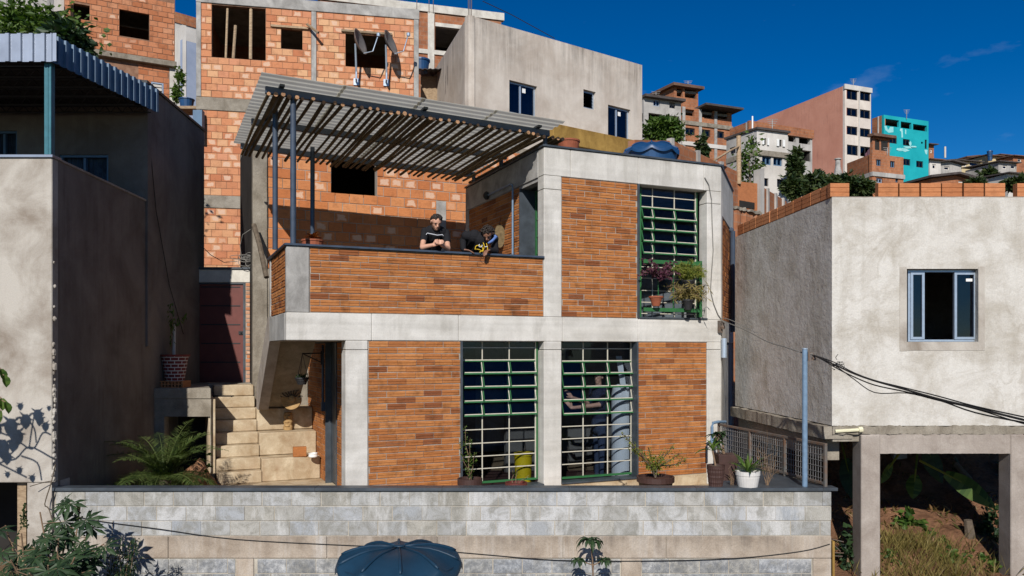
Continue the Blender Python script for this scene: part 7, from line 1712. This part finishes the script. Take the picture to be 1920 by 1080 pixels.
def head(extra, caps, c, fw, up, m, mh, r=.098):
    """fw: where the face looks; returns frame"""
    fw = fw.normalized(); sd = fw.cross(up).normalized(); up = sd.cross(fw)
    caps += [(c + up*.028 - fw*.012, c + up*.022 + fw*.02, r*.80, r*.76, m), (c - up*.03 + fw*.025, c - up*.085 + fw*.052, r*.62, r*.36, m)]
    caps += [(c + fw*.082 - up*.0, c + fw*.108 - up*.032, .011, .016, m)]                    # nose
    caps += [(c + fw*.078 - sd*.03 + up*.012, c + fw*.078 + sd*.03 + up*.012, .018, .018, m)]  # brow
    caps += [(c + fw*.084 - sd*.018 - up*.058, c + fw*.084 + sd*.018 - up*.058, .010, .010, m)]  # lips
    for sg in (-1, 1): caps.append((c + sd*sg*.080 - fw*.008 + up*.012, c + sd*sg*.082 - fw*.012 - up*.022, .014, .010, m))
    return sd, up
def face_bits(th_, c, fw, sd, up, beard):
    b = MB()
    for sg in (-1, 1): b.ball(c + fw*.088 + sd*sg*.033 - up*.004, .0065, 8, 6)
    b.build('eyes', M['hair'], th_, smooth=True)
    b = MB()
    for sg in (-1, 1): b.tube([c + fw*.094 + sd*sg*.016 + up*.020, c + fw*.090 + sd*sg*.046 + up*.016], .006, 5)
    b.build('eyebrows', M['hair'], th_)
    if beard:
        b = MB(); rg = random.Random(4)
        for k in range(80):
            a = rg.uniform(-1.4, 1.4); q = c + fw*(.066*math.cos(a) + .010) + sd*.064*math.sin(a) - up*(.080 + .040*math.cos(a)*rg.uniform(.5, 1)) + up*.03*abs(math.sin(a)); b.ball(q, rg.uniform(.009, .015), 6, 4)
        b.build('beard', M['beard'], th_, smooth=True)
# ---- man leaning on the parapet
sh = Vector((0, 0, 0)); zc = ZP + .036
hc = at(818, 416, .16)
fw = (-V_*.80 - Z_*.48 - U_*.02); caps = []; ext = []
sd, up = head(ext, caps, hc, fw, Z_, 0, 0)
sL, sR = at(797, 434, .30), at(836, 437, .30); nk = at(817, 433, .28)
caps += [(nk, hc - fw.normalized()*.035 - Z_*.03, .058, .056, 0), (sL, sR, .066, .066, 1), (sL.lerp(sR, .28) - Z_*.0, sL.lerp(sR, .30) + V_*.36 - Z_*.30, .105, .115, 1), (sL.lerp(sR, .72), sL.lerp(sR, .70) + V_*.36 - Z_*.30, .105, .115, 1), (sL.lerp(sR, .5), sL.lerp(sR, .5) + V_*.40 - Z_*.38, .13, .13, 1)]
hip = sL.lerp(sR, .5) + V_*.50 - Z_*.52
caps += [(sL.lerp(sR, .5) + V_*.40 - Z_*.38, hip, .13, .135, 1)]
for sg, s0_ in ((-1, sL), (1, sR)):
    el = at(792 if sg < 0 else 840, 459, .07); el.z = zc + .05; mid = s0_.lerp(el, .55); caps += [(s0_, mid, .060, .058, 1), (mid, el, .044, .042, 0)]
    wr_ = at(812 if sg < 0 else 829, 462, -.06); wr_.z = zc + .075; caps.append((el, wr_, .042, .028, 0)); dd_ = (at(824, 459, -.16) - wr_); hand(caps, wr_, Vector((dd_.x, dd_.y, .04)), Vector((-sg*U_.x, -sg*U_.y, .1)), 0, .75, 1.05, sg)
    hp = hip + U_*sg*.09; kn = Vector((hp.x, hp.y, 0)) - V_*(.06 if sg < 0 else -.05) + Z_*.96; ft = Vector((hp.x, hp.y, 0)) + V_*(.05 if sg < 0 else .16) + Z_*(ZB1-.05+.07)
    caps += [(hp, kn, .085, .058, 2), (kn, ft, .055, .042, 2), (ft - Z_*.03, ft - Z_*.04 - V_*.17, .04, .034, 3)]
m1 = figure('person', 'man in a black T-shirt leaning with clasped hands on the terrace parapet', caps, ['skin', 'cloth_black', 'jeans', 'shoe'], .0075, (hip.x, hip.y, ZB1-.05))
face_bits(m1, hc, fw.normalized(), sd, up, True)
b = MB(); rg = random.Random(6)
for k in range(240):
    d = rdir(rg); q = d.x*sd + d.y*fw.normalized() + d.z*up
    if d.z < .55 and d.y > -.1: continue
    if d.z < -.3: continue
    b.ball(hc + up*.024 + Vector((q.x, q.y, q.z))*.088, rg.uniform(.016, .024), 6, 4)
b.build('hair', M['hair'], m1, smooth=True)
# white line printed across the chest
b = MB(); cl = [at(799, 440, .165), at(801, 437, .163), at(811, 439, .145), at(820, 441, .14), at(830, 440, .152), at(831, 442, .155)]; b.tube(cl, .006, 5); b.build('shirt_print', M['print_white'], m1)
# ---- man in the hoodie bending over the parapet
hc = at(914.5, 439, .02); fw = (-V_*.55 - Z_*.62 - U_*.42); caps = []; ext = []
sd, up = head(ext, caps, hc, fw, Z_, 0, 0)
sL, sR = at(874, 442, .26), at(926, 448, .10); nk = hc.lerp(sL.lerp(sR, .62), .55)
ch = sL.lerp(sR, .55) - Z_*.04
caps += [(hc + V_*.03 - Z_*.02, nk, .058, .07, 0), (sL, sR, .078, .078, 1), (ch, ch + V_*.30 - Z_*.10, .125, .135, 1), (sL.lerp(sR, .3), sL.lerp(sR, .3) + V_*.34 - Z_*.12, .115, .12, 1)]
hip = ch + V_*.62 - Z_*.36; caps += [(ch + V_*.30 - Z_*.10, hip, .14, .135, 1), (nk + V_*.02, nk + V_*.10 + Z_*.0, .085, .09, 1)]
el = at(868, 452, .34); wr_ = at(869, 464, .06); wr_.z = zc + .055; caps += [(sL, el, .066, .056, 1), (el, wr_, .054, .040, 1)]; hand(caps, wr_ + Vector((0, 0, -.012)), -V_*.6 + U_*.8 - Z_*.12, Vector((0, 0, -1)), 0, .25, 1.0, -1)
el = at(929, 458, .06); el.z = zc + .05; wr_ = at(917, 467, -.05); wr_.z = zc + .045; caps += [(sR, el, .066, .056, 1), (el, wr_, .052, .038, 1)]; hand(caps, wr_, -U_*.7 - V_*.55 - Z_*.25, Vector((0, 0, -1)), 0, .5, 1.0, 1)
for sg in (-1, 1):
    hp = hip + U_*sg*.09; kn = Vector((hp.x, hp.y, 0)) - V_*(.04*sg) + Z_*.95; ft = Vector((hp.x, hp.y, 0)) + V_*(.10 + .08*sg) + Z_*(ZB1-.05+.07)
    caps += [(hp, kn, .085, .058, 2), (kn, ft, .055, .042, 2), (ft - Z_*.03, ft - Z_*.04 - V_*.17, .04, .034, 3)]
m2 = figure('person', 'curly haired man in a dark hoodie bending over the terrace parapet', caps, ['skin_dark', 'cloth_black', 'jeans', 'shoe'], .0075, (hip.x, hip.y, ZB1-.05))
face_bits(m2, hc, fw.normalized(), sd, up, False)
b = MB(); rg = random.Random(16)
for k in range(420):
    d = rdir(rg)
    if d.z < .40 and d.y > -.05: continue
    if d.z < -.4: continue
    q = d.x*sd + d.y*fw.normalized() + d.z*up; b.ball(hc + up*.03 - fw.normalized()*.01 + q*rg.uniform(.085, .110), rg.uniform(.012, .019), 6, 4)
b.build('hair', M['hair'], m2, smooth=True)
b = MB(); b.tube([at(925, 438, .0), at(930, 444, -.02), at(923, 452, -.04), at(915, 456, -.06)], [.02, .03, .026, .012], 8); b.build('hood_lining', M['hood_blue'], m2, smooth=True)
fq = -.055
b = MB(); b.tube(smooth([at(891, 468, fq), at(892, 462, fq), at(898, 460, fq), at(904, 463, fq), at(905, 469, fq), at(899, 473, fq-.02)], 3), .007, 5); b.tube([at(893, 467, fq), at(899, 468, fq), at(902, 470, fq)], .006, 5); b.tube(smooth([at(906, 455, -.05), at(908, 462, fq-.02), at(905, 472, -.08)], 3), .006, 5); b.tube(smooth([at(912, 456, -.06), at(914, 464, -.075), at(915, 474, -.085)], 3), .006, 5); b.build('hoodie_print', M['print_yellow'], m2)
b = MB(); b.tube(smooth([at(899, 458, fq), at(898, 462, fq-.01), at(903, 463, fq-.01), at(904, 459, fq-.01)], 3), .006, 5); b.tube([at(909, 463, fq-.01), at(914, 462, fq-.02)], .006, 5); b.build('hoodie_lettering', M['print_white'], m2)
b = MB(); b.tube(smooth([at(898, 473, -.10), at(900, 480, -.09), at(905, 485, -.085), at(908, 480, -.09), at(907, 474, -.10)], 3), .004, 4); b.build('drawstring', M['rubber'], m2)
# ---- person inside, behind the right lower window
c0 = at(1105, 700, 1.0); c0.z = 0
hc = Vector((c0.x, c0.y, -.62)); fw = -U_*.7 - V_*.5; caps = []; ext = []
hc = at(1122, 708, .95); sd, up = head(ext, caps, hc, fw, Z_, 0, 0)
sL, sR = hc + V_*.16 - U_*.02 - Z_*.24, hc - V_*.17 + U_*.05 - Z_*.24; caps += [(hc - Z_*.06, hc - Z_*.2, .055, .06, 0), (sL, sR, .075, .075, 1), (sL.lerp(sR, .5) - Z_*.03, sL.lerp(sR, .5) - Z_*.5, .15, .14, 1), (sL.lerp(sR, .5) - Z_*.5, sL.lerp(sR, .5) - Z_*.66, .14, .15, 2)]
for sg, s0_ in ((-1, sL), (1, sR)):
    el = s0_ - Z_*.24 - U_*.10; wr_ = at(1072, 765 if sg > 0 else 745, .8 if sg > 0 else .95); caps += [(s0_, el, .058, .048, 1), (el, wr_, .045, .03, 0)]; hand(caps, wr_, -U_*.6 + Z_*.7, Vector((V_.x, V_.y, 0)), 0, .35, 1.0, sg)
hip = sL.lerp(sR, .5) - Z_*.66
for sg in (-1, 1):
    hp = hip + V_*sg*.09; ft = Vector((hp.x, hp.y, ZF+.05+.07)); kn = hp.lerp(ft, .5); caps += [(hp, kn, .085, .06, 2), (kn, ft, .056, .042, 2), (ft - Z_*.03, ft - Z_*.04 - U_*.17, .04, .034, 3)]
m3 = figure('person', 'person in a navy top working behind the right lower window', caps, ['skin', 'cloth_navy', 'jeans', 'shoe'], .010, (hip.x, hip.y, ZF+.05))
b = MB(); rg = random.Random(26)
for k in range(160):
    d = rdir(rg)
    if d.z < .3 and d.y > -.15 or d.z < -.35: continue
    b.ball(hc + up*.024 + (d.x*sd + d.y*fw.normalized() + d.z*up)*.09, .022, 6, 4)
b.build('hair', M['hair'], m3, smooth=True)
